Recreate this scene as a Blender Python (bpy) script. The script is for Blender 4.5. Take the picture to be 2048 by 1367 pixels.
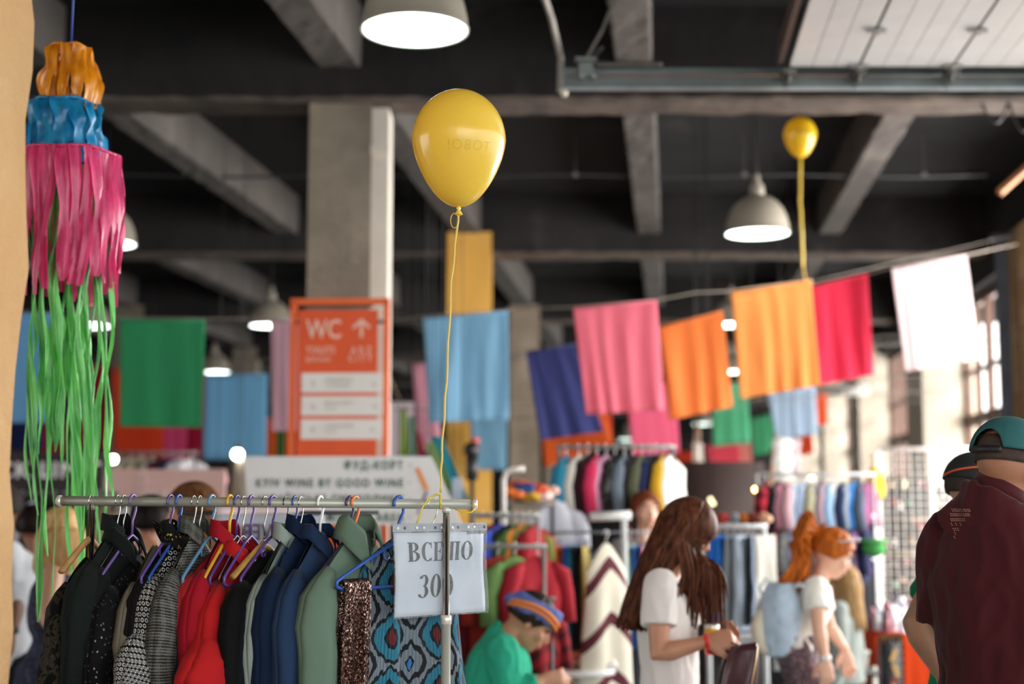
import bpy, math, random
from mathutils import Vector as V, Matrix, noise
R = math.radians
rnd = random.Random(7)
S = bpy.context.scene
C = S.collection
for o in list(bpy.data.objects): bpy.data.objects.remove(o)

# ------------------------------------------------------------ camera
FPX, EYE, PITCH = 2844.0, 1.65, math.atan(317/2844)
cam = bpy.data.cameras.new('camera'); camo = bpy.data.objects.new('camera', cam); C.objects.link(camo)
camo.location = (0, 0, EYE); camo.rotation_euler = (math.pi/2+PITCH, 0, 0)
cam.sensor_width = 36; cam.lens = 36*FPX/2048; cam.clip_start = .05; cam.clip_end = 300
cam.dof.use_dof = True; cam.dof.focus_distance = 3.68; cam.dof.aperture_fstop = 1.75
S.camera = camo

# ------------------------------------------------------------ world, daylight, exposure
w = bpy.data.worlds.new('sky'); S.world = w; w.use_nodes = True
bg = w.node_tree.nodes['Background']; bg.inputs[0].default_value = (1, .985, .96, 1); bg.inputs[1].default_value = 3.0
def area(name, loc, rot, sx, sy, power, col=(1, .97, .93)):
    l = bpy.data.lights.new(name, 'AREA'); l.shape = 'RECTANGLE'; l.size = sx; l.size_y = sy; l.energy = power; l.color = col
    o = bpy.data.objects.new(name, l); C.objects.link(o); o.location = loc; o.rotation_euler = rot; return o
# daylight coming in through the open gate behind the photographer and through the window bays on the right
area('daylight_gate', (1.0, -3.0, 4.0), (R(78), 0, R(5)), 9, 4, 110, (1, .96, .9))
for k, (yy, pw) in enumerate(((10.2, 500), (16.2, 420), (21.5, 420), (27.5, 380), (33.5, 350), (39.5, 300))):
    area('daylight_window', (5.9+.115*(yy-10), yy, 2.7), (R(90), 0, R(90-6)), 4.4, 3.0, pw)
S.view_settings.view_transform = 'Standard'; S.view_settings.look = 'None'
S.view_settings.exposure = 0.5; S.view_settings.gamma = 1.0
S.view_settings.use_curve_mapping = False
try:
    S.cycles.use_denoising = True; S.cycles.max_bounces = 6; S.cycles.diffuse_bounces = 4; S.cycles.glossy_bounces = 3
    S.cycles.transmission_bounces = 5; S.cycles.transparent_max_bounces = 8; S.cycles.sample_clamp_indirect = 6
    S.cycles.caustics_reflective = False; S.cycles.caustics_refractive = False
except Exception: pass

# ------------------------------------------------------------ helpers
CP, SP = math.cos(PITCH), math.sin(PITCH)
def P(px, py, d):
    "world point on the photo's ray (px, py) at distance d along the hall"
    u = (px-1024)/FPX; v = (683.5-py)/FPX
    return V((u/(CP-v*SP)*d, d, EYE+(SP+v*CP)/(CP-v*SP)*d))

def srgb(c):
    if isinstance(c, str):
        c = [int(c[i:i+2], 16)/255 for i in (0, 2, 4)]
    return tuple((x/12.92 if x <= .04045 else ((x+.055)/1.055)**2.4) for x in c[:3])+(1,)

class NT:
    def __init__(s, name):
        s.m = bpy.data.materials.new(name); s.m.use_nodes = True; s.t = s.m.node_tree
        s.b = s.t.nodes['Principled BSDF']; s.out = s.t.nodes['Material Output']
    def n(s, typ, ins=None, **kw):
        nd = s.t.nodes.new(typ)
        for k, v in kw.items(): setattr(nd, k, v)
        for k, v in (ins or {}).items():
            sock = nd.inputs[k]
            if isinstance(v, bpy.types.NodeSocket): s.t.links.new(v, sock)
            else: sock.default_value = v
        return nd
    def math(s, op, a, b=0.0, c=0.0, clamp=False):
        nd = s.n('ShaderNodeMath', {0: a, 1: b, 2: c}, operation=op); nd.use_clamp = clamp; return nd.outputs[0]
    def mix(s, f, a, b, typ='MIX'):
        nd = s.n('ShaderNodeMix', data_type='RGBA', blend_type=typ)
        for k, v in ((0, f), (6, a), (7, b)):
            if isinstance(v, bpy.types.NodeSocket): s.t.links.new(v, nd.inputs[k])
            else: nd.inputs[k].default_value = v
        return nd.outputs[2]
    def ramp(s, f, stops, const=False):
        nd = s.n('ShaderNodeValToRGB', {0: f}); cr = nd.color_ramp
        if const: cr.interpolation = 'CONSTANT'
        while len(cr.elements) < len(stops): cr.elements.new(.5)
        for e, (p, c) in zip(cr.elements, stops): e.position = p; e.color = c
        return nd.outputs[0]
    def noise(s, scale, detail=4, co=None, rough=.55, dist=0):
        ins = {'Scale': scale, 'Detail': detail, 'Roughness': rough, 'Distortion': dist}
        if co is not None: ins['Vector'] = co
        return s.n('ShaderNodeTexNoise', ins).outputs['Fac']
    def co(s, kind='Object', scale=None, rot=None):
        o = s.n('ShaderNodeTexCoord').outputs[kind]
        if scale or rot:
            o = s.n('ShaderNodeMapping', {'Vector': o, 'Scale': scale or (1, 1, 1), 'Rotation': rot or (0, 0, 0)}).outputs[0]
        return o
    def set(s, k, v):
        if isinstance(v, bpy.types.NodeSocket): s.t.links.new(v, s.b.inputs[k])
        else: s.b.inputs[k].default_value = v
    def bump(s, h, strength=.3, dist=.01):
        s.set('Normal', s.n('ShaderNodeBump', {'Height': h, 'Strength': strength, 'Distance': dist}).outputs[0])

_mc = {}
def plain(col, rough=.6, metal=0, var=.12, vs=6, bump=0, bs=40, emit=0, trans=0, spec=.5, sheen=0):
    key = (str(col), rough, metal, var, vs, bump, bs, emit, trans, spec, sheen)
    if key in _mc: return _mc[key]
    t = NT('material'); c = srgb(col)
    co = t.co()
    if var:
        n = t.noise(vs, 3, co)
        d = tuple(x*(1-var) for x in c[:3])+(1,); l = tuple(min(1, x*(1+var)) for x in c[:3])+(1,)
        t.set('Base Color', t.ramp(n, [(.35, d), (.65, l)]))
    else: t.set('Base Color', c)
    t.set('Roughness', rough); t.set('Metallic', metal); t.set('Specular IOR Level', spec)
    if sheen: t.set('Sheen Weight', sheen)
    if bump: t.bump(t.noise(bs, 4, co), bump, .004)
    if emit: t.set('Emission Color', c); t.set('Emission Strength', emit)
    if trans:
        tr = t.n('ShaderNodeBsdfTranslucent', {'Color': c}); mx = t.n('ShaderNodeMixShader', {0: trans})
        t.t.links.new(t.b.outputs[0], mx.inputs[1]); t.t.links.new(tr.outputs[0], mx.inputs[2])
        t.t.links.new(mx.outputs[0], t.out.inputs[0])
    _mc[key] = t.m
    return t.m

class M:
    "mesh collector: vertices with one uv each"
    def __init__(s): s.v = []; s.f = []; s.uv = []; s.mi = []; s.cur = 0
    def add(s, vs, fs, uv=None):
        b = len(s.v); s.v += [tuple(x) for x in vs]
        s.uv += (uv if uv else [(0, 0)]*len(vs))
        s.f += [tuple(i+b for i in f) for f in fs]; s.mi += [s.cur]*len(fs); return s
    def box(s, c, d, rz=0, rx=0, ry=0):
        m = Matrix.Rotation(rz, 3, 'Z') @ Matrix.Rotation(ry, 3, 'Y') @ Matrix.Rotation(rx, 3, 'X'); c = V(c)
        vs = [c+m @ V((x*d[0]/2, y*d[1]/2, z*d[2]/2)) for x in (-1, 1) for y in (-1, 1) for z in (-1, 1)]
        return s.add(vs, [(0, 1, 3, 2), (4, 6, 7, 5), (0, 4, 5, 1), (2, 3, 7, 6), (0, 2, 6, 4), (1, 5, 7, 3)])
    def hexa(s, lo, hi):
        "two quads (4 points each), lower and upper, joined to a block"
        return s.add(list(lo)+list(hi), [(3, 2, 1, 0), (4, 5, 6, 7), (0, 1, 5, 4), (1, 2, 6, 5), (2, 3, 7, 6), (3, 0, 4, 7)])
    def tube(s, pts, r, n=8, flat=None, caps=True, side=None, squash=1, closed=False):
        pts = [V(p) for p in pts]; k = len(pts)
        rs = r if isinstance(r, (list, tuple)) else [r]*k
        rings = []; prev = None
        for i, p in enumerate(pts):
            if closed: t = pts[(i+1) % k]-pts[i-1]
            else: t = pts[min(i+1, k-1)]-pts[max(i-1, 0)]
            if t.length < 1e-9: t = V((0, 0, 1))
            t.normalize()
            a = V(side) if side else (prev if prev else (V((0, 0, 1)) if abs(t.z) < .9 else V((1, 0, 0))))
            a = a-t*a.dot(t)
            if a.length < 1e-6: a = t.orthogonal()
            a.normalize(); prev = a; b = t.cross(a)
            rings.append([p+(a*math.cos(q)*squash+b*math.sin(q))*rs[i] for q in (2*math.pi*j/n for j in range(n))])
        vs = [x for rg in rings for x in rg]; fs = []
        L = 0; uv = []
        for i in range(k):
            if i: L += (pts[i]-pts[i-1]).length
            uv += [(j/n*2*math.pi*max(rs), L) for j in range(n)]
        for i in range(k if closed else k-1):
            for j in range(n):
                a0 = i*n+j; a1 = i*n+(j+1) % n; i2 = (i+1) % k
                fs.append((a0, a1, i2*n+(j+1) % n, i2*n+j))
        if caps and not closed: fs += [tuple(reversed(range(n))), tuple(range((k-1)*n, k*n))]
        return s.add(vs, fs, uv)
    def cyl(s, p0, p1, r0, r1=None, n=16, caps=True): return s.tube([p0, p1], [r0, r0 if r1 is None else r1], n, caps=caps)
    def lathe(s, prof, c=(0, 0, 0), n=32, mat=None, caps=False):
        c = V(c); vs = []
        for r, z in prof: vs += [c+V((r*math.cos(2*math.pi*j/n), r*math.sin(2*math.pi*j/n), z)) for j in range(n)]
        if mat: vs = [mat @ (x) for x in vs]
        fs = [(i*n+j, i*n+(j+1) % n, (i+1)*n+(j+1) % n, (i+1)*n+j) for i in range(len(prof)-1) for j in range(n)]
        if caps: fs += [tuple(reversed(range(n))), tuple(range((len(prof)-1)*n, len(prof)*n))]
        return s.add(vs, fs)
    def ball(s, c, r, n=12, m=None, rot=None):
        r = (r, r, r) if isinstance(r, (int, float)) else r; m = m or max(6, n//2+2); c = V(c)
        vs = []
        for i in range(m+1):
            th = math.pi*i/m
            for j in range(n):
                p = V((r[0]*math.sin(th)*math.cos(2*math.pi*j/n), r[1]*math.sin(th)*math.sin(2*math.pi*j/n), r[2]*math.cos(th)))
                vs.append(c+(rot @ p if rot else p))
        return s.add(vs, [(i*n+j, (i+1)*n+j, (i+1)*n+(j+1) % n, i*n+(j+1) % n) for i in range(m) for j in range(n)])
    def grid(s, fn, nu, nv, close=False):
        vs = []; uv = []
        for j in range(nv+1):
            for i in range(nu+1):
                p, q = fn(i/nu, j/nv); vs.append(p); uv.append(q)
        return s.add(vs, [(j*(nu+1)+i, j*(nu+1)+i+1, (j+1)*(nu+1)+i+1, (j+1)*(nu+1)+i) for j in range(nv) for i in range(nu)], uv)
    def rings(s, rings, caps=True):
        n = len(rings[0]); vs = [p for r in rings for p in r]
        fs = [(i*n+j, i*n+(j+1) % n, (i+1)*n+(j+1) % n, (i+1)*n+j) for i in range(len(rings)-1) for j in range(n)]
        if caps: fs += [tuple(reversed(range(n))), tuple(range((len(rings)-1)*n, len(rings)*n))]
        return s.add(vs, fs)
    def mesh(s, name, mats):
        me = bpy.data.meshes.new(name); me.from_pydata(s.v, [], s.f)
        ul = me.uv_layers.new(name='uv')
        li = [0]*len(me.loops); me.loops.foreach_get('vertex_index', li)
        flat = [c for i in li for c in s.uv[i]]; ul.data.foreach_set('uv', flat)
        for m_ in (mats if isinstance(mats, (list, tuple)) else [mats]): me.materials.append(m_)
        if max(s.mi, default=0): me.polygons.foreach_set('material_index', s.mi)
        me.update(); return me
    def obj(s, name, mat, parent=None, smooth=True, solid=0, loc=None, rz=None):
        me = s.mesh(name, mat)
        if smooth: me.polygons.foreach_set('use_smooth', [True]*len(me.polygons))
        o = bpy.data.objects.new(name, me); C.objects.link(o)
        if parent: o.parent = parent
        if loc is not None: o.location = loc
        if rz is not None: o.rotation_euler.z = rz
        if solid:
            md = o.modifiers.new('solid', 'SOLIDIFY'); md.thickness = solid; md.offset = 0
        return o
    def blob(s, name, mat, parent=None, voxel=.01, smooth=4, disp=None, loc=None):
        "one continuous skin over everything collected"
        me = s.mesh('tmp', mat); o = bpy.data.objects.new('tmp', me); C.objects.link(o)
        r = o.modifiers.new('r', 'REMESH'); r.mode = 'VOXEL'; r.voxel_size = voxel; r.use_smooth_shade = True
        if smooth:
            sm = o.modifiers.new('s', 'SMOOTH'); sm.iterations = smooth; sm.factor = .5
        dg = bpy.context.evaluated_depsgraph_get()
        me2 = bpy.data.meshes.new_from_object(o.evaluated_get(dg)); me2.name = name
        bpy.data.objects.remove(o); bpy.data.meshes.remove(me)
        if disp:
            me2.update()
            nn = [v.normal.copy() for v in me2.vertices]
            for v, q in zip(me2.vertices, nn): v.co = v.co+q*disp(v.co)
        me2.polygons.foreach_set('use_smooth', [True]*len(me2.polygons))
        o2 = bpy.data.objects.new(name, me2); C.objects.link(o2)
        if parent: o2.parent = parent
        if loc is not None: o2.location = loc
        return o2

def tag(o, label, cat, group=None, kind=None):
    o['label'] = label; o['category'] = cat
    if group: o['group'] = group
    if kind: o['kind'] = kind
    return o
def thing(name, label, cat, loc=(0, 0, 0), rz=0, group=None):
    o = bpy.data.objects.new(name, None); o.empty_display_size = .1; C.objects.link(o)
    o.location = loc; o.rotation_euler = (0, 0, rz); return tag(o, label, cat, group)
def struct(o, label=None):
    o['kind'] = 'structure'
    if label: o['label'] = label
    return o
def text(body, size, mat, parent, loc, rot=(math.pi/2, 0, 0), ext=.001, align='LEFT', mirror=False, name='lettering', bold=0, sp=1.0, xs=1.0, fn=None, fit=0):
    c = bpy.data.curves.new('t', 'FONT'); c.body = body; c.size = size; c.extrude = ext; c.align_x = align; c.offset = bold; c.space_character = sp
    c.resolution_u = 3
    o = bpy.data.objects.new('t', c); C.objects.link(o)
    me = bpy.data.meshes.new_from_object(o.evaluated_get(bpy.context.evaluated_depsgraph_get()))
    bpy.data.objects.remove(o)
    if fit: xs = fit/max(1e-6, max(v.co.x for v in me.vertices)-min(v.co.x for v in me.vertices))
    sx = xs*(-1 if mirror else 1)
    for v in me.vertices:
        v.co.x *= sx
        if fn: v.co = fn(v.co)
    me.materials.clear(); me.materials.append(mat); me.name = name
    o = bpy.data.objects.new(name, me); C.objects.link(o); o.parent = parent; o.location = loc; o.rotation_euler = rot
    return o
def fbm(p, s=1.0): return noise.noise(V(p)*s)
# ------------------------------------------------------------ surfaces of the hall
def concrete(dark, light, dust, scale=1.2, bump=.5):
    t = NT('concrete'); co = t.co()
    n1 = t.noise(scale, 8, co, .6); n2 = t.noise(scale*7, 6, co, .7)
    c = t.ramp(n1, [(.3, srgb(dark)), (.62, srgb(light)), (.8, srgb(dust))])
    c = t.mix(t.math('MULTIPLY', n2, .5), c, srgb(dark))
    t.set('Base Color', c); t.set('Roughness', .88); t.set('Specular IOR Level', .25)
    t.bump(t.math('ADD', n1, n2), bump, .02); return t.m
M_slab = concrete('1b1b1c', '29282a', '423d3a')
M_beam = concrete('55504d', '6a6461', '8a8279')
M_cross = concrete('222122', '343131', '6a615a')
M_col = concrete('7d7468', 'a09484', 'bfab90', 2.2, .8)
M_litside = concrete('d8cfc2', 'ebe3d8', 'f4eee4', 2, .3)  # pale tone that holds the window light on the columns' right sides
M_yellow = concrete('e6ac50', 'f2bc62', 'f8cc80', 2, .3)
M_chip_lit = concrete('4c4440', '6e625a', '9a8a7c', 2.5, .8)  # worn, chipped undersides, with their lit lower edge put into the paler tone
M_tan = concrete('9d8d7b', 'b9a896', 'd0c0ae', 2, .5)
M_pier = concrete('b4a898', 'c4baaa', 'd4cabc', 1.5, .3)
M_jamb = concrete('bd9566', 'cca678', 'dab88a', 3, .9)
M_wall = concrete('1e1d1d', '2c2a29', '3d3a38')
M_floor = None
t = NT('floor'); co = t.co(); n = t.noise(.5, 6, co)
t.set('Base Color', t.ramp(n, [(.3, srgb('6f7b7c')), (.7, srgb('95a0a0'))])); t.set('Roughness', .38); t.bump(t.noise(6, 5, co), .1, .01)
M_floor = t.m

# brick of the near right pier
t = NT('brick'); co = t.co('Object', (1, 1, 1), (R(90), 0, R(90)))
br = t.n('ShaderNodeTexBrick', {'Vector': co, 'Color1': srgb('b98d5a'), 'Color2': srgb('d8b88a'), 'Mortar': srgb('8a7a68'), 'Scale': 4.0, 'Mortar Size': .02, 'Brick Width': 1.0, 'Row Height': .32})
t.set('Base Color', br.outputs['Color']); t.set('Roughness', .9); t.bump(br.outputs['Fac'], -.5, .01); M_brick = t.m

def blk(name, x0, x1, y0, y1, z0, z1, mat, kx=0.0, label=None):
    "block whose x shifts by kx per metre of depth (measured from y = 10)"
    f_ = lambda x, y: x+kx*(y-10)
    q = lambda z: [(f_(x0, y0), y0, z), (f_(x1, y0), y0, z), (f_(x1, y1), y1, z), (f_(x0, y1), y1, z)]
    m = M().hexa(q(z0), q(z1)); return struct(m.obj(name, mat, smooth=False), label)
KX = .112
def CL(y, off): return -1.17+KX*(y-10)+off
blk('floor', -22, 16, -14, 60, -.3, 0, M_floor)
blk('ceiling', -16, 8.6, -7, 52, 5.1, 5.35, M_slab)
blk('wall_lightblock', -16, -.6, -7.3, -7, 0, 5.2, M_pier)  # unseen wall, added with the ceiling above it to cut light from behind
def rough_beam(name, p0, p1, wdt, z0, z1, mat, seed, amp=.014, edge_mat=None, label=None):
    "long concrete beam with chipped, uneven lower edges"
    p0 = V(p0); p1 = V(p1); d = p1-p0; L = d.length; d.normalize(); s = V((-d.y, d.x, 0)); m = M()
    n = max(4, int(L/.12)); prof = [(-.5, 1), (-.5, .3), (-.5, .04), (-.44, 0), (-.15, 0), (.15, 0), (.44, 0), (.5, .04), (.5, .3), (.5, 1)]
    rg = []
    for i in range(n+1):
        c = p0+d*(L*i/n); row = []
        for j, (a, b) in enumerate(prof):
            q = c+s*(a*wdt); z = z0+b*(z1-z0)
            if b < .2: 
                e = noise.noise(V((i*.9, j*1.7, seed)))*amp
                q = q+s*e; z += abs(noise.noise(V((i*.55, j*.9, seed+9))))*amp*1.2
            row.append((q.x, q.y, z))
        rg.append(row)
    k = len(prof); vs = [p for r in rg for p in r]
    fs = [(i*k+j, (i+1)*k+j, (i+1)*k+j+1, i*k+j+1) for i in range(n) for j in range(k-1)]
    fs += [tuple(range(k)), tuple(reversed(range(n*k, n*k+k)))]
    m.add(vs, fs)
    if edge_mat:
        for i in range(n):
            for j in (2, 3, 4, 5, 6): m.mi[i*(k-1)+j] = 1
    return struct(m.obj(name, [mat, edge_mat or mat], smooth=False), label)
bi = 1
# the deep beams across the hall
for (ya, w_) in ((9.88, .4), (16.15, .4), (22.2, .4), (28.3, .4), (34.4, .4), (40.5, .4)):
    rough_beam('trim_%d' % bi, (-15, ya, 0), (7.6, ya+.0, 0), w_, 4.42, 5.12, M_cross, bi, .024, M_chip_lit, label='dark painted concrete beam crossing the hall'); bi += 1
# the ribs running away from the camera, one on the column line and two in each bay
for k in range(-6, 4):
    off = k*2.06
    rough_beam('trim_%d' % bi, (CL(1, off), 1, 0), (CL(48, off), 48, 0), .30 if k % 3 == 0 else .26, 4.66, 5.12, M_beam, bi, .016, None, label='grey concrete rib running the length of the hall'); bi += 1

# columns
def column(y, wd, mats, label, x=None):
    x = CL(y, 0) if x is None else x; m = M(); n = 26; prof = []
    for i in range(n+1):
        z = 4.68*i/n; row = []
        for (a, b) in ((-.5, -.5), (-.2, -.5), (.2, -.5), (.5, -.5), (.5, -.1), (.5, .5), (-.5, .5), (-.5, 0)):
            e = noise.noise(V((a*3, b*3, z*2+y)))*.018
            row.append((x+a*wd*(1+e), y+b*wd*.95*(1+e)+e, z))
        prof.append(row)
    k = 8
    vs = [p for r in prof for p in r]; m.add(vs, [])
    for i in range(n):
        for j in range(k):
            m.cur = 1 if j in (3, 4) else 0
            b = 0; m.f.append((i*k+j, i*k+(j+1) % k, (i+1)*k+(j+1) % k, (i+1)*k+j)); m.mi.append(m.cur)
    m.cur = 0
    return struct(m.obj('trim_column', mats, smooth=False), label)
column(9.95, .435, [M_col, M_col], 'bare concrete column behind the toilet sign', -1.205)
m = M(); m.box((-.925, 9.93, 2.2), (.12, .3, 4.4)); m.box((-.925, 9.76, 4.1), (.13, .05, .06)); m.box((-.925, 9.76, 1.9), (.13, .05, .06)); struct(m.obj('trim_%d' % 90, M_litside, smooth=False), 'cream strip on the right side of the bare concrete column, window light in its colour')  # strip along the column; window light on that side is put into its cream
column(16.15, .5, [M_yellow, M_yellow], 'yellow painted concrete column behind the light blue flag')
column(22.2, .47, [M_tan, M_litside], 'tan plastered column right of the yellow column')  # right side faces paler here and below: window light put into the colour
column(28.3, .47, [M_tan, M_litside], 'distant concrete column')
column(34.4, .47, [M_tan, M_litside], 'farthest concrete column')
for yy in (16.15, 22.2, 28.3): column(yy, .47, [M_col, M_col], 'grey column in the left aisle', CL(yy, -6.18))
# end wall and left wall
blk('wall_back', -16, 9.5, 47, 47.4, 0, 5.2, M_wall)
blk('wall_left', -13.2, -13.0, 8, 48, 0, 5.2, M_wall, KX)
# right wall: parapet, lintel and piers with tall windows between them
WO = 5.9
def wx(y): return CL(y, WO)
blk('wall_right', -1.17+WO, -1.17+WO+.35, 1, 47, 0, .75, M_pier, KX)
blk('wall_right', -1.17+WO, -1.17+WO+.35, 1, 47, 4.15, 5.12, M_wall, KX, 'dark lintel over the windows of the right wall')
for i, (y0, y1, mt) in enumerate(((12.9, 14.9, M_brick), (18.2, 19.5, M_pier), (24.4, 25.6, M_pier), (30.2, 31.3, M_pier), (36, 37.1, M_pier), (42, 43.1, M_pier))):
    blk('wall_right', -1.17+WO-(.38 if i else .03), -1.17+WO+.34, y0, y1, 0, 4.45, mt, KX, 'brick pier of the right wall' if i == 0 else 'pale plastered pier between windows of the right wall')
M_frame = plain('5b3f33', .6, 0, .2, 5)
M_glass = NT('window_glass'); M_glass.set('Base Color', (.8, .9, .9, 1)); M_glass.set('Roughness', .05)
_tr = M_glass.n('ShaderNodeBsdfTransparent'); _mx = M_glass.n('ShaderNodeMixShader', {0: .93})
M_glass.t.links.new(M_glass.b.outputs[0], _mx.inputs[1]); M_glass.t.links.new(_tr.outputs[0], _mx.inputs[2]); M_glass.t.links.new(_mx.outputs[0], M_glass.out.inputs[0]); M_glass = M_glass.m
wn = 1
for (y0, y1) in ((14.9, 18.2), (19.5, 24.4), (25.6, 30.2), (31.3, 36), (37.1, 42)):
    r_ = bpy.data.objects.new('window_%d' % wn, None); C.objects.link(r_); r_.location = (wx((y0+y1)/2)+.2, (y0+y1)/2, .75); struct(r_, 'tall brown framed window in the right wall')
    m = M(); L = y1-y0; nn = max(3, int(L/.55)); dz = 3.4
    ang = -math.atan(KX)
    for j in range(nn+1): 
        yy = -L/2+L*j/nn; w_ = .1 if j in (0, nn) else (.09 if j % 3 == 0 else .045)
        m.box((KX*yy, yy, dz/2), (.09, w_, dz), ang)
    for zz, h_ in ((.04, .1), (.62, .05), (1.25, .05), (1.9, .14), (2.5, .05), (3.35, .12)):
        m.box((0, 0, zz), (.08, L*1.005, h_), ang)
    m.obj('window_frame', M_frame, r_, smooth=False)
    M().box((0.01, 0, dz/2), (.006, L, dz), ang).obj('glass', M_glass, r_, smooth=False); wn += 1
# blue grey steel post and timber beside the brick pier
q = P(2010, 700, 14.6)
pst = thing('steel_post', 'blue grey painted steel post beside the brick pier at the right edge', 'post', (q.x, q.y, 0))
M().box((0, 0, 2.2), (.11, .1, 4.4)).obj('post_shaft', plain('5d6877', .55, 0, .15), pst, smooth=False)
M().box((0, 0, 4.38), (.2, .2, .04)).obj('top_plate', plain('4e5763', .5, .2), pst, smooth=False)
q = P(2034, 352, 10.6)
tb = thing('timber_strut', 'short orange brown timber strut below the ceiling at the right edge', 'beam', q)
M().tube([(-.14, 0, -.13), (.3, .1, .25)], .032, 4).obj('strut', plain('9c6a44', .7), tb, smooth=False)
# near left jamb
m = M(); n = 60; rg = []
for i in range(n+1):
    z = -.0+6.4*i/n
    e = noise.noise(V((0, 1.3, z*4)))*.012+noise.noise(V((0, 4.3, z*17)))*.007
    e2 = noise.noise(V((3, 1.3, z*11)))*.004
    x1 = -1.03+e
    rg.append([(-3.2, 2.42, z), (-1.2, 2.42, z), (-1.06, 2.42+e2, z), (x1-.01, 2.42+e2, z), (x1, 2.432+e2, z), (x1-.002+e2, 2.55, z), (x1-.012+e2, 2.66, z), (x1-.012+e2, 2.68, z), (x1-.002, 2.70, z), (x1+e*.5, 2.955, z), (-3.2, 2.95, z)])
struct(m.rings(rg).obj('wall_entrance', M_jamb, smooth=False), 'cream plastered edge of the entrance wall')

# ------------------------------------------------------------ services under the ceiling
pp = thing('conduit_pipe', 'thin steel pipe running across the hall below the ceiling', 'pipe', (0, 13.2, P(900, 352, 13.2).z))
M().tube([(x, .0, .012*math.sin(x*3)) for x in [-9+.3*i for i in range(46)]], .013, 6).obj('pipe', plain('4a4a4c', .45, .6), pp)
for x in (-6.2, -3.1, -1.4, .6, 2.2, 3.9):
    m = M(); m.box((x, 0, .012), (.045, .03, .04)); m.tube([(x, 0, 0), (x, 0, 5.1-pp.location.z)], .003, 5); m.obj('clamp', plain('6a6662', .5, .3), pp, smooth=False)
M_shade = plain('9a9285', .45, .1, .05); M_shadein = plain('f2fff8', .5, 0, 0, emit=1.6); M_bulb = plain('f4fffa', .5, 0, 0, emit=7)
M_dark = plain('202022', .5); M_steel = plain('a8a8a6', .35, .9, .05)
def lamp(px, py, d, label, full=True):
    c = P(px, py, d)
    t_ = thing('pendant_lamp', label, 'lamp', c, 0, 'pendant lamps under the ceiling')
    prof = [(.25, 0), (.252, .012), (.247, .02), (.243, .06), (.228, .13), (.2, .195), (.16, .245), (.115, .28), (.07, .3), (.055, .31)]
    sh = M().lathe(prof, n=40).obj('lamp_shade', M_shade, t_)
    M().lathe([(.24, .002), (.235, .06), (.22, .125), (.19, .185), (.12, .25)], n=40).obj('shade_lining', M_shadein, sh)
    M().lathe([(.236, .035), (.001, .02)], n=40).obj('diffuser', M_bulb, sh)
    M().lathe([(.055, .305), (.06, .32), (.055, .38), (.032, .41), (.024, .46), (.02, .47)], n=20).obj('lamp_neck', M_shade, t_)
    M().tube([(0, 0, .45), (0, 0, .5), (.012, 0, .52), (0, 0, .56), (0, 0, 5.1-c.z)], .007, 6).obj('cable', M_dark, t_)
    return t_
lamp(830, 62, 6.4, 'large grey pendant lamp cut off by the top of the picture')
lamp(1515, 468, 10.9, 'grey dome pendant lamp glowing left of the small balloon')
lamp(210, 488, 11.5, 'grey pendant lamp half hidden behind the pink paper fringe')
lamp(542, 652, 16.6, 'pendant lamp left of the orange toilet sign')
lamp(178, 652, 17, 'pendant lamp seen through the green streamers')
lamp(428, 744, 22.6, 'small pendant lamp between the green flag and the blue flag')
lamp(1464, 650, 17, 'pendant lamp half hidden by the big light orange flag')
lamp(1462, 744, 23, 'small pendant lamp right of the orange flag')
lamp(1405, 848, 36, 'tiny distant pendant lamp above the green flag stall')
lamp(1253, 879, 42, 'tiny distant pendant lamp above the high clothes rail')

# sectional gate parked under the ceiling
gz = P(1718, 133, 7.6).z; gx0 = P(1577, 133, 7.6).x
gt = thing('overhead_gate', 'white panelled sectional gate parked horizontally under the ceiling', 'gate', (gx0, 7.6, gz))
wsec = P(1905, 137, 7.6).x-P(1718, 135, 7.6).x
M_gate = plain('dcdad8', .35, 0, .03); M_seam = plain('1f2412', .7)
xa = 0; gk = KX
def skew(x, y, z): return (x+gk*y*.9, y, z)
for i in range(5):
    w_ = P(1718, 135, 7.6).x-gx0 if i == 0 else wsec
    m = M(); nr = 3 if i == 0 else 4
    xs = [xa+.008]
    for r in range(nr): 
        e0 = xa+.008+(w_-.016)*(r+1)/nr; xs += [e0-.006, e0-.003, e0] if r < nr-1 else [e0]
    lo = []; 
    zz = [0 if (k-2) % 3 or k == len(xs)-1 else .007 for k in range(len(xs))]
    vs = []; 
    for y_ in (-5.0, 0):
        for x_, z_ in zip(xs, zz): vs.append(skew(x_, y_, z_))
        for x_ in (xs[-1], xs[0]): vs.append(skew(x_, y_, .04))
    k = len(xs)+2
    m.add(vs, [(j, (j+1) % k, k+(j+1) % k, k+j) for j in range(k)]+[tuple(reversed(range(k))), tuple(range(k, 2*k))])
    m.obj('gate_panel', M_gate, gt, smooth=False)
    if i:
        s_ = M(); s_.box((xa, -2.5, .02), (.012, 5, .03)); s_.v = [skew(*v) for v in s_.v]; s_.obj('seam_seal', M_seam, gt, smooth=False)
        for yy in (-.03, -.62, -1.3):
            h = M(); h.box((xa, yy, -.008), (.1, .035, .01)); h.box((xa, yy, -.016), (.03, .05, .012)); h.cyl((xa-.04, yy, -.014), (xa-.04, yy, 0), .007); h.cyl((xa+.04, yy, -.014), (xa+.04, yy, 0), .007)
            h.v = [skew(*v) for v in h.v]; h.obj('hinge', M_steel, gt, smooth=False)
    b = M(); b.box((xa+.01, .06, -.02), (.07, .11, .02)); b.cyl((xa+.01, .02, -.02), (xa+.01, .1, -.05), .012); b.tube([(xa+.01, .06, -.01), (xa+.02, .07, -.06), (xa+.005, .1, -.075)], .011, 6)
    b.obj('roller_bracket', plain('6b6a66', .4, .8), gt, smooth=False)
    xa += w_
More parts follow.
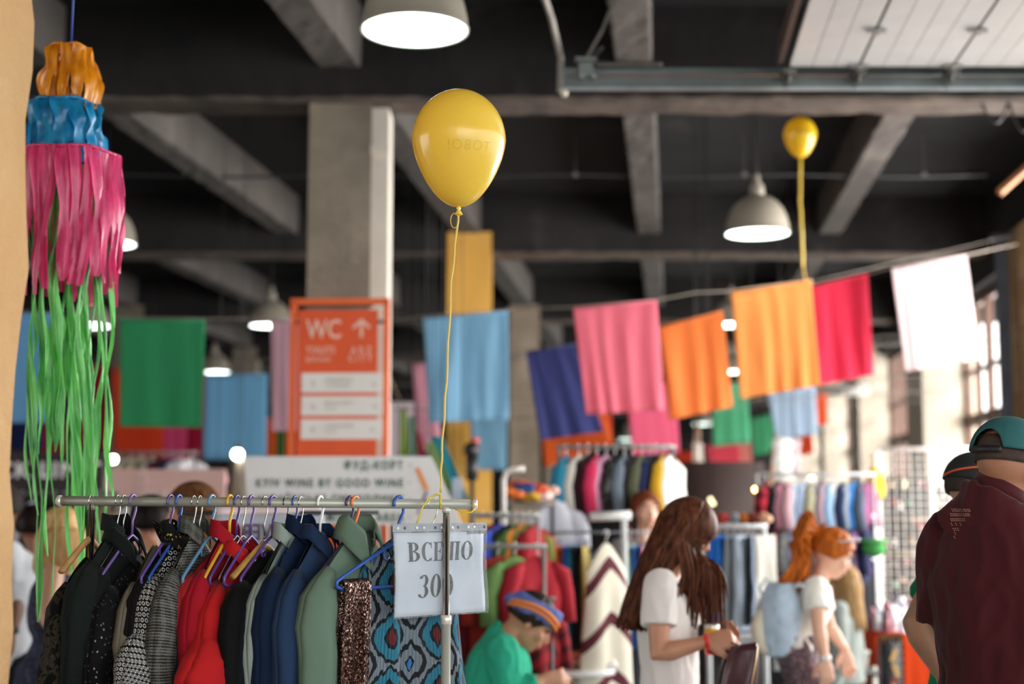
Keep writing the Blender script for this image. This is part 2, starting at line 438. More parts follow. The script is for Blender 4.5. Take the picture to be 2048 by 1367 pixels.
s_ = M(); s_.box((-.045, -2.5, .06), (.03, 5, .1)); s_.v = [skew(*v) for v in s_.v]; s_.obj('end_profile', plain('4a332b', .6), gt, smooth=False)
tr = thing('gate_track', 'long grey steel track rail carrying the overhead gate', 'rail', P(1120, 180, 7.75))
Lx = 4.6
m = M()
for z_, h_, y_ in ((.012, .022, .0), (.055, .05, .03), (.115, .04, .04)): m.box((Lx/2, y_, z_), (Lx, .03, h_))
m.obj('rail_profile', plain('6f7878', .35, .7), tr, smooth=False)
m = M(); m.box((Lx/2, -.02, -.0), (Lx, .012, .018)); m.obj('rail_lip', plain('a9b2b6', .3, .7), tr, smooth=False)
m = M(); a0 = tr.location
def rel(px, py, d): return P(px, py, d)-a0
m.tube([rel(1120, 184, 7.75), rel(1122, 118, 7.75), rel(1104, 40, 7.4), rel(1078, -40, 6.9)], .018, 4)
m.obj('hanger_strap', plain('96908a', .45, .6), tr, smooth=False)
m = M(); m.tube([rel(1160, 140, 7.8), rel(1205, 60, 7.7), rel(1230, -5, 7.6)], .012, 4); m.tube([rel(1180, 120, 7.8), rel(1205, 95, 7.7)], .012, 4)
m.obj('brace', plain('7f7a74', .45, .6), tr, smooth=False)
m = M(); m.box(rel(1172, 120, 7.75), (.12, .05, .02)); m.box(rel(1172, 140, 7.75), (.08, .04, .08)); m.cyl(rel(1164, 152, 7.7), rel(1164, 152, 7.76), .012); m.cyl(rel(1188, 152, 7.7), rel(1188, 152, 7.76), .012)
m.obj('end_bracket', plain('7e8583', .4, .7), tr, smooth=False)
pa = rel(1192, 129, 7.75); pb = rel(1325, 130, 7.75); m = M(); nn = 46*8
m.tube([(pa.x+(pb.x-pa.x)*i/nn, pa.y+.016*math.cos(i*math.pi/4), pa.z+.016*math.sin(i*math.pi/4)) for i in range(nn+1)], .0032, 4)
m.obj('tension_spring', plain('8d8984', .35, .8), tr)
m = M(); m.ball(rel(1128, 186, 7.7), .022); m.obj('end_stop', plain('d8cdb8', .5), tr)
# loop of cable hanging from the beam at the top right
cb = thing('hanging_cable', 'dark cable loops hanging below the beam at the top right', 'cable', P(1990, 215, 9.6))
m = M(); m.tube([V((x, 0, -.14*(1-(x/.09)**2)+.03)) for x in [-.09+.0225*i for i in range(9)]], .009, 6); m.obj('loop', M_dark, cb)
m = M(); m.tube([V((x+.19, 0, -.2*(1-((x)/.09)**2)+.03)) for x in [-.09+.0225*i for i in range(9)]], .009, 6); m.obj('loop', M_dark, cb)
# ------------------------------------------------------------ flags on lines
def cloth_mat(col, tr=.45, stripe=None):
    key = ('cl', str(col), tr)
    if key in _mc: return _mc[key]
    t = NT('cloth'); c = srgb(col); co = t.co()
    wv = t.noise(320, 2, co)
    t.set('Base Color', t.ramp(wv, [(.3, tuple(x*.9 for x in c[:3])+(1,)), (.7, c)])); t.set('Roughness', .8); t.set('Sheen Weight', .2); t.set('Specular IOR Level', .2)
    trn = t.n('ShaderNodeBsdfTranslucent', {'Color': c}); mx = t.n('ShaderNodeMixShader', {0: tr})
    t.t.links.new(t.b.outputs[0], mx.inputs[1]); t.t.links.new(trn.outputs[0], mx.inputs[2]); t.t.links.new(mx.outputs[0], t.out.inputs[0])
    _mc[key] = t.m; return t.m
def flag(q, d, col, label, rip=.02, waves=3.5, seed=0, dr=None, peg=True, nu=28, nv=24):
    "q = the four corners of the flag (photo points), d = distance of the left edge, dr = of the right edge"
    dr = dr or d; tl, tr_, br_, bl = [P(x, y, dd) for (x, y), dd in zip(q, (d, dr, dr, d))]
    o = (tl+tr_)/2; t_ = thing('hanging_flag', label, 'flag', o, 0, 'coloured flags hung on lines across the hall')
    ax = (tr_-tl); L = ax.length; nrm = V((-ax.y, ax.x, 0)).normalized()
    def fn(u, v):
        a = tl.lerp(tr_, u); b = bl.lerp(br_, u); p = a.lerp(b, v)
        am = rip*.62*(.3+1.0*v)
        w_ = 2.6*noise.noise(V((u*2.3, v*.7, seed*1.7))); en = .55+.9*noise.noise(V((u*3.1, v*1.2, seed+40)))
        p = p+nrm*(am*en*math.sin(u*waves*6.283+seed+w_+v*1.9*math.sin(seed*3))+am*1.3*noise.noise(V((u*2.6, v*1.1, seed)))+am*.4*noise.noise(V((u*9, v*2.5, seed))))
        p.z -= .012*L*abs(math.sin(u*math.pi*3))*(1-v)
        return p-o, (u, v)
    m = M(); m.grid(fn, nu, nv)
    m.obj('flag_cloth', cloth_mat(col), t_, solid=.003)
    h = M(); h.tube([tl-o+V((0, 0, -.004)), (tl+tr_)/2-o+V((0, 0, -.008)), tr_-o+V((0, 0, -.004))], .009*d/11, 5); h.obj('hem', cloth_mat(col), t_)
    return t_
fl = [
 # right hand rising row
 ([(1146, 615), (1313, 600), (1328, 820), (1172, 828)], 11, 'ff90a6', 'bright pink flag between the navy flag and the orange flag', .025, 4, 1, 11),
 ([(1318, 652), (1445, 622), (1466, 812), (1338, 840)], 12.4, 'ff9a50', 'orange flag right of the bright pink flag', .025, 3, 2, 12.4),
 ([(1462, 582), (1622, 560), (1640, 770), (1480, 797)], 11, 'ffb464', 'large light orange flag behind the string of the small balloon', .022, 4, 3, 11),
 ([(1622, 572), (1735, 547), (1748, 748), (1638, 770)], 11.9, 'f23c60', 'crimson flag between the light orange flag and the pale pink flag', .03, 2.5, 4, 11.9),
 ([(1783, 535), (1932, 510), (1960, 718), (1812, 742)], 11.6, 'f4e4e6', 'very pale pink flag highest at the right near the windows', .018, 6, 5, 11.6),
 ([(1052, 703), (1148, 688), (1207, 862), (1080, 880)], 12.2, '48508e', 'navy blue flag left of the bright pink flag', .02, 3, 6, 12.2),
 # centre
 ([(846, 635), (1016, 622), (1018, 838), (858, 845)], 11.2, '9ccfec', 'light blue flag hanging behind the string of the big yellow balloon', .05, 2.2, 7, 11.2),
 ([(824, 728), (868, 724), (884, 900), (836, 905)], 14, 'eeb4c6', 'narrow pale pink flag left of the light blue flag', .03, 2, 8, 14),
 ([(768, 802), (826, 806), (832, 915), (768, 915)], 15, 'f0e3ec', 'whitish pink flag right of the orange toilet sign', .02, 3, 9, 15),
 ([(940, 838), (1014, 838), (1012, 940), (944, 938)], 15.5, '8fbfdb', 'light blue flag hanging low in front of the yellow column', .02, 2, 10, 15.5),
 # left
 ([(-30, 624), (105, 628), (106, 845), (-36, 845)], 11.1, '88c2ea', 'light blue flag behind the green streamers at the left edge', .012, 2, 11, 11.1),
 ([(240, 637), (410, 640), (403, 855), (240, 853)], 11.1, '42b078', 'green flag right of the green paper streamers', .012, 3, 12, 11.1),
 ([(410, 748), (535, 748), (532, 920), (404, 918)], 14.6, '8cc8ea', 'sky blue flag between the green flag and the toilet sign', .012, 3, 13, 14.6),
 ([(541, 640), (600, 640), (596, 862), (545, 862)], 11.6, 'ecc6d4', 'pale pink flag half behind the frame of the toilet sign', .015, 3, 14, 11.6),
 ([(222, 735), (330, 740), (326, 915), (228, 910)], 15.2, 'f2592b', 'orange red flag showing behind and below the green flag', .015, 3, 15, 15.2),
 ([(322, 740), (378, 742), (372, 922), (326, 922)], 16, 'e2588e', 'hot pink flag showing below the green flag', .01, 2, 16, 16),
 ([(366, 742), (412, 742), (404, 916), (368, 918)], 16.6, 'bd1f4c', 'dark crimson flag squeezed between the green flag and the sky blue flag', .01, 2, 17, 16.6),
 ([(158, 728), (205, 730), (212, 900), (160, 895)], 15.4, 'cd2a4d', 'crimson flag seen through the green streamers', .01, 2, 18, 15.4),
 ([(6, 812), (84, 816), (86, 896), (6, 900)], 17, '34407f', 'dark navy flag low at the left edge', .01, 2, 19, 17),
 ([(82, 842), (128, 842), (132, 930), (84, 930)], 18, 'c72548', 'short red flag low behind the green streamers', .01, 2, 20, 18),
 ([(532, 835), (588, 835), (586, 915), (530, 915)], 17.5, 'f0702f', 'small orange flag left of the foot of the toilet sign', .01, 2, 21, 17.5),
 ([(553, 858), (572, 858), (568, 915), (552, 915)], 17.0, '2f7a45', 'dark green flag strip behind the frame of the toilet sign', .01, 1, 22, 17.0),
 # right low
 ([(1252, 775), (1350, 765), (1360, 905), (1264, 910)], 15.5, 'ff80a4', 'pink flag hanging lower behind the bright pink flag', .015, 3, 23, 15.5),
 ([(1082, 840), (1210, 825), (1226, 885), (1090, 935)], 16.5, 'f6803d', 'orange flag showing under the navy flag', .015, 3, 24, 16.5),
 ([(1186, 800), (1222, 800), (1224, 880), (1190, 886)], 18, 'f05a2a', 'narrow orange red flag right of the corner of the navy flag', .01, 2, 25, 18),
 ([(1425, 770), (1494, 765), (1502, 885), (1424, 893)], 17.5, '68c898', 'green flag showing below the two orange flags', .02, 3, 26, 17.5),
 ([(1498, 835), (1556, 828), (1540, 905), (1506, 912)], 18.5, '4aa274', 'smaller green flag left of the pale blue flag', .015, 3, 27, 18.5),
 ([(1534, 785), (1630, 772), (1636, 866), (1552, 881)], 17, 'c7dcf0', 'pale blue flag under the light orange flag', .02, 4, 28, 17),
 ([(1624, 788), (1655, 786), (1655, 848), (1634, 850)], 18.5, 'f1652f', 'small orange red flag right of the pale blue flag', .01, 2, 29, 18.5),
 ([(1576, 875), (1624, 868), (1628, 905), (1590, 915)], 20, 'f06a36', 'little orange flag below the pale blue flag', .01, 2, 30, 20),
 ([(1408, 890), (1476, 885), (1484, 945), (1424, 952)], 19.5, 'ec5b72', 'coral pink flag below the green flag', .01, 2, 31, 19.5),
 ([(1472, 886), (1500, 884), (1508, 955), (1482, 955)], 20.5, 'f2a79b', 'salmon flag beside the coral pink flag', .01, 2, 32, 20.5),
 ([(1352, 905), (1400, 900), (1410, 960), (1350, 965)], 20, 'ea5b36', 'orange red flag low above the stalls in the middle', .01, 2, 33, 20),
 ([(1395, 945), (1500, 940), (1506, 985), (1440, 990)], 22, '3f4fa0', 'blue flag lowest above the dark stall', .01, 2, 34, 22),
 ([(1350, 962), (1404, 955), (1408, 985), (1352, 998)], 21, 'e8432f', 'red flag above the brown haired woman', .01, 2, 35, 21),
 ([(1404, 950), (1452, 962), (1450, 988), (1408, 992)], 19, 'eec3d2', 'pale pink flag in front of the lowest blue flag', .01, 2, 36, 19),
]
for (q, d, col, lab, rp, wv_, sd, dr) in fl:
    big = d < 13
    flag(q, d, col, lab, rp, wv_, sd, dr, nu=36 if big else 14, nv=28 if big else 10)
    if sd in (1, 2, 3, 4, 5, 6, 7, 11, 12, 14): continue
    a_, b_ = P(*q[0], d), P(*q[1], dr)
    pts = [V((-13+KX*(d-10)+.3, d, a_.z+.22)), a_+V((0, 0, .004)), b_+V((0, 0, .004)), V((wx(d)-.05, d, b_.z+.35))]
    o_ = a_.copy(); tag(M().tube([p-o_ for p in pts], .003, 4).obj('flag_line', plain('6a635c', .6), loc=o_), 'thin line carrying the '+' '.join(lab.split()[:12]), 'line')
def cord(label, pts, r=.004, col='8a8078'):
    pts = [P(*p) for p in pts]; o = pts[0].copy()
    c = tag(M().tube([p-o for p in pts], r, 5).obj('flag_line', plain(col, .6), loc=o), label, 'line'); return c
cord('thin line carrying the upper right row of flags up to the brick pier', [(1010, 618, 11.3), (1146, 614, 11.0), (1313, 600, 11.0), (1390, 585, 11), (1462, 582, 11.0), (1622, 560, 11.0), (1626, 571, 11.9), (1735, 547, 11.9), (1783, 535, 11.6), (1932, 510, 11.6), (2034, 488, 12.8)], .006, 'a09488')
cord('thin line carrying the green flag and the left light blue flag', [(-30, 618, 11.1), (105, 625, 11.1), (240, 634, 11.1), (410, 637, 11.1), (541, 637, 11.6), (600, 634, 11.7)], .004)
cord('thin line carrying the light blue flag behind the balloon string', [(780, 640, 11.3), (846, 632, 11.2), (1016, 619, 11.2), (1030, 617, 11.25)], .004)
cord('slack thin cord slanting down right of the toilet sign', [(700, 520, 10.6), (776, 745, 12), (800, 800, 13), (806, 830, 13.4)], .005, 'a09070')
cord('thin line carrying the navy flag', [(1020, 712, 12.3), (1052, 703, 12.2), (1148, 688, 12.2), (1318, 652, 12.4), (1445, 622, 12.4), (1460, 616, 12.4), (1640, 560, 12.6), (2030, 470, 13.4)], .005)
# ------------------------------------------------------------ balloons
def balloon(px, py, d, hw, col, label, strpts, letters, rot=0, taper=1.0):
    o = P(px, py, d); t_ = thing('balloon', label, 'balloon', o, 0); Rr = hw/FPX*d; H = Rr*1.245
    tm = NT('latex'); c = srgb(col); tm.set('Base Color', c); tm.set('Roughness', .22); tm.set('Subsurface Weight', .4); tm.set('Subsurface Radius', (.1, .07, .01)); tm.set('Subsurface Scale', .3); tm.set('Coat Weight', .5); tm.set('Coat Roughness', .1)
    tl = tm.n('ShaderNodeBsdfTranslucent', {'Color': c}); mx = tm.n('ShaderNodeMixShader', {0: .35}); tm.t.links.new(tm.b.outputs[0], mx.inputs[1]); tm.t.links.new(tl.outputs[0], mx.inputs[2]); tm.t.links.new(mx.outputs[0], tm.out.inputs[0])
    prof = []
    for i in range(33):
        a = math.pi*i/32; z = math.cos(a); r = math.sin(a)
        if z < 0: r = r*(1-.13*(-z)**1.6-.12*math.sin(a)*(-z)); zz = z*1.2
        else: zz = z*.94
        prof.append((max(r*Rr, .0035), zz*H*.95+.05*H))
    m = M(); m.lathe(prof, n=48); zb = prof[-1][1]
    mt = tm.m
    m.obj('balloon_skin', mt, t_)
    k = M(); k.lathe([(.0036, .002), (.0065, -.004), (.004, -.008), (.009, -.017), (.011, -.021), (.009, -.021)], (0, 0, zb), 14); k.obj('knot', mt, t_)
    def onskin(x, z, sgn=-1, off=.0006):
        rr = Rr
        for a_, b_ in zip(prof, prof[1:]):
            if b_[1] <= z <= a_[1]: rr = b_[0]+(a_[0]-b_[0])*(z-b_[1])/(a_[1]-b_[1])
        rr += off; th = x/Rr; return V((rr*math.sin(th), sgn*rr*math.cos(th), z))
    ink = plain('dcb830' if letters[1] else '8a6a10', .4, 0, 0)
    if letters[1]:
        text(letters[0], Rr*.30, ink, t_, (0, 0, 0), (0, 0, 0), 0, 'CENTER', mirror=True, sp=1.15, fn=lambda c_: onskin(c_.x+Rr*.28, c_.y-Rr*.34))
        text('- - - - - -', Rr*.12, ink, t_, (0, 0, 0), (0, 0, 0), 0, 'CENTER', mirror=True, fn=lambda c_: onskin(c_.x+Rr*.22, c_.y-Rr*.62)) if 0 else None
    else:
        text(letters[0], Rr*.36, ink, t_, (0, 0, 0), (0, 0, 0), 0, 'CENTER', bold=.0, fn=lambda c_: onskin(c_.x-Rr*.05, c_.y-Rr*.05), sp=1.1)
    rb = M(); pts = [V((0, 0, zb-.012))]+[P(*p)-o for p in strpts]
    # smooth polyline, flat ribbon
    fine = []
    for i in range(len(pts)-1):
        for j in range(8):
            fine.append(pts[i].lerp(pts[i+1], j/8)+V((.0012*math.sin((i*8+j)*1.3), 0, 0)))
    fine.append(pts[-1])
    rb.tube(fine, .0032*d/3.7 if d < 5 else .011, 6, squash=.35, side=(0, 1, 0)); rbo = rb.obj('ribbon', plain('d8b84a', .3, 0, .05), t_)
    return t_, o, zb, rbo
b1, bo, bz, bm = balloon(918, 288, 3.72, 96, 'f8da5c', 'large yellow balloon tied to the right end of the clothes rack', [(903, 560, 3.71), (893, 760, 3.70), (884, 900, 3.69), (881, 985, 3.685)], ('TOBO!', True))
m = M(); m.tube([V((-.005+.013*math.sin(a)*.8-.006, -.004, bz-.018-.02+.02*math.cos(a))) for a in [i*.35 for i in range(19)]], .0013, 5)
m.obj('curl', plain('d8b84a', .3, 0, .05), bm)
balloon(1600, 272, 10.2, 33.5, 'eccb2a', 'small yellow balloon farther back at the right', [(1600, 400, 10.2), (1604, 470, 10.2), (1606, 530, 10.4), (1611, 561, 10.99)], ('TOBO!', False))

# ------------------------------------------------------------ paper lantern with streamers
ld = 4.45; lo = P(142, 96, ld); sc = ld/FPX
lt = thing('paper_lantern', 'tall hanging crepe paper lantern in orange, blue and pink tiers with long green streamers', 'decoration', lo)
def crepe(col, dk):
    t = NT('crepe'); co = t.co('UV', (1, 1, 1)); n = t.noise(26, 4, t.co('Object', (1, 1, .22)), .6)
    t.set('Base Color', t.ramp(n, [(.35, srgb(dk)), (.62, srgb(col))])); t.set('Roughness', .35); t.set('Specular IOR Level', .6)
    t.bump(t.noise(60, 3, t.co('Object', (1, 1, .3))), .6, .004)
    tr = t.n('ShaderNodeBsdfTranslucent', {'Color': srgb(col)}); mx = t.n('ShaderNodeMixShader', {0: .25})
    t.t.links.new(t.b.outputs[0], mx.inputs[1]); t.t.links.new(tr.outputs[0], mx.inputs[2]); t.t.links.new(mx.outputs[0], t.out.inputs[0]); return t.m
CR = {'o': crepe('f0a01c', 'b96a10'), 'b': crepe('1f97cc', '0b5f96'), 'p': crepe('f4508e', 'b81c5c'), 'g': crepe('7fdc74', '2d9a48')}
def pz(px, py): q_ = P(px, py, ld)-lo; return q_.x, q_.z
M().tube([(0, 0, 0), (.002, 0, .25), (.004, 0, 2.2)], .0035, 6).obj('cord', plain('23409c', .5), lt)
def hoop(px, py, rpx, key):
    x, z = pz(px, py); r = rpx*sc
    M().tube([(x+r*math.cos(a), r*math.sin(a), z+.004*math.sin(a*5)) for a in [i*math.pi/20 for i in range(40)]], .006, 7, closed=True).obj('hoop', CR[key], lt)
    return x, z, r
def fringe(px, py, rpx, rpx2, py2, key, n, name, tail, bulge=0, seed=0, px2=None):
    "one tier: strips of crumpled crepe hanging from a hoop"
    x, z, r = hoop(px, py, rpx, key); x2, z2 = pz(px2 or px, py2); r2 = rpx2*sc; rn = random.Random(seed)
    m = M()
    for i in range(n):
        a = 2*math.pi*(i+rn.uniform(-.2, .2))/n; wd = 2*math.pi*r/n*rn.uniform(1.1, 1.5); L = (z-z2)*(1+rn.uniform(-tail, tail)); ph = rn.uniform(0, 6); kk = 16
        def fn(u, v, a=a, wd=wd, L=L, ph=ph):
            rr = r+(r2-r)*v+bulge*math.sin(v*math.pi)*r+.006*math.sin(v*9+ph)
            tw = .35*math.sin(v*5+ph)+.15*math.sin(v*17+ph); w_ = wd*(.9+.1*math.sin(v*11+ph))
            if v > .9: w_ *= (1-(v-.9)*5)
            aa = a+.09*math.sin(v*3.1+ph)
            c = V(((x+(x2-x)*v)+rr*math.cos(aa), rr*math.sin(aa), z-L*v))
            s = V((-math.sin(aa+tw), math.cos(aa+tw), 0))
            q = (u-.5); cr_ = .012*math.cos(u*9+v*3+ph)*.5
            return c+s*(q*w_)+V((math.cos(aa), math.sin(aa), 0))*cr_, (u*wd, v*L)
        m.grid(fn, 4, kk)
    return m.obj(name, CR[key], lt)
fringe(140, 98, 38, 55, 212, 'o', 12, 'orange_tier', .12, .22, 1)
fringe(130, 210, 62, 70, 310, 'b', 13, 'blue_tier', .08, .1, 2)
fringe(142, 312, 97, 94, 575, 'p', 26, 'pink_tier', .13, .05, 3, 136)
rn = random.Random(12)
def streamer(x0, z0, y0, x1, z1, wd, ph, k=26):
    def fn(u, v):
        tw = 1.6*math.sin(v*5+ph)+ph
        c = V((x0+(x1-x0)*v+.010*math.sin(v*9+ph)+.004*math.sin(v*25+ph*2), y0+.01*math.sin(v*7+ph*1.3), z0+(z1-z0)*v))
        w_ = wd*(.7+.4*math.sin(v*13+ph*2))
        if v > .93: w_ *= max(.1, 1-(v-.93)*11)
        return c+V((math.cos(tw), math.sin(tw), 0))*((u-.5)*w_)+V((-math.sin(tw), math.cos(tw), 0))*(.25*w_*math.cos(u*6.28)), (u*wd, v)
    return M().grid(fn, 3, k).obj('streamer', CR['g'], lt)
st = [(60, 1160), (72, 1030), (84, 1240), (58, 1000), (95, 1230), (105, 910), (110, 905), (118, 900), (126, 905), (134, 1020), (122, 880), (130, 1180), (140, 930), (146, 1200), (150, 1170), (166, 1210), (158, 1000), (178, 1060), (188, 1090), (196, 1120), (204, 990), (212, 1080), (218, 1010), (50, 900), (114, 1110), (148, 1215), (172, 985)]
for i, (px_, pyb) in enumerate(st):
    x0, z0 = pz(px_, 330+rn.uniform(-20, 60)); x1, z1 = pz(px_+rn.uniform(-10, 14), pyb)
    yy = rn.choice((-1, 1))*rn.uniform(.01, .1) if abs(px_-125) < 30 else rn.uniform(-.09, .06)
    streamer(x0, z0, yy, x1, z1, rn.uniform(.016, .028)*(1.5 if abs(px_-125) < 28 else 1), rn.uniform(0, 6))

# ------------------------------------------------------------ toilet sign
wd_ = 9.3; o = P(676, 915, wd_); k_ = wd_/FPX
ws = thing('toilet_sign', 'tall orange framed sign pointing to the toilets in front of the concrete column', 'sign', (o.x, o.y, 0), R(-3))
M_or = plain('e4582a', .5, 0, .04); M_or2 = plain('ee6a33', .45, 0, .04); M_wh = plain('f0c8b8', .5, 0, 0); M_bd = plain('e9e4df', .5, 0, .02); M_ink = plain('b8b4a8', .6, 0, 0)
def wz(py): return P(676, py, wd_).z
def wxx(px): return (px-676)*k_
m = M(); zt = wz(603)
zt0 = 0.0
for px_ in (582, 771): m.box((wxx(px_), 0, zt/2), (.036, .04, zt))
m.box((0, 0, zt), (wxx(777)-wxx(577), .04, .04)); m.box((0, 0, .05), (wxx(777)-wxx(577), .04, .04)); m.obj('frame', M_or2, ws, smooth=False)
zp0 = .35; zp1 = wz(620)
m = M(); m.box(((wxx(592)+wxx(753))/2, 0, (zp0+zp1)/2), (wxx(753)-wxx(592), .03, zp1-zp0)); m.obj('panel', M_or, ws, smooth=False)
m = M()
for z_ in (zp0+.1, (zp0+zp1)/2, zp1-.08): 
    m.box((wxx(587), 0, z_), (.03, .02, .03)); m.box((wxx(760), 0, z_), (.05, .02, .02))
m.obj('fixing', M_dark, ws, smooth=False)
m = M(); m.box((wxx(672), .01, wz(611)), (.46, .015, .02)); m.tube([(wxx(672), -.01, wz(598)), (wxx(673), -.01, wz(612))], .008, 6); m.obj('top_hook', plain('6b4a3a', .6), ws, smooth=False)
text('WC', .175, M_wh, ws, (wxx(609), -.018, wz(676)), bold=.002, fit=71*k_)
text('TOILETS', .066, M_wh, ws, (wxx(609), -.018, wz(707)), bold=.0005, fit=58*k_)
text('ВБИРАЛЬНЯ', .04, M_wh, ws, (wxx(609), -.018, wz(723)), bold=.0003, fit=48*k_)
text('A R Z', .064, M_wh, ws, (wxx(700), -.018, wz(707)), bold=.0005, fit=42*k_)
text('C I T Y', .064, M_wh, ws, (wxx(695), -.018, wz(723)), bold=.0005, fit=48*k_)
m = M(); ax_, az_ = wxx(721), wz(660)
for p0, p1 in (((0, -.05), (0, .06)), ((0, .065), (-.055, .012)), ((0, .065), (.055, .012))):
    a_, b_ = V((ax_+p0[0], -.018, az_+p0[1])), V((ax_+p1[0], -.018, az_+p1[1])); dd = (b_-a_).normalized(); nn_ = V((dd.z, 0, -dd.x))*.009
    m.hexa([a_-nn_, a_+nn_, b_+nn_, b_-nn_], [p+V((0, -.002, 0)) for p in (a_-nn_, a_+nn_, b_+nn_, b_-nn_)])
m.obj('arrow', M_wh, ws, smooth=False)
for (ya, yb, nm, l1, l2, ar) in ((746, 785, '5', 'КОВОРКІНГ', 'COWORKING', '↘'), (792, 831, '6', 'ФУД-КОРТ', 'FOOD', '→'), (838, 878, '9', 'СЦЕНА, КІНО', 'STAGE', '↖')):
    m = M(); m.box(((wxx(602)+wxx(766))/2, -.022, (wz(ya)+wz(yb))/2), (wxx(766)-wxx(602), .012, wz(ya)-wz(yb)))
    bd = m.obj('direction_board', M_bd, ws, smooth=False)
    text(nm, .06, M_ink, bd, (wxx(621), -.03, wz(yb-12)))
    text(l1, .036, M_ink, bd, (wxx(650), -.03, wz(ya+18)), fit=56*k_); text(l2, .026, M_ink, bd, (wxx(650), -.03, wz(ya+28)))
    text(ar, .06, M_ink, bd, (wxx(740), -.03, wz(yb-12)))

# ------------------------------------------------------------ food court board
fd = 7.9; fo = P(690, 1045, fd); fs = thing('food_court_board', 'large white slanted board with dark green lettering standing behind the clothes rack', 'sign', (fo.x, fo.y, 0), R(0))
def fq(px, py, y=0): p = P(px, py, fd); return V((p.x-fo.x, y, p.z))
M_board = plain('dedcdc', .5, 0, .02); M_green = plain('3d5f57', .6, 0, 0)
front = [fq(487, 912), fq(500, 1047), fq(925, 1050), fq(862, 912)]
m = M(); m.hexa([p+V((0, .04, 0)) for p in front], front); m.obj('board', M_board, fs, smooth=False)
m = M(); m.box((fq(560, 1047).x, .06, .7), (.05, .05, 1.5)); m.box((fq(860, 1047).x, .06, .7), (.05, .05, 1.5)); m.obj('stand', plain('b9b5b0', .5), fs, smooth=False)
for s_, px_, py_, sz, fw in (('ФУД-КОРТ ·', 822, 938, .064, 132), ('KYIV WINE BY GOOD WINE ·', 822, 973, .064, 307), ('УКРАЇНСЬКІ СМАКОЛИКИ ·', 822, 1006, .064, 307), ('SMOKING AREA ·', 822, 1042, .064, 178)):
    text(s_, sz, M_green, fs, fq(px_, py_, -.004), align='RIGHT', bold=.0014, sp=1.3, fit=fw/FPX*fd)
def slab(pts, y, col):
    m = M(); a_ = [fq(*p, -y) for p in pts]; m.hexa(a_, [p+V((0, -.004, 0)) for p in a_]); return m.obj('painted_stroke', plain(col, .5, 0, 0), fs, smooth=False)
slab([(830, 936), (838, 934), (857, 976), (850, 983)], .002, 'e98a45'); slab([(850, 985), (857, 980), (845, 1010), (838, 1012)], .002, '5a4a8a')
slab([(836, 1012), (841, 1012), (838, 1030), (834, 1028)], .002, '9a8fc0')
# grey shop banner with purple serif letters just behind the hangers
bd_ = 5.2; bo_ = P(550, 1050, bd_); bn = thing('paper_banner', 'blue grey paper banner with big purple letters hanging behind the hangers', 'banner', bo_)
m = M(); qs = [P(432, 1016, bd_), P(648, 1012, bd_+.15), P(652, 1100, bd_+.15), P(432, 1100, bd_)]
def fn(u, v):
    p = (qs[0].lerp(qs[1], u)).lerp(qs[3].lerp(qs[2], u), v); p.y += .01*math.sin(u*7); return p-bo_, (u, v)
m.grid(fn, 16, 4); m.obj('paper', plain('a6a9b6', .7, 0, .05), bn, solid=.002)
m = M(); qs = [P(432, 1012, bd_), P(648, 1010, bd_+.15), P(648, 1024, bd_+.14), P(432, 1030, bd_-.01)]; m.grid(fn, 16, 1); m.obj('red_top_edge', plain('d7c4c8', .6, 0, .05), bn, solid=.003)
text('FLOWERS', .082, plain('54415c', .6, 0, 0), bn, P(628, 1079, bd_-.02)-bo_, align='LEFT', mirror=True, bold=.0015, fit=160/FPX*bd_)
m = M(); m.tube([(-.3, .02, -.02), (-.3, .02, -1.58)], .012, 6); m.tube([(.3, .1, -.02), (.3, .1, -1.58)], .012, 6); m.tube([(-.36, .02, .045), (.36, .16, .045)], .008, 6); m.obj('stand', M_dark, bn)
# far shop signs at the left
kd = 12.5; ko = P(110, 950, kd); sg = thing('shop_sign', 'dark shop sign with white capital letters behind the green streamers', 'sign', ko, 0)
m = M(); a_, b_ = P(-60, 905, kd)-ko, P(205, 985, kd)-ko; m.box(((a_.x+b_.x)/2, 0, (a_.z+b_.z)/2), (b_.x-a_.x, .05, a_.z-b_.z)); m.obj('sign_board', plain('2a1b1e', .6), sg, smooth=False)
text('BLACK LIMIT', .19, plain('f6f0f0', .6, 0, 0), sg, P(200, 954, kd-.06)-ko, align='RIGHT', sp=1.15, bold=.004, fit=290/FPX*kd)
kd = 11.5; ko = P(332, 962, kd); sg = thing('pink_sign', 'pale pink sign board with a white flower and script behind the clothes rack', 'sign', (ko.x, ko.y, 0))
m = M(); a_, b_ = P(215, 938, kd), P(450, 1003, kd); m.box(((a_.x+b_.x)/2-ko.x, 0, (a_.z+b_.z)/2), (b_.x-a_.x, .05, a_.z-b_.z)); m.obj('sign_board', plain('dcb2ab', .6, 0, .03), sg, smooth=False)
m = M()
for a in range(6): m.tube([V((P(288, 960, kd).x-ko.x+.035*math.cos(a*1.047+.02*j)*(1+.5*math.sin(j*.785)), -.03, P(288, 960, kd).z+.035*math.sin(a*1.047+.25*math.sin(j*.785))*(1+.5*math.sin(j*.785)))) for j in range(9)], .006, 5)
m.obj('flower_mark', plain('f3dedb', .5, 0, 0), sg)
m = M(); m.tube([V((P(278+i*1.6, 984+5*math.sin(i*1.1), kd).x-ko.x, -.03, P(278+i*1.6, 984+5*math.sin(i*1.1), kd).z)) for i in range(36)], .006, 5); m.obj('script_line', plain('f3dedb', .5, 0, 0), sg)
m = M(); m.box((-.38, 0, .8), (.05, .04, 1.6)); m.box((.38, 0, .8), (.05, .04, 1.6)); m.obj('post', plain('8b7a76', .6), sg, smooth=False)
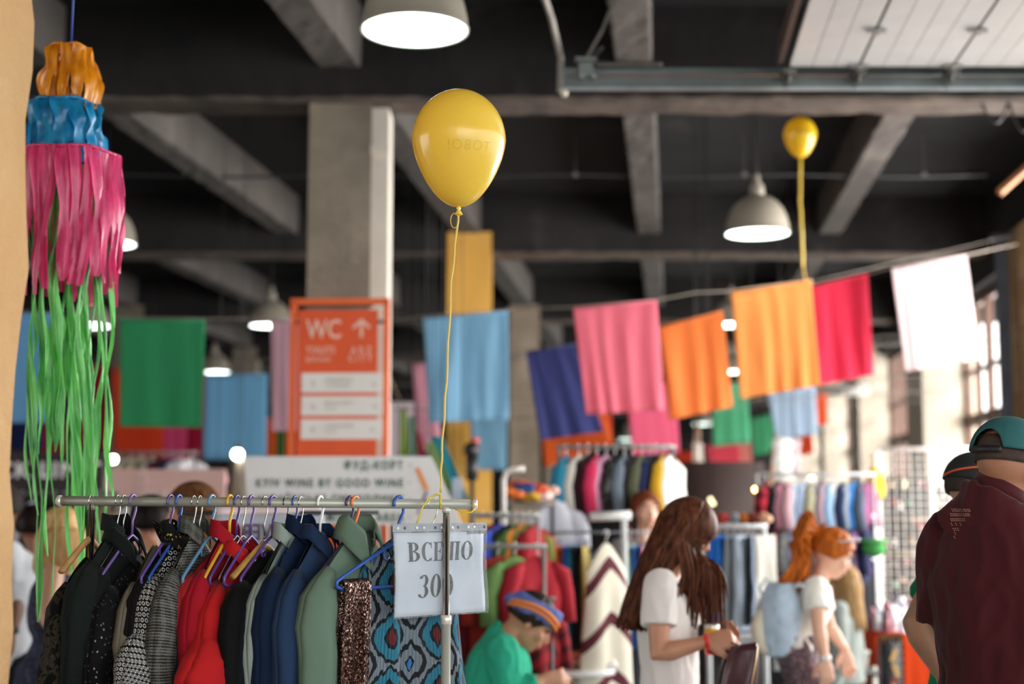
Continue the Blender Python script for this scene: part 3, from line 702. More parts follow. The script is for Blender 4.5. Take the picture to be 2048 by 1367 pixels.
# ------------------------------------------------------------ the clothes rack in front
RY = 3.7
def barz(x): a, b = P(120, 1001, RY), P(948, 1008, RY); return a.z+(b.z-a.z)*(x-a.x)/(b.x-a.x)
xa, xb = P(120, 1000, RY).x, P(948, 1000, RY).x
M_bar = plain('a9aca2', .38, .25, .04); M_chr = plain('b8b2ac', .18, 1, .04); M_cap = plain('d8d4cc', .3, .3, .03)
rk = thing('clothes_rack', 'pale grey tubular clothes rack with chrome upper posts in the foreground', 'rack', (0, RY, 0))
M().tube([(xa, 0, barz(xa)), (xb, 0, barz(xb))], .0125, 24).obj('top_bar', M_bar, rk)
for x in (xa, xb):
    s_ = -1 if x == xa else 1
    M().tube([(x-.004*s_, 0, barz(x)), (x+.006*s_, 0, barz(x)), (x+.009*s_, 0, barz(x))], [.0148, .0148, .010], 20).obj('end_cap', M_cap, rk)
for px_ in (183, 893):
    x = P(px_, 1000, RY).x
    M().tube([(x, 0, .55), (x, 0, barz(x)-.006)], .0088 if px_ > 500 else .0105, 20).obj('upper_post', M_chr, rk)
    M().tube([(x, 0, .1), (x, 0, 1.352)], .0122, 20).obj('lower_post', M_bar, rk)
    M().tube([(x, 0, 1.335), (x, 0, 1.336), (x, 0, 1.358), (x, 0, 1.359)], [.0125, .0142, .0142, .0125], 20).obj('post_collar', M_cap, rk)
    M().tube([(x, 0, barz(x)-.022), (x, 0, barz(x)-.008)], .0105, 16).obj('post_socket', M_cap, rk)
    M().tube([(x, -.22, .09), (x, .22, .09)], .0125, 12).obj('foot_bar', M_bar, rk)
    for y in (-.2, .2):
        m = M(); m.cyl((x-.012, y, .03), (x+.012, y, .03), .028, n=16); m.box((x, y, .065), (.02, .03, .05)); m.obj('caster', M_dark, rk)
M().tube([(P(183, 1000, RY).x, 0, .12), (P(893, 1000, RY).x, 0, .12)], .01, 12).obj('bottom_bar', M_bar, rk)
m = M()
for i_, (px0, px1, up) in enumerate(((862, 882, 1), )):
    p = [P(828, 1058, RY-.02), P(838, 1035, RY-.03), P(846, 1012, RY-.03), P(858, 996, RY-.016), P(872, 988, RY), P(880, 990, RY-.01), P(881, 1004, RY-.02), P(881, 1018, RY-.015)]
    m.tube([q-V((0, RY, 0)) for q in p], .0032, 6, squash=.5)
p = [P(910, 1017, RY-.02), P(925, 1024, RY-.03), P(942, 1024, RY-.03), P(950, 1016, RY-.01), P(946, 1005, RY-.016)]
m.tube([q-V((0, RY, 0)) for q in p], .0034, 6, squash=.5)
tag(m.obj('balloon_ribbon', plain('d9c33c', .35, 0, .06), loc=(0, RY, 0)), 'yellow ribbon wound round the right end of the rack bar', 'ribbon')

# --- fabrics (uv in metres: u round the cloth, v down)
def fab(col, kind='plain', col2=None, rough=.85, sheen=.02):
    key = ('fab', str(col), kind, str(col2))
    if key in _mc: return _mc[key]
    t = NT('fabric'); c = srgb(col); c2 = srgb(col2) if col2 else tuple(x*.7 for x in c[:3])+(1,); uv = t.co('UV'); ob = t.co('Object')
    t.set('Roughness', rough); t.set('Sheen Weight', sheen); t.set('Specular IOR Level', .15)
    sep = t.n('ShaderNodeSeparateXYZ', {0: uv}); U, W = sep.outputs[0], sep.outputs[1]
    big = t.noise(7, 4, ob); fine = t.noise(900, 2, ob)
    base = t.mix(t.math('MULTIPLY', big, .35), c, c2)
    if kind == 'plain':
        t.set('Base Color', t.mix(t.math('MULTIPLY', fine, .25), base, c2)); t.bump(t.math('ADD', t.noise(28, 4, ob), t.math('MULTIPLY', fine, .2)), .25, .004)
    elif kind == 'knit':
        wv = t.math('MULTIPLY', t.math('SINE', t.math('MULTIPLY', U, 900)), t.math('SINE', t.math('MULTIPLY', W, 700)))
        t.set('Base Color', t.mix(t.math('MULTIPLY_ADD', wv, .3, .5), base, c2)); t.bump(wv, .5, .002)
    elif kind == 'denim':
        tw = t.math('SINE', t.math('MULTIPLY', t.math('ADD', U, W), 2200)); sl = t.noise(300, 3, t.co('UV', (1, .08, 1)))
        k = t.math('ADD', t.math('MULTIPLY', tw, .12), t.math('MULTIPLY', sl, .7)); t.set('Base Color', t.mix(k, c, c2)); t.bump(tw, .15, .001)
        w_ = t.noise(9, 4, ob)
    elif kind == 'tweed':
        a = t.math('SINE', t.math('MULTIPLY', W, 950)); b = t.noise(420, 2, t.co('UV', (.5, 1, 1))); pl = t.math('GREATER_THAN', t.math('SINE', t.math('MULTIPLY', W, 180)), .3); pu = t.math('GREATER_THAN', t.math('SINE', t.math('MULTIPLY', U, 180)), .3)
        k = t.math('ADD', t.math('MULTIPLY', a, .25), t.math('ADD', b, t.math('MULTIPLY', t.math('ADD', pl, pu), .13)))
        t.set('Base Color', t.ramp(k, [(.35, c2), (.8, c)])); t.bump(k, .5, .002)
    elif kind == 'rings':
        s_ = .0135
        row = t.math('FLOOR', t.math('DIVIDE', W, s_)); off = t.math('MULTIPLY', t.math('MODULO', row, 2), .5)
        fx = t.math('SUBTRACT', t.math('FRACT', t.math('ADD', t.math('DIVIDE', U, s_), off)), .5); fy = t.math('SUBTRACT', t.math('FRACT', t.math('DIVIDE', W, s_)), .5)
        r = t.math('SQRT', t.math('ADD', t.math('MULTIPLY', fx, fx), t.math('MULTIPLY', fy, fy)))
        k = t.math('LESS_THAN', t.math('ABSOLUTE', t.math('SUBTRACT', r, .3)), .09)
        t.set('Base Color', t.mix(k, c, c2))
    elif kind == 'dots':
        vo = t.n('ShaderNodeTexVoronoi', {'Vector': uv, 'Scale': 90.0}); k = t.math('LESS_THAN', vo.outputs['Distance'], .22)
        t.set('Base Color', t.mix(k, c, c2)); t.set('Metallic', t.math('MULTIPLY', k, .6)); t.set('Roughness', t.math('MULTIPLY_ADD', k, -.5, .85))
    elif kind == 'camo':
        n = t.noise(16, 4, ob, dist=1.5); t.set('Base Color', t.ramp(n, [(.44, c), (.47, c2), (.55, c2), (.58, c)], True))
    elif kind == 'lace':
        vo = t.n('ShaderNodeTexVoronoi', {'Vector': uv, 'Scale': 130.0}); t.set('Base Color', t.mix(vo.outputs['Distance'], c2, c)); t.bump(vo.outputs['Distance'], .7, .003)
    elif kind == 'sequin':
        vo = t.n('ShaderNodeTexVoronoi', {'Vector': uv, 'Scale': 330.0}); rn_ = vo.outputs['Color']
        sp = t.n('ShaderNodeSeparateColor', {0: rn_})
        t.set('Base Color', t.ramp(sp.outputs[0], [(0, srgb('150a09')), (.55, srgb('38201a')), (.88, srgb('6a4436')), (1, srgb('c09c88'))]))
        t.set('Metallic', .55); t.set('Roughness', .35)
        cm = t.n('ShaderNodeNormalMap', {'Strength': .9, 'Color': t.mix(.55, (.5, .5, 1, 1), rn_)}); t.set('Normal', cm.outputs[0])
    elif kind == 'stripe':
        k = t.math('GREATER_THAN', t.math('SINE', t.math('MULTIPLY', U, 190)), .1); t.set('Base Color', t.mix(k, c, c2))
    elif kind == 'bands':
        k = t.math('LESS_THAN', t.math('ABSOLUTE', t.math('SUBTRACT', t.math('FRACT', t.math('MULTIPLY_ADD', W, 3.3, .15)), .5)), .12)
        t.set('Base Color', t.mix(k, c, c2))
    elif kind == 'floral':
        n = t.noise(30, 5, ob, .7, .6); t.set('Base Color', t.ramp(n, [(.38, c), (.5, c2), (.62, tuple(x*1.25 for x in c[:3])+(1,))]))
    elif kind == 'plaid':
        a = t.math('GREATER_THAN', t.math('SINE', t.math('MULTIPLY', U, 75)), .2); b = t.math('GREATER_THAN', t.math('SINE', t.math('MULTIPLY', W, 75)), .2)
        t.set('Base Color', t.mix(t.math('MULTIPLY', t.math('ADD', a, b), .5), c, c2))
    elif kind == 'ikat':
        ds = t.n('ShaderNodeTexNoise', {'Vector': t.co('UV', (160, 9, 1)), 'Scale': 1.0, 'Detail': 3.0})
        dv = t.math('MULTIPLY', t.math('SUBTRACT', ds.outputs['Fac'], .5), .035)
        W2 = t.math('ADD', W, dv); cw, ch = .085, .135
        def cell(ou, ow):
            fx = t.math('ABSOLUTE', t.math('SUBTRACT', t.math('FRACT', t.math('MULTIPLY_ADD', U, 1/cw, ou)), .5)); fy = t.math('ABSOLUTE', t.math('SUBTRACT', t.math('FRACT', t.math('MULTIPLY_ADD', W2, 1/ch, ow)), .5))
            return fx, fy
        ax_, ay_ = cell(0, 0); bx_, by_ = cell(.5, .5)
        dA = t.math('ADD', t.math('MULTIPLY', ax_, 2.5), t.math('POWER', t.math('MULTIPLY', ay_, 2.0), 1.6))
        dB = t.math('ADD', t.math('MULTIPLY', bx_, 3.4), t.math('POWER', t.math('MULTIPLY', by_, 2.4), 1.5))
        teal, red, blk_, gry, dk, blu = srgb('2f7f9c'), srgb('6a2226'), srgb('14181c'), srgb('7f8c98'), srgb('23292e'), srgb('3e7ed0')
        cA = t.ramp(dA, [(0, red), (.17, blk_), (.3, teal), (.78, blk_), (.99, gry)], True)
        cB = t.ramp(dB, [(0, blu), (.12, blk_), (.2, gry), (.62, blk_), (.95, gry)], True)
        k = t.math('LESS_THAN', dA, .99)
        col_ = t.mix(k, cB, cA)
        pl = t.math('SINE', t.math('MULTIPLY', U, 1500)); n2 = t.noise(60, 3, t.co('UV', (4, 1, 1)))
        col_ = t.mix(t.math('MULTIPLY_ADD', pl, .16, .17), col_, dk); col_ = t.mix(t.math('MULTIPLY', n2, .25), col_, blk_)
        t.set('Base Color', col_); t.bump(pl, .5, .002); t.set('Roughness', .6)
    _mc[key] = t.m; return t.m

# --- hangers. local frame: x along the hanger (negative x is the near shoulder), z = 0 at the bar's centre
def spot(px, ang): x = P(px, 1000, RY).x; return (x, RY, barz(x)), R(90-ang)
def hook_path(rb=.0185, stem=.085, near=200):
    pts = [(rb*math.cos(R(a)), 0, rb*math.sin(R(a))) for a in range(near, -31, -15)]
    pts += [(rb*.9, 0, -.022), (.008, 0, -.036), (.001, 0, -.048), (0, 0, -stem)]
    return pts
def hanger(px, ang, kind, col, label, stem=.085, half=.152, bar=True, r=.0034, hookcol=None):
    loc, rz = spot(px, ang); t_ = thing('clothes_hanger', label, 'hanger', loc, rz, 'hangers on the front clothes rack')
    mt = plain(col, .3 if kind != 'wood' else .45, .9 if kind == 'wire' else 0, .08 if kind != 'wood' else .18, 14)
    hr = .0016 if kind in ('wire', 'wood') else r
    hm = plain(hookcol or 'b9b9b6', .25, 1, 0) if kind in ('wire', 'wood') else mt
    M().tube(hook_path(.0145+hr*.9, stem), hr, 8).obj('hook', hm, t_)
    z0 = -stem
    if kind == 'wood':
        m = M(); rg = []
        for i in range(-10, 11):
            s = i/10; x = s*half; z = z0-.012-.075*abs(s)**1.3-.0*abs(s); h = .022-.008*abs(s); tk = .0065+.003*abs(s)
            y = .012*abs(s)**2
            rg.append([(x, y+tk*math.cos(a), z+h*.5*math.sin(a)) for a in [j*math.pi/5 for j in range(10)]])
        m.rings(rg); m.obj('shoulder_bar', mt, t_)
        M().cyl((0, 0, z0-.012), (0, 0, z0+.006), .004, n=10).obj('ferrule', hm, t_)
    else:
        m = M(); e = half
        if kind == 'wire': pth = [(0, 0, z0), (-.02, 0, z0-.006), (-e*.9, 0, z0-.088), (-e, 0, z0-.103), (-e*.93, 0, z0-.113), (0, 0, z0-.115), (e*.93, 0, z0-.113), (e, 0, z0-.103), (e*.9, 0, z0-.088), (.02, 0, z0-.006)]
        else: pth = [(0, 0, z0), (-.03, 0, z0-.014), (-e*.9, 0, z0-.088), (-e, 0, z0-.1), (-e*1.0, 0, z0-.112), (-e*.9, 0, z0-.12), (0, 0, z0-.12), (e*.9, 0, z0-.12), (e, 0, z0-.112), (e, 0, z0-.1), (e*.9, 0, z0-.088), (.03, 0, z0-.014)]
        m.tube(pth, hr if kind == 'wire' else r*1.15, 8, closed=True); fr_ = m.obj('shoulder_frame', mt, t_)
        if kind == 'plastic':
            m = M(); m.tube([(-.055, 0, z0-.03), (-.05, 0, z0-.052), (-.035, 0, z0-.05)], r*.7, 6); m.tube([(.055, 0, z0-.03), (.05, 0, z0-.052), (.035, 0, z0-.05)], r*.7, 6)
            for k_, s_ in enumerate((-1, 1)):
                M().tube([(s_*.055, 0, z0-.03), (s_*.052, 0, z0-.05), (s_*.04, 0, z0-.052), (s_*.036, 0, z0-.044)], r*.7, 6).obj('strap_hook', mt, fr_)
    return t_

# --- garments
def garment(px, ang, mat, label, cat='shirt', name='hanging_shirt', neck=.088, W=.165, drop=.075, L=.75, T=.028, sleeve='long', sr=(.05, .055, .05), sl=.55, out=.02,
            collar=None, cmat=None, seed=0, taper=1.05, fold=.01, wav=26, y0=0, tilt=0, parts=None, near_only=False, dip=.0, group='garments on the front clothes rack', flare=0, nv=26, swing=0.0, loc=None, rz=None, amp=1.0):
    if loc is None: loc, rz = spot(px, ang)
    t_ = thing(name, label, cat, loc, rz, group)
    rnd_ = random.Random(seed); ph = rnd_.uniform(0, 6); ph2 = rnd_.uniform(0, 6)
    def fn(u, v):
        a = 2*math.pi*u; cx = math.cos(a); w_ = W*(.93+(taper-.93)*v**.7-.05*math.sin(v*3.1))
        s = w_*cx
        zt = -neck-drop*(abs(cx))**1.25-.012*abs(cx)**6
        if abs(cx) < .38: zt -= dip*(1-(abs(cx)/.38)**2)
        th = T*(.16+.84*min(1, v*7)**.6)*(1+.25*math.sin(v*2.4+ph))
        y = th*math.sin(a)*(.75+.25*abs(math.sin(a)))
        ff = min(1, v*3.2)
        y += ff*(fold*math.sin(s*wav+ph+1.5*v)+fold*.7*math.sin(s*wav*1.9+ph2-2*v)+fold*1.1*noise.noise(V((s*14, v*5, seed)))*(1 if math.sin(a) < 0 else .4))
        y += ff*fold*.25*noise.noise(V((s*45, v*14, seed+3)))
        return (s-swing*v, y+y0+flare*v*math.sin(a), zt-L*v), (u*W*4.4, zt*-1+L*v)
    M().grid(fn, 72, nv+8).obj('body', mat, t_)
    if sleeve:
        for sd in ((-1, 1) if not near_only else (-1,)):
            ln = sl*rnd_.uniform(.95, 1.05); r0, r1, r2 = sr
            zsh = -neck-drop
            zq = lambda q: -neck-drop*q**1.25-.012*q**6
            cen = [(sd*W*.70, 0, zq(.70)-.022), (sd*W*.82, 0, zq(.82)-r0*.72), (sd*(W*.94), 0, zq(.96)-r0*.95), (sd*(W+.004), .0, zsh-.12)]
            rad = [.02, r0*.74, r0*1.0, r0*1.06]
            nn = 12
            for i in range(1, nn+1):
                q = i/nn
                cen.append((sd*(W+.006+out*q+.008*math.sin(q*4+ph)), .006*math.sin(q*5+ph2)+(-.012 if sd < 0 else .012)*q, zsh-.125-(ln-.1)*q)); rad.append(r1+(r2-r1)*q if q > .3 else r0*1.0+(r1+(r2-r1)*.3-r0*1.0)*q/.3)
            m = M(); k = 22; rg = []; uvs = []
            cen = [V(c) for c in cen]; acc = 0
            for i, c in enumerate(cen):
                tg = (cen[min(i+1, len(cen)-1)]-cen[max(0, i-1)]).normalized(); yv = V((0, 1, 0)); nx = yv.cross(tg).normalized(); row = []
                if i: acc += (cen[i]-cen[i-1]).length
                for j in range(k+1):
                    a = 2*math.pi*j/k; rr = rad[i]
                    wob = 1+amp*.12*noise.noise(V((math.cos(a)*2, math.sin(a)*2, i*.7+seed*3)))+amp*.10*math.sin(a*3+i*.55+ph)*min(1, i/5)+amp*.07*noise.noise(V((math.cos(a)*5, math.sin(a)*5, i*1.6+seed)))
                    row.append(c+nx*(math.cos(a)*rr*wob)+yv*(math.sin(a)*rr*.66*wob)); uvs.append((rr*a+1.7, acc+.05))
                rg.append(row)
            kk = k+1; vs = [p for r_ in rg for p in r_]
            m.add(vs, [(i*kk+j, i*kk+j+1, (i+1)*kk+j+1, (i+1)*kk+j) for i in range(len(cen)-1) for j in range(k)], uvs)
            sm_ = mat
            so = m.obj('sleeve', sm_, t_, solid=.0022)
            if sleeve == 'cuff':
                c = cen[-1]; M().tube([c+V((0, 0, .045)), c+V((0, 0, .02)), c], [rad[-1]*1.04, rad[-1]*1.06, rad[-1]*1.04], 20, squash=1.0, side=(1, 0, 0), caps=False).obj('cuff', cmat or mat, so, solid=.003)
    cm_ = cmat or mat
    if collar:
        zc = -neck
        rx, ry = .056, .036
        def base(u):  # opening toward -y
            a = R(-90+24)+R(360-48)*u; return V((rx*math.cos(a), ry*math.sin(a)+y0, zc-.012-.035*(1-abs(2*u-1)**.0)*0-.05*max(0, abs(2*u-1)-.6)*2))
        def cf(u, v):
            b = base(u); a = R(-90+24)+R(360-48)*u; o_ = V((math.cos(a), math.sin(a)*.8, 0)); edge = abs(2*u-1)
            h = .032
            if collar == 'shirt':
                if v < .4: p = b+V((0, 0, h*v/.4))-o_*(.002*v)
                else:
                    q = (v-.4)/.6; p = b+V((0, 0, h))+o_*(.003+.014*q+.012*q*edge**3)+V((0, 0, -.036*q-.028*q*edge**4+.005*math.sin(q*3.14)))
            elif collar == 'stand':
                p = b+V((0, 0, .042*v))-o_*.004*v+V((0, 0, .003*math.sin(u*13)))
            elif collar == 'ruffle':
                p = b+V((0, 0, .05*v))+o_*(.02*v+.012*v*math.sin(u*34))+V((0, 0, .008*math.sin(u*29+v*3)*v))
            elif collar == 'wide':
                if v < .4: p = b+V((0, 0, .045*v/.4))
                else:
                    q = (v-.4)/.6; p = b+V((0, 0, .042))+o_*(.004+.022*q+.016*q*edge**3)+V((0, 0, -.055*q-.045*q*edge**3+.006*math.sin(q*3.14)))
            return p, (u*.4+2, v*.06)
        M().grid(cf, 40, 8).obj('collar', cm_, t_, solid=.0035)
    if parts: parts(t_, fn)
    return t_
def placket(mat_, n=6, col='d8d2c4', x=.0):
    def go(t_, fn):
        # the button band runs down the side that faces the camera (-y)
        m = M(); u0 = .75
        def g(u, v): p = V(fn(u0+(u-.5)*.028, .02+v*.95)[0]); return p+V((0, -.0035, 0)), (u*.03, v*.7)
        m.grid(g, 3, 30); bb_ = m.obj('button_band', mat_, t_, solid=.002)
        for i in range(n):
            p = V(fn(u0, .06+i*.16)[0]); M().cyl(p+V((0, -.008, 0)), p+V((0, -.0045, 0)), .0055, n=14).obj('button', plain(col, .3, 0, 0), bb_)
    return go
def seam_yoke(col):
    def go(t_, fn):
        m = M()
        for v0 in (.16,):
            m.tube([V(fn(.55+.4*i/30, v0)[0])+V((0, -.0016, 0)) for i in range(31)], .0011, 4)
        m.obj('stitching', plain(col, .7, 0, 0), t_)
        m = M(); p = V(fn(.66, .3)[0]); m.grid(lambda u, v: (V(fn(.62+.08*u, .26+.14*v)[0])+V((0, -.003, 0)), (u*.1, v*.1)), 6, 6); m.obj('chest_pocket', t_.children[0].data.materials[0], t_, solid=.003)
    return go
BLK = '0e1012'
# hangers, left to right
hanger(182, 4, 'wood', 'c59a63', 'pale wooden hanger with a steel hook, first on the rack bar')
hanger(236, 8, 'wire', 'b4b4b4', 'thin wire hanger at the left inside the dark green knitted jacket')
hanger(248, 10, 'wire', 'a4a4a4', 'twisted wire hanger left of the lilac plastic hanger')
hanger(266, 13, 'plastic', '6f5a9c', 'lilac plastic hanger standing alone above the small print black blouse')
hanger(341, 12, 'plastic', '5a4690', 'purple plastic hanger beside the bright blue hanger')
hanger(358, 13, 'plastic', '2a4f9e', 'bright blue plastic hanger under the gold dotted ruffle collar')
hanger(388, 10, 'wire', 'b8b4a8', 'thin wire hanger between the bright blue and the slate blue hangers')
hanger(400, 10, 'wire', 'b0aca0', 'twisted wire hanger of the grey tweed jacket')
hanger(424, 14, 'plastic', '5b86a6', 'slate blue plastic hanger with notched shoulders', r=.004)
hanger(460, 11, 'plastic', 'cfa12c', 'mustard yellow plastic hanger holding the crimson blouse', r=.004)
hanger(474, 13, 'plastic', '4a3a80', 'dark purple plastic hanger right of the mustard yellow hanger')
hanger(487, 11, 'wire', 'b8b8b8', 'wire hanger with a glinting twisted neck between two purple hangers')
hanger(503, 14, 'plastic', '5d4694', 'purple plastic hanger of the bright red jacket')
hanger(530, 15, 'wood', 'b08a48', 'honey coloured wooden hanger inside the black dress', stem=.095)
hanger(546, 20, 'plastic', '55408c', 'purple plastic hanger right of the honey coloured wooden hanger')
hanger(572, 15, 'wire', '3f5a48', 'dark green coated wire hanger of the mint shirt', hookcol='3f5a48')
hanger(590, 14, 'plastic', '264a8e', 'navy blue plastic hanger of the navy blouse', r=.0028)
hanger(602, 14, 'wire', 'bcbcbc', 'shiny wire hanger between the navy blouse and the denim shirt')
hanger(641, 15, 'plastic', 'dfe3e2', 'milky white plastic hanger in the collar of the denim shirt', r=.0036)
hanger(700, 26, 'plastic', '43365e', 'dark violet plastic hanger behind the orange hanger')
hanger(711, 26, 'plastic', 'e0702c', 'orange plastic hanger in the collar of the sage green shirt', r=.0036)
hanger(798, 40, 'plastic', '2450a4', 'royal blue plastic hanger that carries the sequinned cloth', half=.215, r=.0042, stem=.09)
hanger(866, 46, 'wire', '5c5c5c', 'thin dark wire hanger behind the price sign', stem=.065, half=.13)
# garments, left to right
garment(180, 5, fab('0a0b0a', 'camo', '342f26'), 'black top with a brown leaf print, first garment on the rack', 'blouse', 'hanging_blouse', neck=0.140, W=.17, sleeve='short', sl=.3, seed=1, T=.02, near_only=True)
garment(236, 10, fab('080f0f', 'knit', '161e1c'), 'long dark green knitted jacket near the left end of the rack', 'jacket', 'hanging_jacket', neck=0.062, W=.19, drop=.11, seed=2, collar='stand', sl=.75, out=.03, sr=(.055, .055, .045), L=.9)
garment(250, 10, fab('0d1312', 'plain'), 'black green blouse with a soft collar right of the knitted jacket', 'blouse', 'hanging_blouse', neck=0.085, W=.16, seed=3, collar='shirt', sl=.6, drop=.1, L=.85)
garment(272, 10, fab('0b0b0d', 'dots', '6a6460'), 'black blouse with tiny pale specks under the lilac hanger', 'blouse', 'hanging_blouse', neck=0.150, W=.17, seed=4, sleeve='long', sl=.5, L=.8, drop=.07)
garment(312, 8, fab('6c675a', 'plain'), 'khaki grey coat showing only a narrow edge', 'coat', 'hanging_coat', neck=0.110, W=.165, seed=5, sl=.7, out=.0, sr=(.04, .035, .03), L=.9, drop=.12)
garment(334, 11, fab('0c0d0f', 'plain'), 'plain black cardigan right of the khaki grey coat', 'cardigan', 'hanging_cardigan', neck=0.110, W=.15, seed=6, sl=.6, L=.85, drop=.09)
garment(358, 13, fab('08090b', 'rings', 'c4c6c6'), 'black blouse printed with small white rings and a flared sleeve', 'blouse', 'hanging_blouse', neck=0.090, W=.16, seed=7, sl=.29, out=.10, sr=(.045, .06, .095), drop=.12, L=.85, collar='ruffle', cmat=fab('0b0b0c', 'dots', 'd2b25a'))
garment(392, 10, fab('6a6c68', 'tweed', '161818'), 'grey checked tweed jacket in the middle left of the rack', 'jacket', 'hanging_jacket', neck=0.066, W=.175, seed=8, sl=.62, out=.03, sr=(.055, .06, .055), drop=.13, L=.9, collar='stand')
garment(412, 11, fab('0d1016', 'lace', '1d2430'), 'black lace dress between the tweed jacket and the coral top', 'dress', 'hanging_dress', neck=0.140, W=.14, seed=9, sleeve='short', sl=.25, L=.9)
garment(430, 13, fab('ac2830', 'plain'), 'coral red vest on the slate blue hanger', 'vest', 'hanging_vest', neck=0.125, W=.15, seed=10, sl=.5, out=.0, sr=(.045, .04, .035), drop=.06, L=.8)
garment(452, 12, fab('981022', 'plain'), 'crimson blouse with a stand collar on the mustard yellow hanger', 'blouse', 'hanging_blouse', neck=0.075, W=.17, seed=11, sl=.7, out=.02, sr=(.05, .045, .04), drop=.12, L=.85, collar='stand')
garment(472, 12, fab('8c1e24', 'lace', '6a1218'), 'dark red lace blouse beside the bright red jacket', 'blouse', 'hanging_blouse', neck=0.140, W=.15, seed=12, sl=.45, sr=(.04, .04, .035), drop=.06, L=.75)
garment(487, 13, fab('b01c20', 'plain', '8c1014'), 'bright red jacket with a wide flared sleeve', 'jacket', 'hanging_jacket', neck=0.115, W=.18, seed=13, sl=.25, out=.085, sr=(.055, .075, .10), drop=.11, L=.85, collar='shirt', amp=.7)
garment(540, 17, fab('08090b', 'plain'), 'black dress on the honey coloured wooden hanger', 'dress', 'hanging_dress', neck=0.120, W=.18, seed=14, sl=.6, sr=(.055, .055, .05), drop=.09, L=.9, T=.035)
garment(562, 16, fab('0c1018', 'plain'), 'blue black cardigan between the black dress and the mint shirt', 'cardigan', 'hanging_cardigan', neck=0.120, W=.17, seed=15, sl=.6, drop=.1, L=.9)
garment(578, 16, fab('8c9c98', 'plain'), 'pale mint shirt between the black clothes and the navy blouse', 'shirt', 'hanging_shirt', neck=0.080, W=.18, seed=16, sl=.45, sr=(.045, .04, .038), drop=.13, L=.7, collar='stand')
garment(604, 16, fab('0c1f3a', 'plain', '061222'), 'plain navy blue blouse left of the denim shirt', 'blouse', 'hanging_blouse', neck=0.060, W=.185, seed=17, sl=.75, sr=(.055, .055, .05), out=.03, drop=.13, L=.9, collar='stand', T=.035)
garment(641, 16, fab('182a46', 'denim', '283e5e'), 'blue denim shirt with a turned down collar', 'shirt', 'hanging_shirt', neck=0.072, W=.185, seed=18, sl=.7, sr=(.058, .056, .05), out=.02, drop=.12, L=.85, collar='shirt', cmat=fab('13223c', 'denim', '223656'), parts=seam_yoke('6f86a8'), T=.034)
garment(668, 16, fab('0c0f14', 'plain'), 'black shirt behind the sage green shirt', 'shirt', 'hanging_shirt', neck=0.150, W=.15, seed=19, sl=.5, L=.85, drop=.06)
garment(718, 26, fab('5f7465', 'plain', '4a5e50'), 'sage green shirt with an open collar on the orange hanger', 'shirt', 'hanging_shirt', neck=0.060, W=.19, seed=20, sl=.75, sr=(.06, .06, .055), out=.02, drop=.125, L=.85, collar='wide', parts=placket(fab('586c5c'), 5, '8d9a8a'), T=.034)
# sequinned cloth folded over the lower bar of the royal blue hanger
loc, rz = spot(798, 40)
sq = thing('sequin_cloth', 'bronze sequinned cloth folded over the royal blue hanger', 'cloth', loc, rz, 'garments on the front clothes rack')
def sf(u, v):
    x = -.196+.092*u; side = -1 if v > .5 else 1; q = abs(v-.5)*2
    y = side*(.008+.012*q)+.010*math.sin(x*70+q*2)*q+.007*math.sin(x*160)*q
    z = -.194-(.52*q if q > .04 else .0)+(.006 if q <= .04 else 0)
    L_ = .62 if side < 0 else .38
    z = -.19+.004-L_*max(0, q-.02)
    return (x*(1+.12*q)-.01*q, y, z), (u*.12, v*1.0)
M().grid(sf, 30, 60).obj('cloth', fab('6b3f34', 'sequin'), sq, solid=.002)
# ikat dress at the right end
def ikat_waist(t_, fn):
    pass
garment(850, 47, fab('3a90ad', 'ikat'), 'pleated teal, black and grey ikat dress at the right end of the rack', 'dress', 'hanging_dress', neck=.07, W=.155, drop=.08, L=.95, T=.026, sleeve=None, seed=21, taper=1.95, fold=.014, wav=42, nv=40, y0=.075)
# price sign
sx = P(866, 1000, RY).x-.0; zc = P(866, 1137, 3.72).z
ps = thing('price_sign', 'clear plastic sleeve with a white price sheet hanging at the right end of the rack', 'sign', (sx+.02, 3.708, zc), R(90-47.5+180))
# local x runs along the sheet: +x = near left end after the half turn
HW, HH = .1555, .118
def sheet(u, v, y=0): 
    x = (u-.5)*2*HW; z = (.5-v)*2*HH
    return V((x, y+.004*math.sin(x*22+z*9)+.003*math.sin(z*30+x*12), z))
tp = NT('sleeve'); tp.set('Base Color', (.45, .48, .5, 1)); tp.set('Roughness', .12); tp.set('Specular IOR Level', .8)
nb = tp.noise(22, 5, tp.co('Object', (1, 1, .45)), .6, 1.2); tp.bump(nb, .8, .02)
lw = tp.n('ShaderNodeBsdfTransparent', {'Color': (.96, .98, 1, 1)}); mx = tp.n('ShaderNodeMixShader', {0: .74}); tp.t.links.new(tp.b.outputs[0], mx.inputs[1]); tp.t.links.new(lw.outputs[0], mx.inputs[2]); tp.t.links.new(mx.outputs[0], tp.out.inputs[0])
m = M(); m.grid(lambda u, v: (sheet(.03+.95*u, .10+.885*v, .002), (u, v)), 24, 18); m.obj('paper', plain('c9d0dc', .6, 0, .03, 10), ps, solid=.0006)
m = M(); m.grid(lambda u, v: (sheet(u, v, .006), (u, v)), 30, 24); m.obj('plastic_front', tp.m, ps)
m = M(); m.grid(lambda u, v: (sheet(u, .005+.085*v, .0045), (u, v)), 24, 2); m.obj('punched_strip', plain('8a9098', .4, 0, .1), ps)
m = M(); m.grid(lambda u, v: (sheet(.02+.2*u, .09+.035*v, .0052), (u, v)), 8, 2); 
ms_ = m.obj('welded_corner', plain('5b626e', .4, 0, .1), ps)
for i in range(11):
    uu = .04+.92*i/10+(.012 if i % 2 else -.012)
    p = sheet(uu, .05, .0056); M().cyl(p, p+V((0, .0005, 0)), .0038, n=14).obj('punched_hole', plain('e7ebee' if i % 3 else '4a505c', .5, 0, 0), ps)
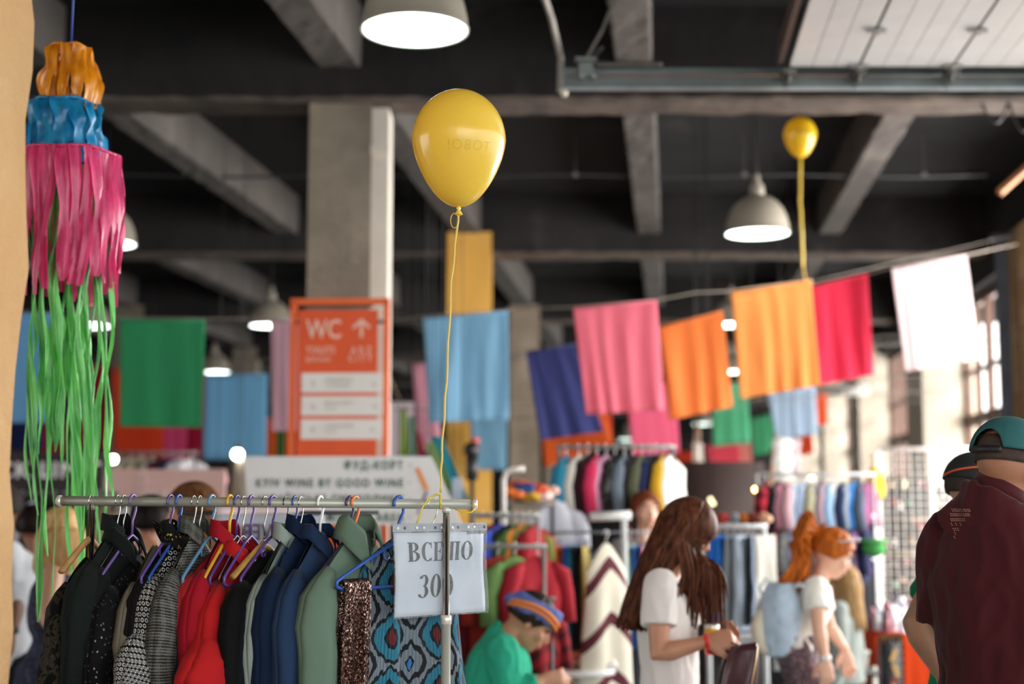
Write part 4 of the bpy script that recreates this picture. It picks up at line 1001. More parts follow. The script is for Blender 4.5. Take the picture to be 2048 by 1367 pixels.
# serif glyphs drawn as closed strips (x right, y up, unit cap height)
def G_bar(x0, y0, x1, y1): return [[(x0, y0), (x1, y0), (x1, y1), (x0, y1)]]
def arcs(cx, cy, rx, ry, a0, a1, th, tv, n=18):
    "stroke with horizontal-stress contrast: th = width where the stroke is vertical, tv where horizontal"
    out = []
    for i in range(n):
        q = []
        for a in (a0+(a1-a0)*i/n, a0+(a1-a0)*(i+1)/n):
            c, s = math.cos(R(a)), math.sin(R(a)); q.append(((cx+rx*c, cy+ry*s), (cx+(rx-th)*c, cy+(ry-tv)*s)))
        out.append([q[0][0], q[1][0], q[1][1], q[0][1]])
    return out
GL = {
 'П': (G_bar(.04, 0, .23, 1)+G_bar(.39, 0, .58, 1)+G_bar(-.02, .95, .64, 1)+G_bar(-.02, 0, .26, .045)+G_bar(.36, 0, .64, .045), .66),
 'В': (G_bar(.05, 0, .23, 1)+G_bar(-.02, 0, .3, .045)+G_bar(-.02, .955, .3, 1)+arcs(.26, .755, .27, .245, -90, 90, .17, .05)+arcs(.26, .265, .33, .265, -90, 90, .18, .05)+G_bar(.15, .5, .3, .545), .62),
 'С': (arcs(.33, .5, .33, .51, 48, 312, .18, .05)+G_bar(.50, .68, .545, 1.0)+G_bar(.51, .0, .55, .2), .6),
 'Е': (G_bar(.05, 0, .23, 1)+G_bar(-.02, 0, .5, .05)+G_bar(-.02, .95, .48, 1)+G_bar(.2, .48, .38, .53)+G_bar(.44, .75, .48, 1)+G_bar(.47, 0, .51, .25)+G_bar(.35, .39, .385, .62), .56),
 'О': (arcs(.34, .5, .34, .515, 0, 360, .185, .05, 30), .7),
 '0': (arcs(.27, .5, .27, .515, 0, 360, .165, .05, 30), .56),
 '3': (arcs(.22, .735, .23, .265, -90, 150, .16, .05)+arcs(.2, .265, .28, .28, -150, 90, .17, .05)+G_bar(.0, .06, .08, .16)+G_bar(.02, .82, .09, .92), .52),
 ' ': ([], .26)}
def serif(s, h, cx, z, xs):
    wtot = sum(GL[c][1] for c in s)+.06*len(s); x = -wtot/2; m = M()
    for c in s:
        for q in GL[c][0]:
            pts = []
            for (a, b) in q:
                X = cx-(x+a)*h*xs; Z = z+b*h; u = X/(2*HW)+.5; v = .5-Z/(2*HH); pts.append(sheet(u, v, .0032))
            m.add(pts, [(0, 1, 2, 3)])
        x += GL[c][1]+.06
    return m.obj('price_lettering', plain('08080a', .8, 0, 0), ps, smooth=False)
serif('ВСЕ ПО', .048, -.002, .022, 1.25); serif('300', .058, .012, -.070, 1.2)
# strap of the hanger peeking at the left edge of the sleeve
# ------------------------------------------------------------ people
def skin_mat(c1):
    key = ('skin', c1)
    if key in _mc: return _mc[key]
    t = NT('skin'); c = srgb(c1); n = t.noise(9, 4, t.co()); t.set('Base Color', t.ramp(n, [(.35, tuple(x*.9 for x in c[:3])+(1,)), (.65, c)])); t.set('Roughness', .5)
    t.set('Subsurface Weight', .12); t.set('Subsurface Radius', (.02, .008, .004)); _mc[key] = t.m; return t.m
def lerp(a, b, t): return V(a)+(V(b)-V(a))*t
def ringloft(m, cs, rx, ry, lat, n=20, yoff=None):
    rg = []
    for i, c in enumerate(cs):
        c = V(c); t = (V(cs[min(i+1, len(cs)-1)])-V(cs[max(i-1, 0)])).normalized(); l = V(lat[i] if isinstance(lat, list) else lat); l = (l-t*l.dot(t)).normalized(); fwd = l.cross(t)*-1
        rg.append([c+l*(rx[i]*math.cos(a))+fwd*(ry[i]*math.sin(a)) for a in [2*math.pi*j/n for j in range(n)]])
    m.rings(rg)
def stand(H=1.7, sw=.105):
    J = dict(pel=(0, 0, .52*H), waist=(0, .005, .61*H), chest=(0, .01, .72*H), neck=(0, -.012, .825*H), head=(0, .02, .925*H),
             fwd=(0, 1, 0), up=(0, 0, 1), lat=(1, 0, 0), H=H)
    for s, k in ((-1, 'L'), (1, 'R')):
        J['sh'+k] = (s*sw*H, -.01, .805*H); J['el'+k] = (s*(sw+.022)*H, -.03, .63*H); J['wr'+k] = (s*(sw+.03)*H, .03, .48*H)
        J['hd'+k] = (0, .15, -1); J['pn'+k] = (-s, 0, 0)
        J['hip'+k] = (s*.052*H, 0, .5*H); J['kn'+k] = (s*.055*H, .015, .275*H); J['an'+k] = (s*.055*H, -.02, .05*H)
    J['curl'] = .4
    return J
def hand(m, w, d, pn, s, curl=.5, sc=1.0, spread=1.0, thumb=1.0):
    "wrist w, direction d, palm normal pn, s = side the thumb leaves on; palm, four fingers of different lengths and a thumb"
    w = V(w); d = V(d).normalized(); pn = V(pn); pn = (pn-d*pn.dot(d)).normalized(); sd = d.cross(pn)*s
    k = sc
    ringloft(m, [w-d*.02*k, w+d*.01*k, w+d*.045*k, w+d*.085*k, w+d*.098*k], [.024*k, .028*k, .039*k, .041*k, .034*k], [.019*k, .017*k, .0155*k, .013*k, .009*k], sd, 14)
    for i, (off, ln, r) in enumerate(((.031, .070, .0088), (.0105, .078, .0092), (-.0105, .073, .0088), (-.031, .058, .0078))):
        b = w+d*(.083-.004*abs(i-1))*k+sd*off*k; ang = 0; p = b-d*.02*k; pts = [p, b]; dd = (d+sd*(off*1.6*spread)).normalized()
        for j, q in enumerate((.45, .32, .23)):
            ang += curl*(.85 if j == 0 else 1.0)*(1+.12*i)
            v = dd*math.cos(ang)+pn*math.sin(ang); pts.append(pts[-1]+v*ln*k*q)
        m.tube(pts, [r*k, r*k*1.05, r*k, r*k*.92, r*k*.78], 8)
    tb = w+d*.022*k+sd*.026*k; t1 = (d*.7+sd*.75*thumb+pn*.3).normalized(); t2 = (d*.85+sd*.3*thumb+pn*.45).normalized()
    m.tube([tb-t1*.015*k, tb, tb+t1*.035*k, tb+t1*.035*k+t2*.028*k, tb+t1*.035*k+t2*.05*k], [.013*k, .0145*k, .012*k, .0105*k, .008*k], 8)
def headmesh(m, J, hs=1.0, k=None):
    c = V(J['head']); f = V(J['fwd']).normalized(); u = V(J['up']); u = (u-f*u.dot(f)).normalized(); l = f.cross(u)  # right
    rot = Matrix((l, f, u)).transposed()
    def at(x, y, z): return c+(l*x+f*y+u*z)*hs
    m.ball(at(0, -.012, .025), (.073*hs, .093*hs, .088*hs), 20, 14, rot)
    m.ball(at(0, .02, -.03), (.057*hs, .066*hs, .075*hs), 16, 12, rot)
    m.ball(at(0, .048, -.078), (.032*hs, .033*hs, .026*hs), 12, 8, rot)     # chin
    m.tube([at(0, .078, .022), at(0, .092, -.004), at(0, .103, -.022), at(0, .085, -.034)], [.009*hs, .010*hs, .0125*hs, .011*hs], 8)   # nose
    for s in (-1, 1):
        m.ball(at(s*.041, .055, -.022), (.022*hs, .022*hs, .024*hs), 10, 8, rot)   # cheek
        m.ball(at(s*.073, -.012, -.008), (.008*hs, .016*hs, .029*hs), 10, 8, rot)  # ear
        m.tube([at(s*.012, .082, .031), at(s*.034, .078, .033), at(s*.052, .062, .028)], .008*hs, 6)  # brow
    m.tube([at(-.022, .078, -.05), at(0, .088, -.051), at(.022, .078, -.05)], [.006*hs, .0085*hs, .006*hs], 8)
    m.tube([at(-.019, .075, -.062), at(0, .084, -.062), at(.019, .075, -.062)], [.006*hs, .0085*hs, .006*hs], 8)
    return at, rot
def face_parts(at, hs, root, eye='3a2a20', lip='b5655c', brow='4a3020', closed=False):
    for s in (-1, 1):
        ey = M().ball(at(s*.031, .0735, .012), (.0125*hs, .008*hs, (.004 if closed else .0065)*hs), 10, 8).obj('eye', plain('e8e2dc' if not closed else brow, .2, 0, 0), root)
        M().ball(at(s*.032, .0805, .012), .0048*hs, 8).obj('iris', plain(eye, .2, 0, 0), ey)
        M().tube([at(s*.016, .0905, .036), at(s*.034, .087, .041), at(s*.054, .070, .034)], .0032*hs, 6).obj('eyebrow', plain(brow, .7, 0, 0), root)
    m = M(); m.tube([at(-.023, .081, -.055), at(-.008, .0925, -.0515), at(0, .0925, -.053), at(.008, .0925, -.0515), at(.023, .081, -.055)], .0035*hs, 6); m.tube([at(-.02, .081, -.058), at(0, .0905, -.0615), at(.02, .081, -.058)], .0042*hs, 6)
    m.obj('lips', plain(lip, .4, 0, 0), root)
def torso_specs(J, g=0.0, fem=True, w=1.0, bust=0.0):
    H = J['H']; lat = (V(J['shR'])-V(J['shL'])).normalized(); pl = (V(J['hipR'])-V(J['hipL'])).normalized()
    pel, wa, ch, nk = map(V, (J['pel'], J['waist'], J['chest'], J['neck']))
    lo = lerp(pel, wa, -.45)
    cs = [lo, pel, lerp(pel, wa, .5), wa, lerp(wa, ch, .5), ch, lerp(ch, nk, .45), lerp(ch, nk, .78), nk]
    k = H/1.7*w
    if fem: rx = [.10, .165, .158, .128, .135, .148, .155, .10, .055]; ry = [.085, .115, .105, .09, .098, .108, .092, .065, .05]
    else: rx = [.10, .158, .155, .148, .162, .178, .182, .125, .06]; ry = [.09, .112, .108, .105, .112, .120, .105, .075, .058]
    return cs, [r*k+g for r in rx], [r*k+g for r in ry], [pl, pl, pl, lerp(pl, lat, .5), lat, lat, lat, lat, lat]
def body(name_root, J, mat, fem=True, w=1.0, hs=1.0, voxel=.0085, legs=True, hands=(1, 1), arm=1.0):
    m = M(); H = J['H']; k = H/1.7*w
    cs, rx, ry, lat = torso_specs(J, -.006, fem, w); ringloft(m, cs, rx, ry, lat)
    up = V(J['up']); f = V(J['fwd']); nk = V(J['neck']); hd = V(J['head'])
    m.tube([lerp(nk, hd, -.35), lerp(nk, hd, .1), lerp(nk, hd, .72)-f.normalized()*.01], [.062*k if not fem else .052*k, (.056 if not fem else .047)*k, (.055 if not fem else .046)*k], 14)
    for s, kk in ((-1, 'L'), (1, 'R')):
        sh, el, wr = V(J['sh'+kk]), V(J['el'+kk]), V(J['wr'+kk]); q = (1.0 if fem else 1.15)*k*arm
        inn = lerp(sh, J['neck'], .35)
        m.tube([inn, sh, lerp(sh, el, .3), lerp(sh, el, .75), el, lerp(el, wr, .25), lerp(el, wr, .7), wr], [.045*q, .052*q, .049*q, .041*q, .037*q, .040*q, .030*q, .023*q], 14)
        hand(m, wr, J['hd'+kk], J['pn'+kk], J.get('ts'+kk, s*-1), J.get('curl'+kk, J['curl']), 1.0 if fem else 1.1)
        if legs:
            hp, kn, an = V(J['hip'+kk]), V(J['kn'+kk]), V(J['an'+kk])
            m.tube([lerp(hp, kn, -.12), lerp(hp, kn, .12), lerp(hp, kn, .5), lerp(hp, kn, .88), kn, lerp(kn, an, .3), lerp(kn, an, .75), an, an+V((0, 0, -.02))], [.08*k, .093*k, .078*k, .058*k, .054*k, .056*k, .042*k, .036*k, .036*k], 14)
            fd_ = V(J.get('foot'+kk, (0, 1, 0))); m.tube([an+V((0, 0, -.04))-fd_*.05, an+V((0, 0, -.035))+fd_*.03, an+V((0, 0, -.055))+fd_*.12, an+V((0, 0, -.06))+fd_*.18], [.034*k, .04*k, .035*k, .024*k], 12, squash=1)
    at, rot = headmesh(m, J, hs)
    o = m.blob('body', mat, name_root, voxel, 3)
    return at, rot
def folds(seed, amp=.006, sc=9, vz=.5):
    def d(co):
        p = V((co.x*sc, co.y*sc, co.z*sc*vz)); n = noise.noise(p+V((seed, seed, 0))); n2 = noise.noise(p*2.3+V((0, seed, seed)))
        return amp*(n*1.2+(.5-abs(n2)*2)*.6)
    return d
def top(root, J, mat, fem=True, w=1.0, g=.016, slv=.45, slr=.062, lo=0, seed=1, name='shirt', voxel=.010, amp=.006, loose=0, hem=None, neckopen=True, collar=0, slend=None, extra=()):
    m = M()
    for p0, p1, r0, r1 in extra: m.tube([p0, lerp(p0, p1, .5), p1], [r0, (r0+r1)/2, r1], 16)
    cs, rx, ry, lat = torso_specs(J, g, fem, w)
    cs = cs[lo:]; rx = rx[lo:]; ry = ry[lo:]; lat = lat[lo:]
    if loose:
        rx = [max(r, max(rx)*(.93+loose)) if i < 4 else r for i, r in enumerate(rx)]; ry = [max(r, max(ry)*(.9+loose)) if i < 4 else r for i, r in enumerate(ry)]
    if hem: cs = [V(hem)]+cs; rx = [rx[0]*1.03]+rx; ry = [ry[0]*1.03]+ry; lat = [lat[0]]+lat
    cs[-1] = lerp(cs[-2], cs[-1], .62 if not collar else 1.0); rx[-1] += .004; ry[-1] += .004
    if collar: cs.append(cs[-1]+(V(J['head'])-V(J['neck'])).normalized()*collar); rx.append(rx[-1]*.95); ry.append(ry[-1]*.95); lat.append(lat[-1])
    ringloft(m, cs, rx, ry, lat, 28)
    for s, kk in ((-1, 'L'), (1, 'R')):
        sh, el, wr = V(J['sh'+kk]), V(J['el'+kk]), V(J['wr'+kk])
        path = [lerp(lerp(sh, J['neck'], .8), J['chest'], .12), lerp(lerp(sh, J['neck'], .4), J['chest'], .06), lerp(sh, J['neck'], .02)]; rr = [slr*.55, slr*.8, slr*.95]; n = 7
        for i in range(1, n+1):
            t_ = slv*i/n*2  # 0..1 upper arm, 1..2 forearm
            p = lerp(sh, el, t_) if t_ <= 1 else lerp(el, wr, t_-1)
            path.append(p); e_ = slend if slend else slr*.95
            rr.append(slr+(e_-slr)*i/n)
        m.tube(path, rr, 18)
    return m.blob(name, mat, root, voxel, 4, folds(seed, amp))
def trousers(root, J, mat, w=1.0, g=.012, seed=1, name='trousers', end=.96, r=(.1, .086, .066, .06, .05), amp=.004):
    m = M(); k = J['H']/1.7*w; cs, rx, ry, lat = torso_specs(J, g, True, w)
    ringloft(m, cs[:4], rx[:4], ry[:4], lat[:4], 24)
    for kk in 'LR':
        hp, kn, an = V(J['hip'+kk]), V(J['kn'+kk]), V(J['an'+kk])
        m.tube([lerp(hp, kn, -.1), lerp(hp, kn, .15), lerp(hp, kn, .55), kn, lerp(kn, an, .5), lerp(kn, an, end)], [r[0]*k, r[0]*k, r[1]*k, r[2]*k, r[3]*k, r[4]*k], 16)
    return m.blob(name, mat, root, .011, 4, folds(seed, amp))
def shoes(root, J, col):
    for kk in 'LR':
        an = V(J['an'+kk]); f_ = V(J.get('foot'+kk, (0, 1, 0))); z = an.z; m = M()
        m.tube([an-f_*.06+V((0, 0, -z+.04)), an+V((0, 0, -z+.05)), an+f_*.09+V((0, 0, -z+.04)), an+f_*.19+V((0, 0, -z+.028))], [.04, .048, .043, .03], 12); m.blob('shoe', plain(col, .5), root, .01, 3)
def hairmat(c1, c2):
    key = ('hair', c1, c2)
    if key in _mc: return _mc[key]
    t = NT('hair'); n = t.noise(60, 4, t.co('Object', (1, 1, .12)), .7); t.set('Base Color', t.ramp(n, [(.35, srgb(c2)), (.68, srgb(c1))])); t.set('Roughness', .48); t.set('Specular IOR Level', .12)
    t.bump(n, .3, .004); _mc[key] = t.m; return t.m
def cap_hair(root, at, rot, hs, mat, back=-.06, front=.055, thick=.014, low=-.02, name='hair', seed=0, rn=None, fl=60):
    "hair shell over the skull: low at the back, off the face"
    m = M(); vs = []
    def fn(u, v):
        a = 2*math.pi*u; th = v*R(118)
        # lower limit depends on direction: face side stops higher
        fr = math.sin(a)  # +1 = front
        lim = R(118) if fr < .15 else R(118)-(fr-.15)/.85*R(118-fl)
        th = v*lim
        wob = 1+.03*math.sin(a*17+v*3)+.02*math.sin(a*29)
        x, y, z = math.sin(th)*math.cos(a), math.sin(th)*math.sin(a), math.cos(th)
        return at((.073+thick)*x*wob, -.012+(.093+thick)*y*wob, .025+(.088+thick)*z), (u, v)
    m.grid(fn, 40, 16)
    return m.obj(name, mat, root, solid=.01)
def strands(polys, r, name, mat, root, n=4, flat=.5):
    m = M()
    for p in polys:
        k = len(p); m.tube(p, [r*(.6+.6*math.sin(math.pi*min(1, (i+1.2)/(k)))) for i in range(k)], n, caps=False)
    return m.obj(name, mat, root)
def bez(pts, n=10):
    "Catmull-Rom through the points"
    pts = [V(p) for p in pts]; out = []; P_ = [pts[0]*2-pts[1]]+pts+[pts[-1]*2-pts[-2]]
    for i in range(1, len(P_)-2):
        for j in range(n):
            t = j/n; a, b, c, d = P_[i-1:i+3]
            out.append(.5*((2*b)+(c-a)*t+(2*a-5*b+4*c-d)*t*t+(3*b-a-3*c+d)*t**3))
    return out+[pts[-1]]
def person(label, x, d, yaw, z=0): return thing('person', label, 'person', (x, d, z), R(yaw))
LR = lambda o, wpt: (Matrix.Rotation(-o.rotation_euler.z, 3, 'Z') @ (V(wpt)-V(o.location)))   # world point -> the person's frame

# A: long brown hair, white T-shirt, facing right, looking down at what she holds
d0 = 5.45; A = person('woman with very long brown hair and a white short sleeved T-shirt, looking down', P(1335, 1200, d0).x, d0, -84)
J = stand(1.68, .098); J['head'] = (0, .085, 1.535); J['fwd'] = (0, .83, -.50); J['up'] = (0, .50, .83); J['neck'] = (0, .0, 1.37); J['chest'] = (0, .0, 1.2)
w_ = lambda px, py, d: LR(A, P(px, py, d))
J['shR'] = w_(1322, 1168, 5.28); J['elR'] = w_(1316, 1308, 5.22); J['wrR'] = w_(1412, 1282, 5.2); J['shL'] = w_(1350, 1160, 5.62); J['elL'] = w_(1372, 1290, 5.66); J['wrL'] = w_(1408, 1262, 5.42)
J['hdR'] = (J['wrR']-J['elR'])*1.0+V((0, .05, -.02)); J['pnR'] = (-.8, 0, -.5); J['curlR'] = .62; J['tsR'] = -1
J['hdL'] = (.0, 1, .02); J['pnL'] = (.9, 0, .1); J['curlL'] = .55
sk = skin_mat('c98f72'); at, rot = body(A, J, sk, True, .93, .95, .0065); face_parts(at, .95, A, lip='b0645a', closed=True)
wt = fab('ece5e2', 'plain', 'ddd3d0', .85)
top(A, J, wt, True, .93, .014, .30, .064, 1, 3, 'shirt', .009, .008, .02, slend=.068)
trousers(A, J, fab('e6e2e2', 'plain', 'd2cccc'), .93, .006, 5)
shoes(A, J, 'd8d2cc')
hm = hairmat('70402a', '281209'); cap_hair(A, at, rot, .95, hm, thick=.017, fl=92)
pol = []; rn = random.Random(5)
for i in range(380):
    a = rn.uniform(-150, 20) if i % 3 else rn.uniform(-15, 80)   # angle round the head, -90 = straight back
    ca, sa = math.cos(R(a)), math.sin(R(a)); side = 1 if ca > 0 else -1
    p0 = at(.02*ca, -.01, .115); p1 = at(.085*ca, -.012+.10*sa, .04); p2 = at(.088*ca, -.02+.105*sa, -.05)
    if i % 3:
        L = rn.uniform(.93, 1.0); e = V((.085*ca+rn.uniform(-.03, .03), -.135+.04*sa*.6+rn.uniform(-.035, .06), 1.185+rn.uniform(-.02, .02)))
        mid = V((.10*ca+rn.uniform(-.02, .02), -.085+.05*sa*.5+rn.uniform(-.02, .03), 1.33))
    else:
        side = 1; q_ = (a+15)/77; e = V((.10+rn.uniform(-.03, .02), .03+.13*q_+rn.uniform(-.03, .02), 1.22+rn.uniform(-.06, .10))); mid = V((.105+rn.uniform(-.01, .012), .03+.125*q_, 1.385))
    pol.append(bez([p0, p1, p2, mid, e], 5))
strands(pol, .0062, 'long_hair', hm, A)
m = M()
def back_(u, v):
    a = R(-185+190*u); t = v; top_ = at(.083*math.cos(a), -.015+.098*math.sin(a), .02); e = V((.09*math.cos(a), -.125+.05*math.sin(a), 1.2)); mid = V((.1*math.cos(a), -.08+.065*math.sin(a), 1.34))
    p = top_*(1-t)**2+mid*2*t*(1-t)+e*t*t; return p+V((.006*math.sin(u*50), .006*math.cos(u*37), 0)), (u, v)
m.grid(back_, 30, 16); m.obj('hair_mass', hm, A, solid=.02)
m = M(); wr = J['wrR']; dr = J['hdR'].normalized(); m.tube([wr-dr*.006, wr+dr*.01], .0285, 18); m.obj('red_wristband', plain('d8362c', .5), A)['label'] = 'red paper wristband'
m = M(); wl = J['wrL']; m.tube([wl-V((0, .02, 0)), wl-V((0, .005, 0))], .027, 16); m.obj('dark_wristband', plain('2a2426', .5), A)
# the can she holds
c = P(1424, 1272, 5.34); cn = thing('drink_can', 'small yellow, white and red can held by the brown haired woman', 'can', c)
M().lathe([(.001, -.065), (.024, -.065), (.028, -.058), (.028, -.02)], n=24).obj('can_body', plain('c8402c', .3, .5), cn)
M().lathe([(.028, -.02), (.028, .005), (.0285, .01)], n=24).obj('dark_band', plain('2a2622', .4), cn)
M().lathe([(.0285, .01), (.0285, .03)], n=24).obj('yellow_band', plain('e0ac2c', .4), cn)
M().lathe([(.0285, .03), (.0285, .042), (.024, .048), (.022, .046), (.001, .046)], n=24).obj('can_top', plain('d8d4cc', .3, .5), cn)
# maroon bag hanging from her hand
c = P(1478, 1330, 5.15); bg_ = thing('leather_bag', 'dark maroon leather bag hanging from the hand of the brown haired woman', 'bag', c, R(-20))
m = M()
rg = []
for i in range(9):
    v = i/8; z = .075-.21*v; w2 = .045+.03*v**.6-.008*v*v; th = .012+.035*math.sin(math.pi*min(1, v*.6+.05)); sh_ = -.03*v+.02
    rg.append([(sh_+w2*(abs(math.cos(a))**.6)*(1 if math.cos(a) > 0 else -1), th*math.sin(a)+.004*math.sin(a*5+v*6), z+.01*math.cos(a)) for a in [2*math.pi*j/24 for j in range(24)]])
m.rings(rg); m.obj('bag_body', plain('4a2630', .35, 0, .2, 12, .3, 30), bg_)
m = M(); m.tube([(.068, -.01, .07), (.062, -.03, 0), (.048, -.035, -.07), (.03, -.035, -.13)], .003, 6); m.obj('zip', plain('c8a878', .3, .8), bg_)
m = M(); m.tube([P(1462, 1285, 5.15)-c, (.0, 0, .07)], .0035, 6); m.tube([P(1440, 1290, 5.2)-c, P(1434, 1340, 5.18)-c, P(1428, 1390, 5.18)-c], .004, 6); m.obj('strap', plain('2c1a20', .5), bg_)

# B: red haired woman bending to the right
d0 = 7.3; B = person('red haired woman with a ponytail leaning forward in a white T-shirt', P(1604, 1290, d0).x, d0, -88)
J = stand(1.66, .095); w_ = lambda px, py, d: LR(B, P(px, py, d))
J['pel'] = w_(1594, 1308, 7.3); J['waist'] = w_(1602, 1262, 7.3); J['chest'] = w_(1620, 1215, 7.3); J['neck'] = w_(1640, 1158, 7.3); J['head'] = w_(1664, 1108, 7.3)
J['fwd'] = (0, .87, -.42); J['up'] = (0, .42, .87)
for s, kk in ((-1, 'L'), (1, 'R')):
    J['sh'+kk] = w_(1632, 1176, 7.3-s*.155)
    J['hip'+kk] = w_(1592, 1315, 7.3-s*.085); J['kn'+kk] = V((s*.09, .1, .47)); J['an'+kk] = V((s*.09, -.02, .085))
J['elR'] = w_(1638, 1258, 7.06); J['wrR'] = w_(1650, 1318, 7.04); J['elL'] = w_(1660, 1255, 7.55); J['wrL'] = w_(1690, 1300, 7.5); J['hdR'] = (0, .1, -1)
sk2 = skin_mat('e8b49a'); at, rot = body(B, J, sk2, True, .95, 1.06, .008); face_parts(at, 1.06, B, brow='b06a38', lip='cc7a70')
top(B, J, fab('f4efe8', 'plain', 'e8e0d8'), True, .95, .014, .27, .064, 1, 8, 'shirt', .01, .006, .0, slend=.066)
trousers(B, J, fab('8d7076', 'floral', '2e3038'), .95, .01, 9, r=(.105, .1, .08, .07, .055), amp=.008); shoes(B, J, 'c8c0b8')
hr = hairmat('d87828', '8a3c10'); cap_hair(B, at, rot, 1.06, hr, thick=.012)
M().ball(at(0, -.118, .062), (.02, .02, .026), 10).obj('hair_tie', plain('bfe0d4', .5), B)
pol = []
for i in range(170):
    a, b = rn.gauss(0, .026), rn.gauss(0, .022)
    e = w_(1562+rn.uniform(-16, 38), 1182+rn.uniform(-14, 18), 7.25+rn.uniform(-.06, .06))
    p0 = at(a*.5, -.12, .06+b*.5); p1 = at(a*1.6, -.19, .05+b*1.6); md = w_(1596+rn.uniform(-12, 24), 1122+rn.uniform(-10, 22), 7.28+rn.uniform(-.04, .04))
    pol.append(bez([at(a*.4, -.09, .07+b), p0, p1, md, e], 5))
strands(pol, .008, 'ponytail', hr, B)
m = M(); m.tube([at(-.085, -.02, .06), at(-.075, .05, .1), at(0, .075, .115), at(.075, .05, .1), at(.085, -.02, .06)], .005, 6); m.ball(at(.04, .075, .115), (.02, .008, .014), 8); m.ball(at(-.04, .075, .115), (.02, .008, .014), 8); m.obj('sunglasses', plain('d8d8e0', .15, .3, 0), B)
m = M(); wr = J['wrR']; m.tube([wr+V((0, 0, .02)), wr+V((0, 0, -.005))], .03, 14); m.obj('bracelet', plain('e8dcd8', .5), B)
# her pale blue backpack
bp = thing('backpack', 'pale blue backpack with a cream side on the back of the red haired woman', 'bag', P(1556, 1225, 7.22), 0)
m = M()
rg = []
for i in range(12):
    v = i/11; z = .15-.36*v; w2 = .035+.075*math.sin(math.pi*min(1, v*.75+.12)); th = .05+.07*math.sin(math.pi*min(1, v*.75+.12))
    rg.append([(w2*math.cos(a)*(1+.06*math.sin(a*6+v*3))-.03*v+.02, th*math.sin(a), z) for a in [2*math.pi*j/24 for j in range(24)]])
m.rings(rg); m.blob('bag_body', plain('b4c6da', .6, 0, .12, 9), bp, .012, 2, folds(3, .008, 12, .5))
m = M(); m.tube([(-.085, -.03, .02), (-.105, -.03, -.06), (-.1, -.03, -.15), (-.06, -.03, -.19)], [.025, .04, .04, .025], 10); m.obj('side_pocket', plain('d8cdb8', .6), bp)
m = M(); m.tube([V(P(1570, 1180, 7.18))-bp.location, V(P(1600, 1168, 7.12))-bp.location, V(P(1622, 1178, 7.12))-bp.location], .012, 6); m.tube([(-.02, 0, .13), (-.06, 0, .17), (-.09, 0, .12), (-.07, 0, .08)], .008, 6); m.obj('strap', plain('c0c8cc', .6), bp)

# C: tall man in a maroon shirt and teal cap, seen from behind at the right edge
d0 = 3.62; Cm = person('tall man in a maroon shirt and teal cap, seen from behind at the right edge', P(2018, 1000, d0).x, d0, -52)
J = stand(1.84, .108); w_ = lambda px, py, d: LR(Cm, P(px, py, d))
J['head'] = w_(2022, 912, 3.62)-V((0, 0, .03)); J['neck'] = w_(1990, 1000, 3.62); J['fwd'] = (.0, .985, -.17); J['up'] = (0, .17, .985)
J['chest'] = (0, .01, 1.30); J['shL'] = w_(1893, 1078, 3.74); J['shR'] = (.205, .01, 1.475); J['elL'] = w_(1893, 1245, 3.78); J['wrL'] = w_(1925, 1340, 3.95); J['elR'] = (.27, .03, 1.17); J['wrR'] = (.22, .3, 1.1); J['hdR'] = (0, 1, 0); J['hdL'] = (.3, .8, -.3)
sk3 = skin_mat('a87458'); at, rot = body(Cm, J, sk3, False, .97, 1.02, .0075, arm=.86); face_parts(at, 1.02, Cm)
mr = fab('4a161c', 'plain', '341014', .75, .1)
top(Cm, J, mr, False, 1.0, .024, .50, .07, 0, 12, 'shirt', .008, .011, .05, hem=(0, 0, .72), collar=.012, slend=.076, extra=[(w_(1978, 1006, 3.64), w_(1896, 1066, 3.74), .062, .062), (w_(1996, 1000, 3.6), w_(1915, 1062, 3.68), .06, .07)])
m = M(); nk = V(J['neck']); ax = (V(J['head'])-nk).normalized()
m.tube([nk+ax*.01, nk+ax*.045], [.071, .066], 30, caps=False); m.obj('stand_collar', mr, Cm, solid=.005)
# small printed triangle of pale marks on the back
m = M(); c0 = w_(1912, 1040, 3.45)
dirb = LR(Cm, P(1912, 1040, 3.0))-LR(Cm, P(1912, 1040, 3.6)); dirb.normalize(); dg = bpy.context.evaluated_depsgraph_get()
sho = [o for o in Cm.children if o.name.startswith('shirt')][0]
def onback(px, py):
    p = w_(px, py, 3.0); q = w_(px, py, 3.9); hit, loc, nrm, _ = sho.ray_cast(p, (q-p).normalized()); return (loc+nrm*.0015, nrm) if hit else (None, None)
dg.update()
for row, (y_, n_, x0_, x1_) in enumerate(((1020, 11, 1905, 1940), (1029, 12, 1902, 1939), (1039, 9, 1903, 1930), (1048, 3, 1904, 1922), (1058, 3, 1908, 1917), (1066, 1, 1911, 1911), (1074, 1, 1910, 1910))):
    for i in range(n_):
        px_ = x0_+(x1_-x0_)*(i/(n_-1) if n_ > 1 else 0)
        for dy in (-2.0, 1.6):
            p, nn = onback(px_+dy*.5, y_+dy)
            if p is not None: 
                s1 = nn.orthogonal().normalized()*.0013; s2 = nn.cross(s1).normalized()*.0019
                m.add([p-s1, p-s2, p+s1, p+s2], [(0, 1, 2, 3)])
if m.v: m.obj('back_print', plain('c8a08c', .6, 0, 0), Cm, smooth=False)
trousers(Cm, J, fab('24262c', 'denim', '34383e'), 1.0, .01, 3); shoes(Cm, J, '22201f')
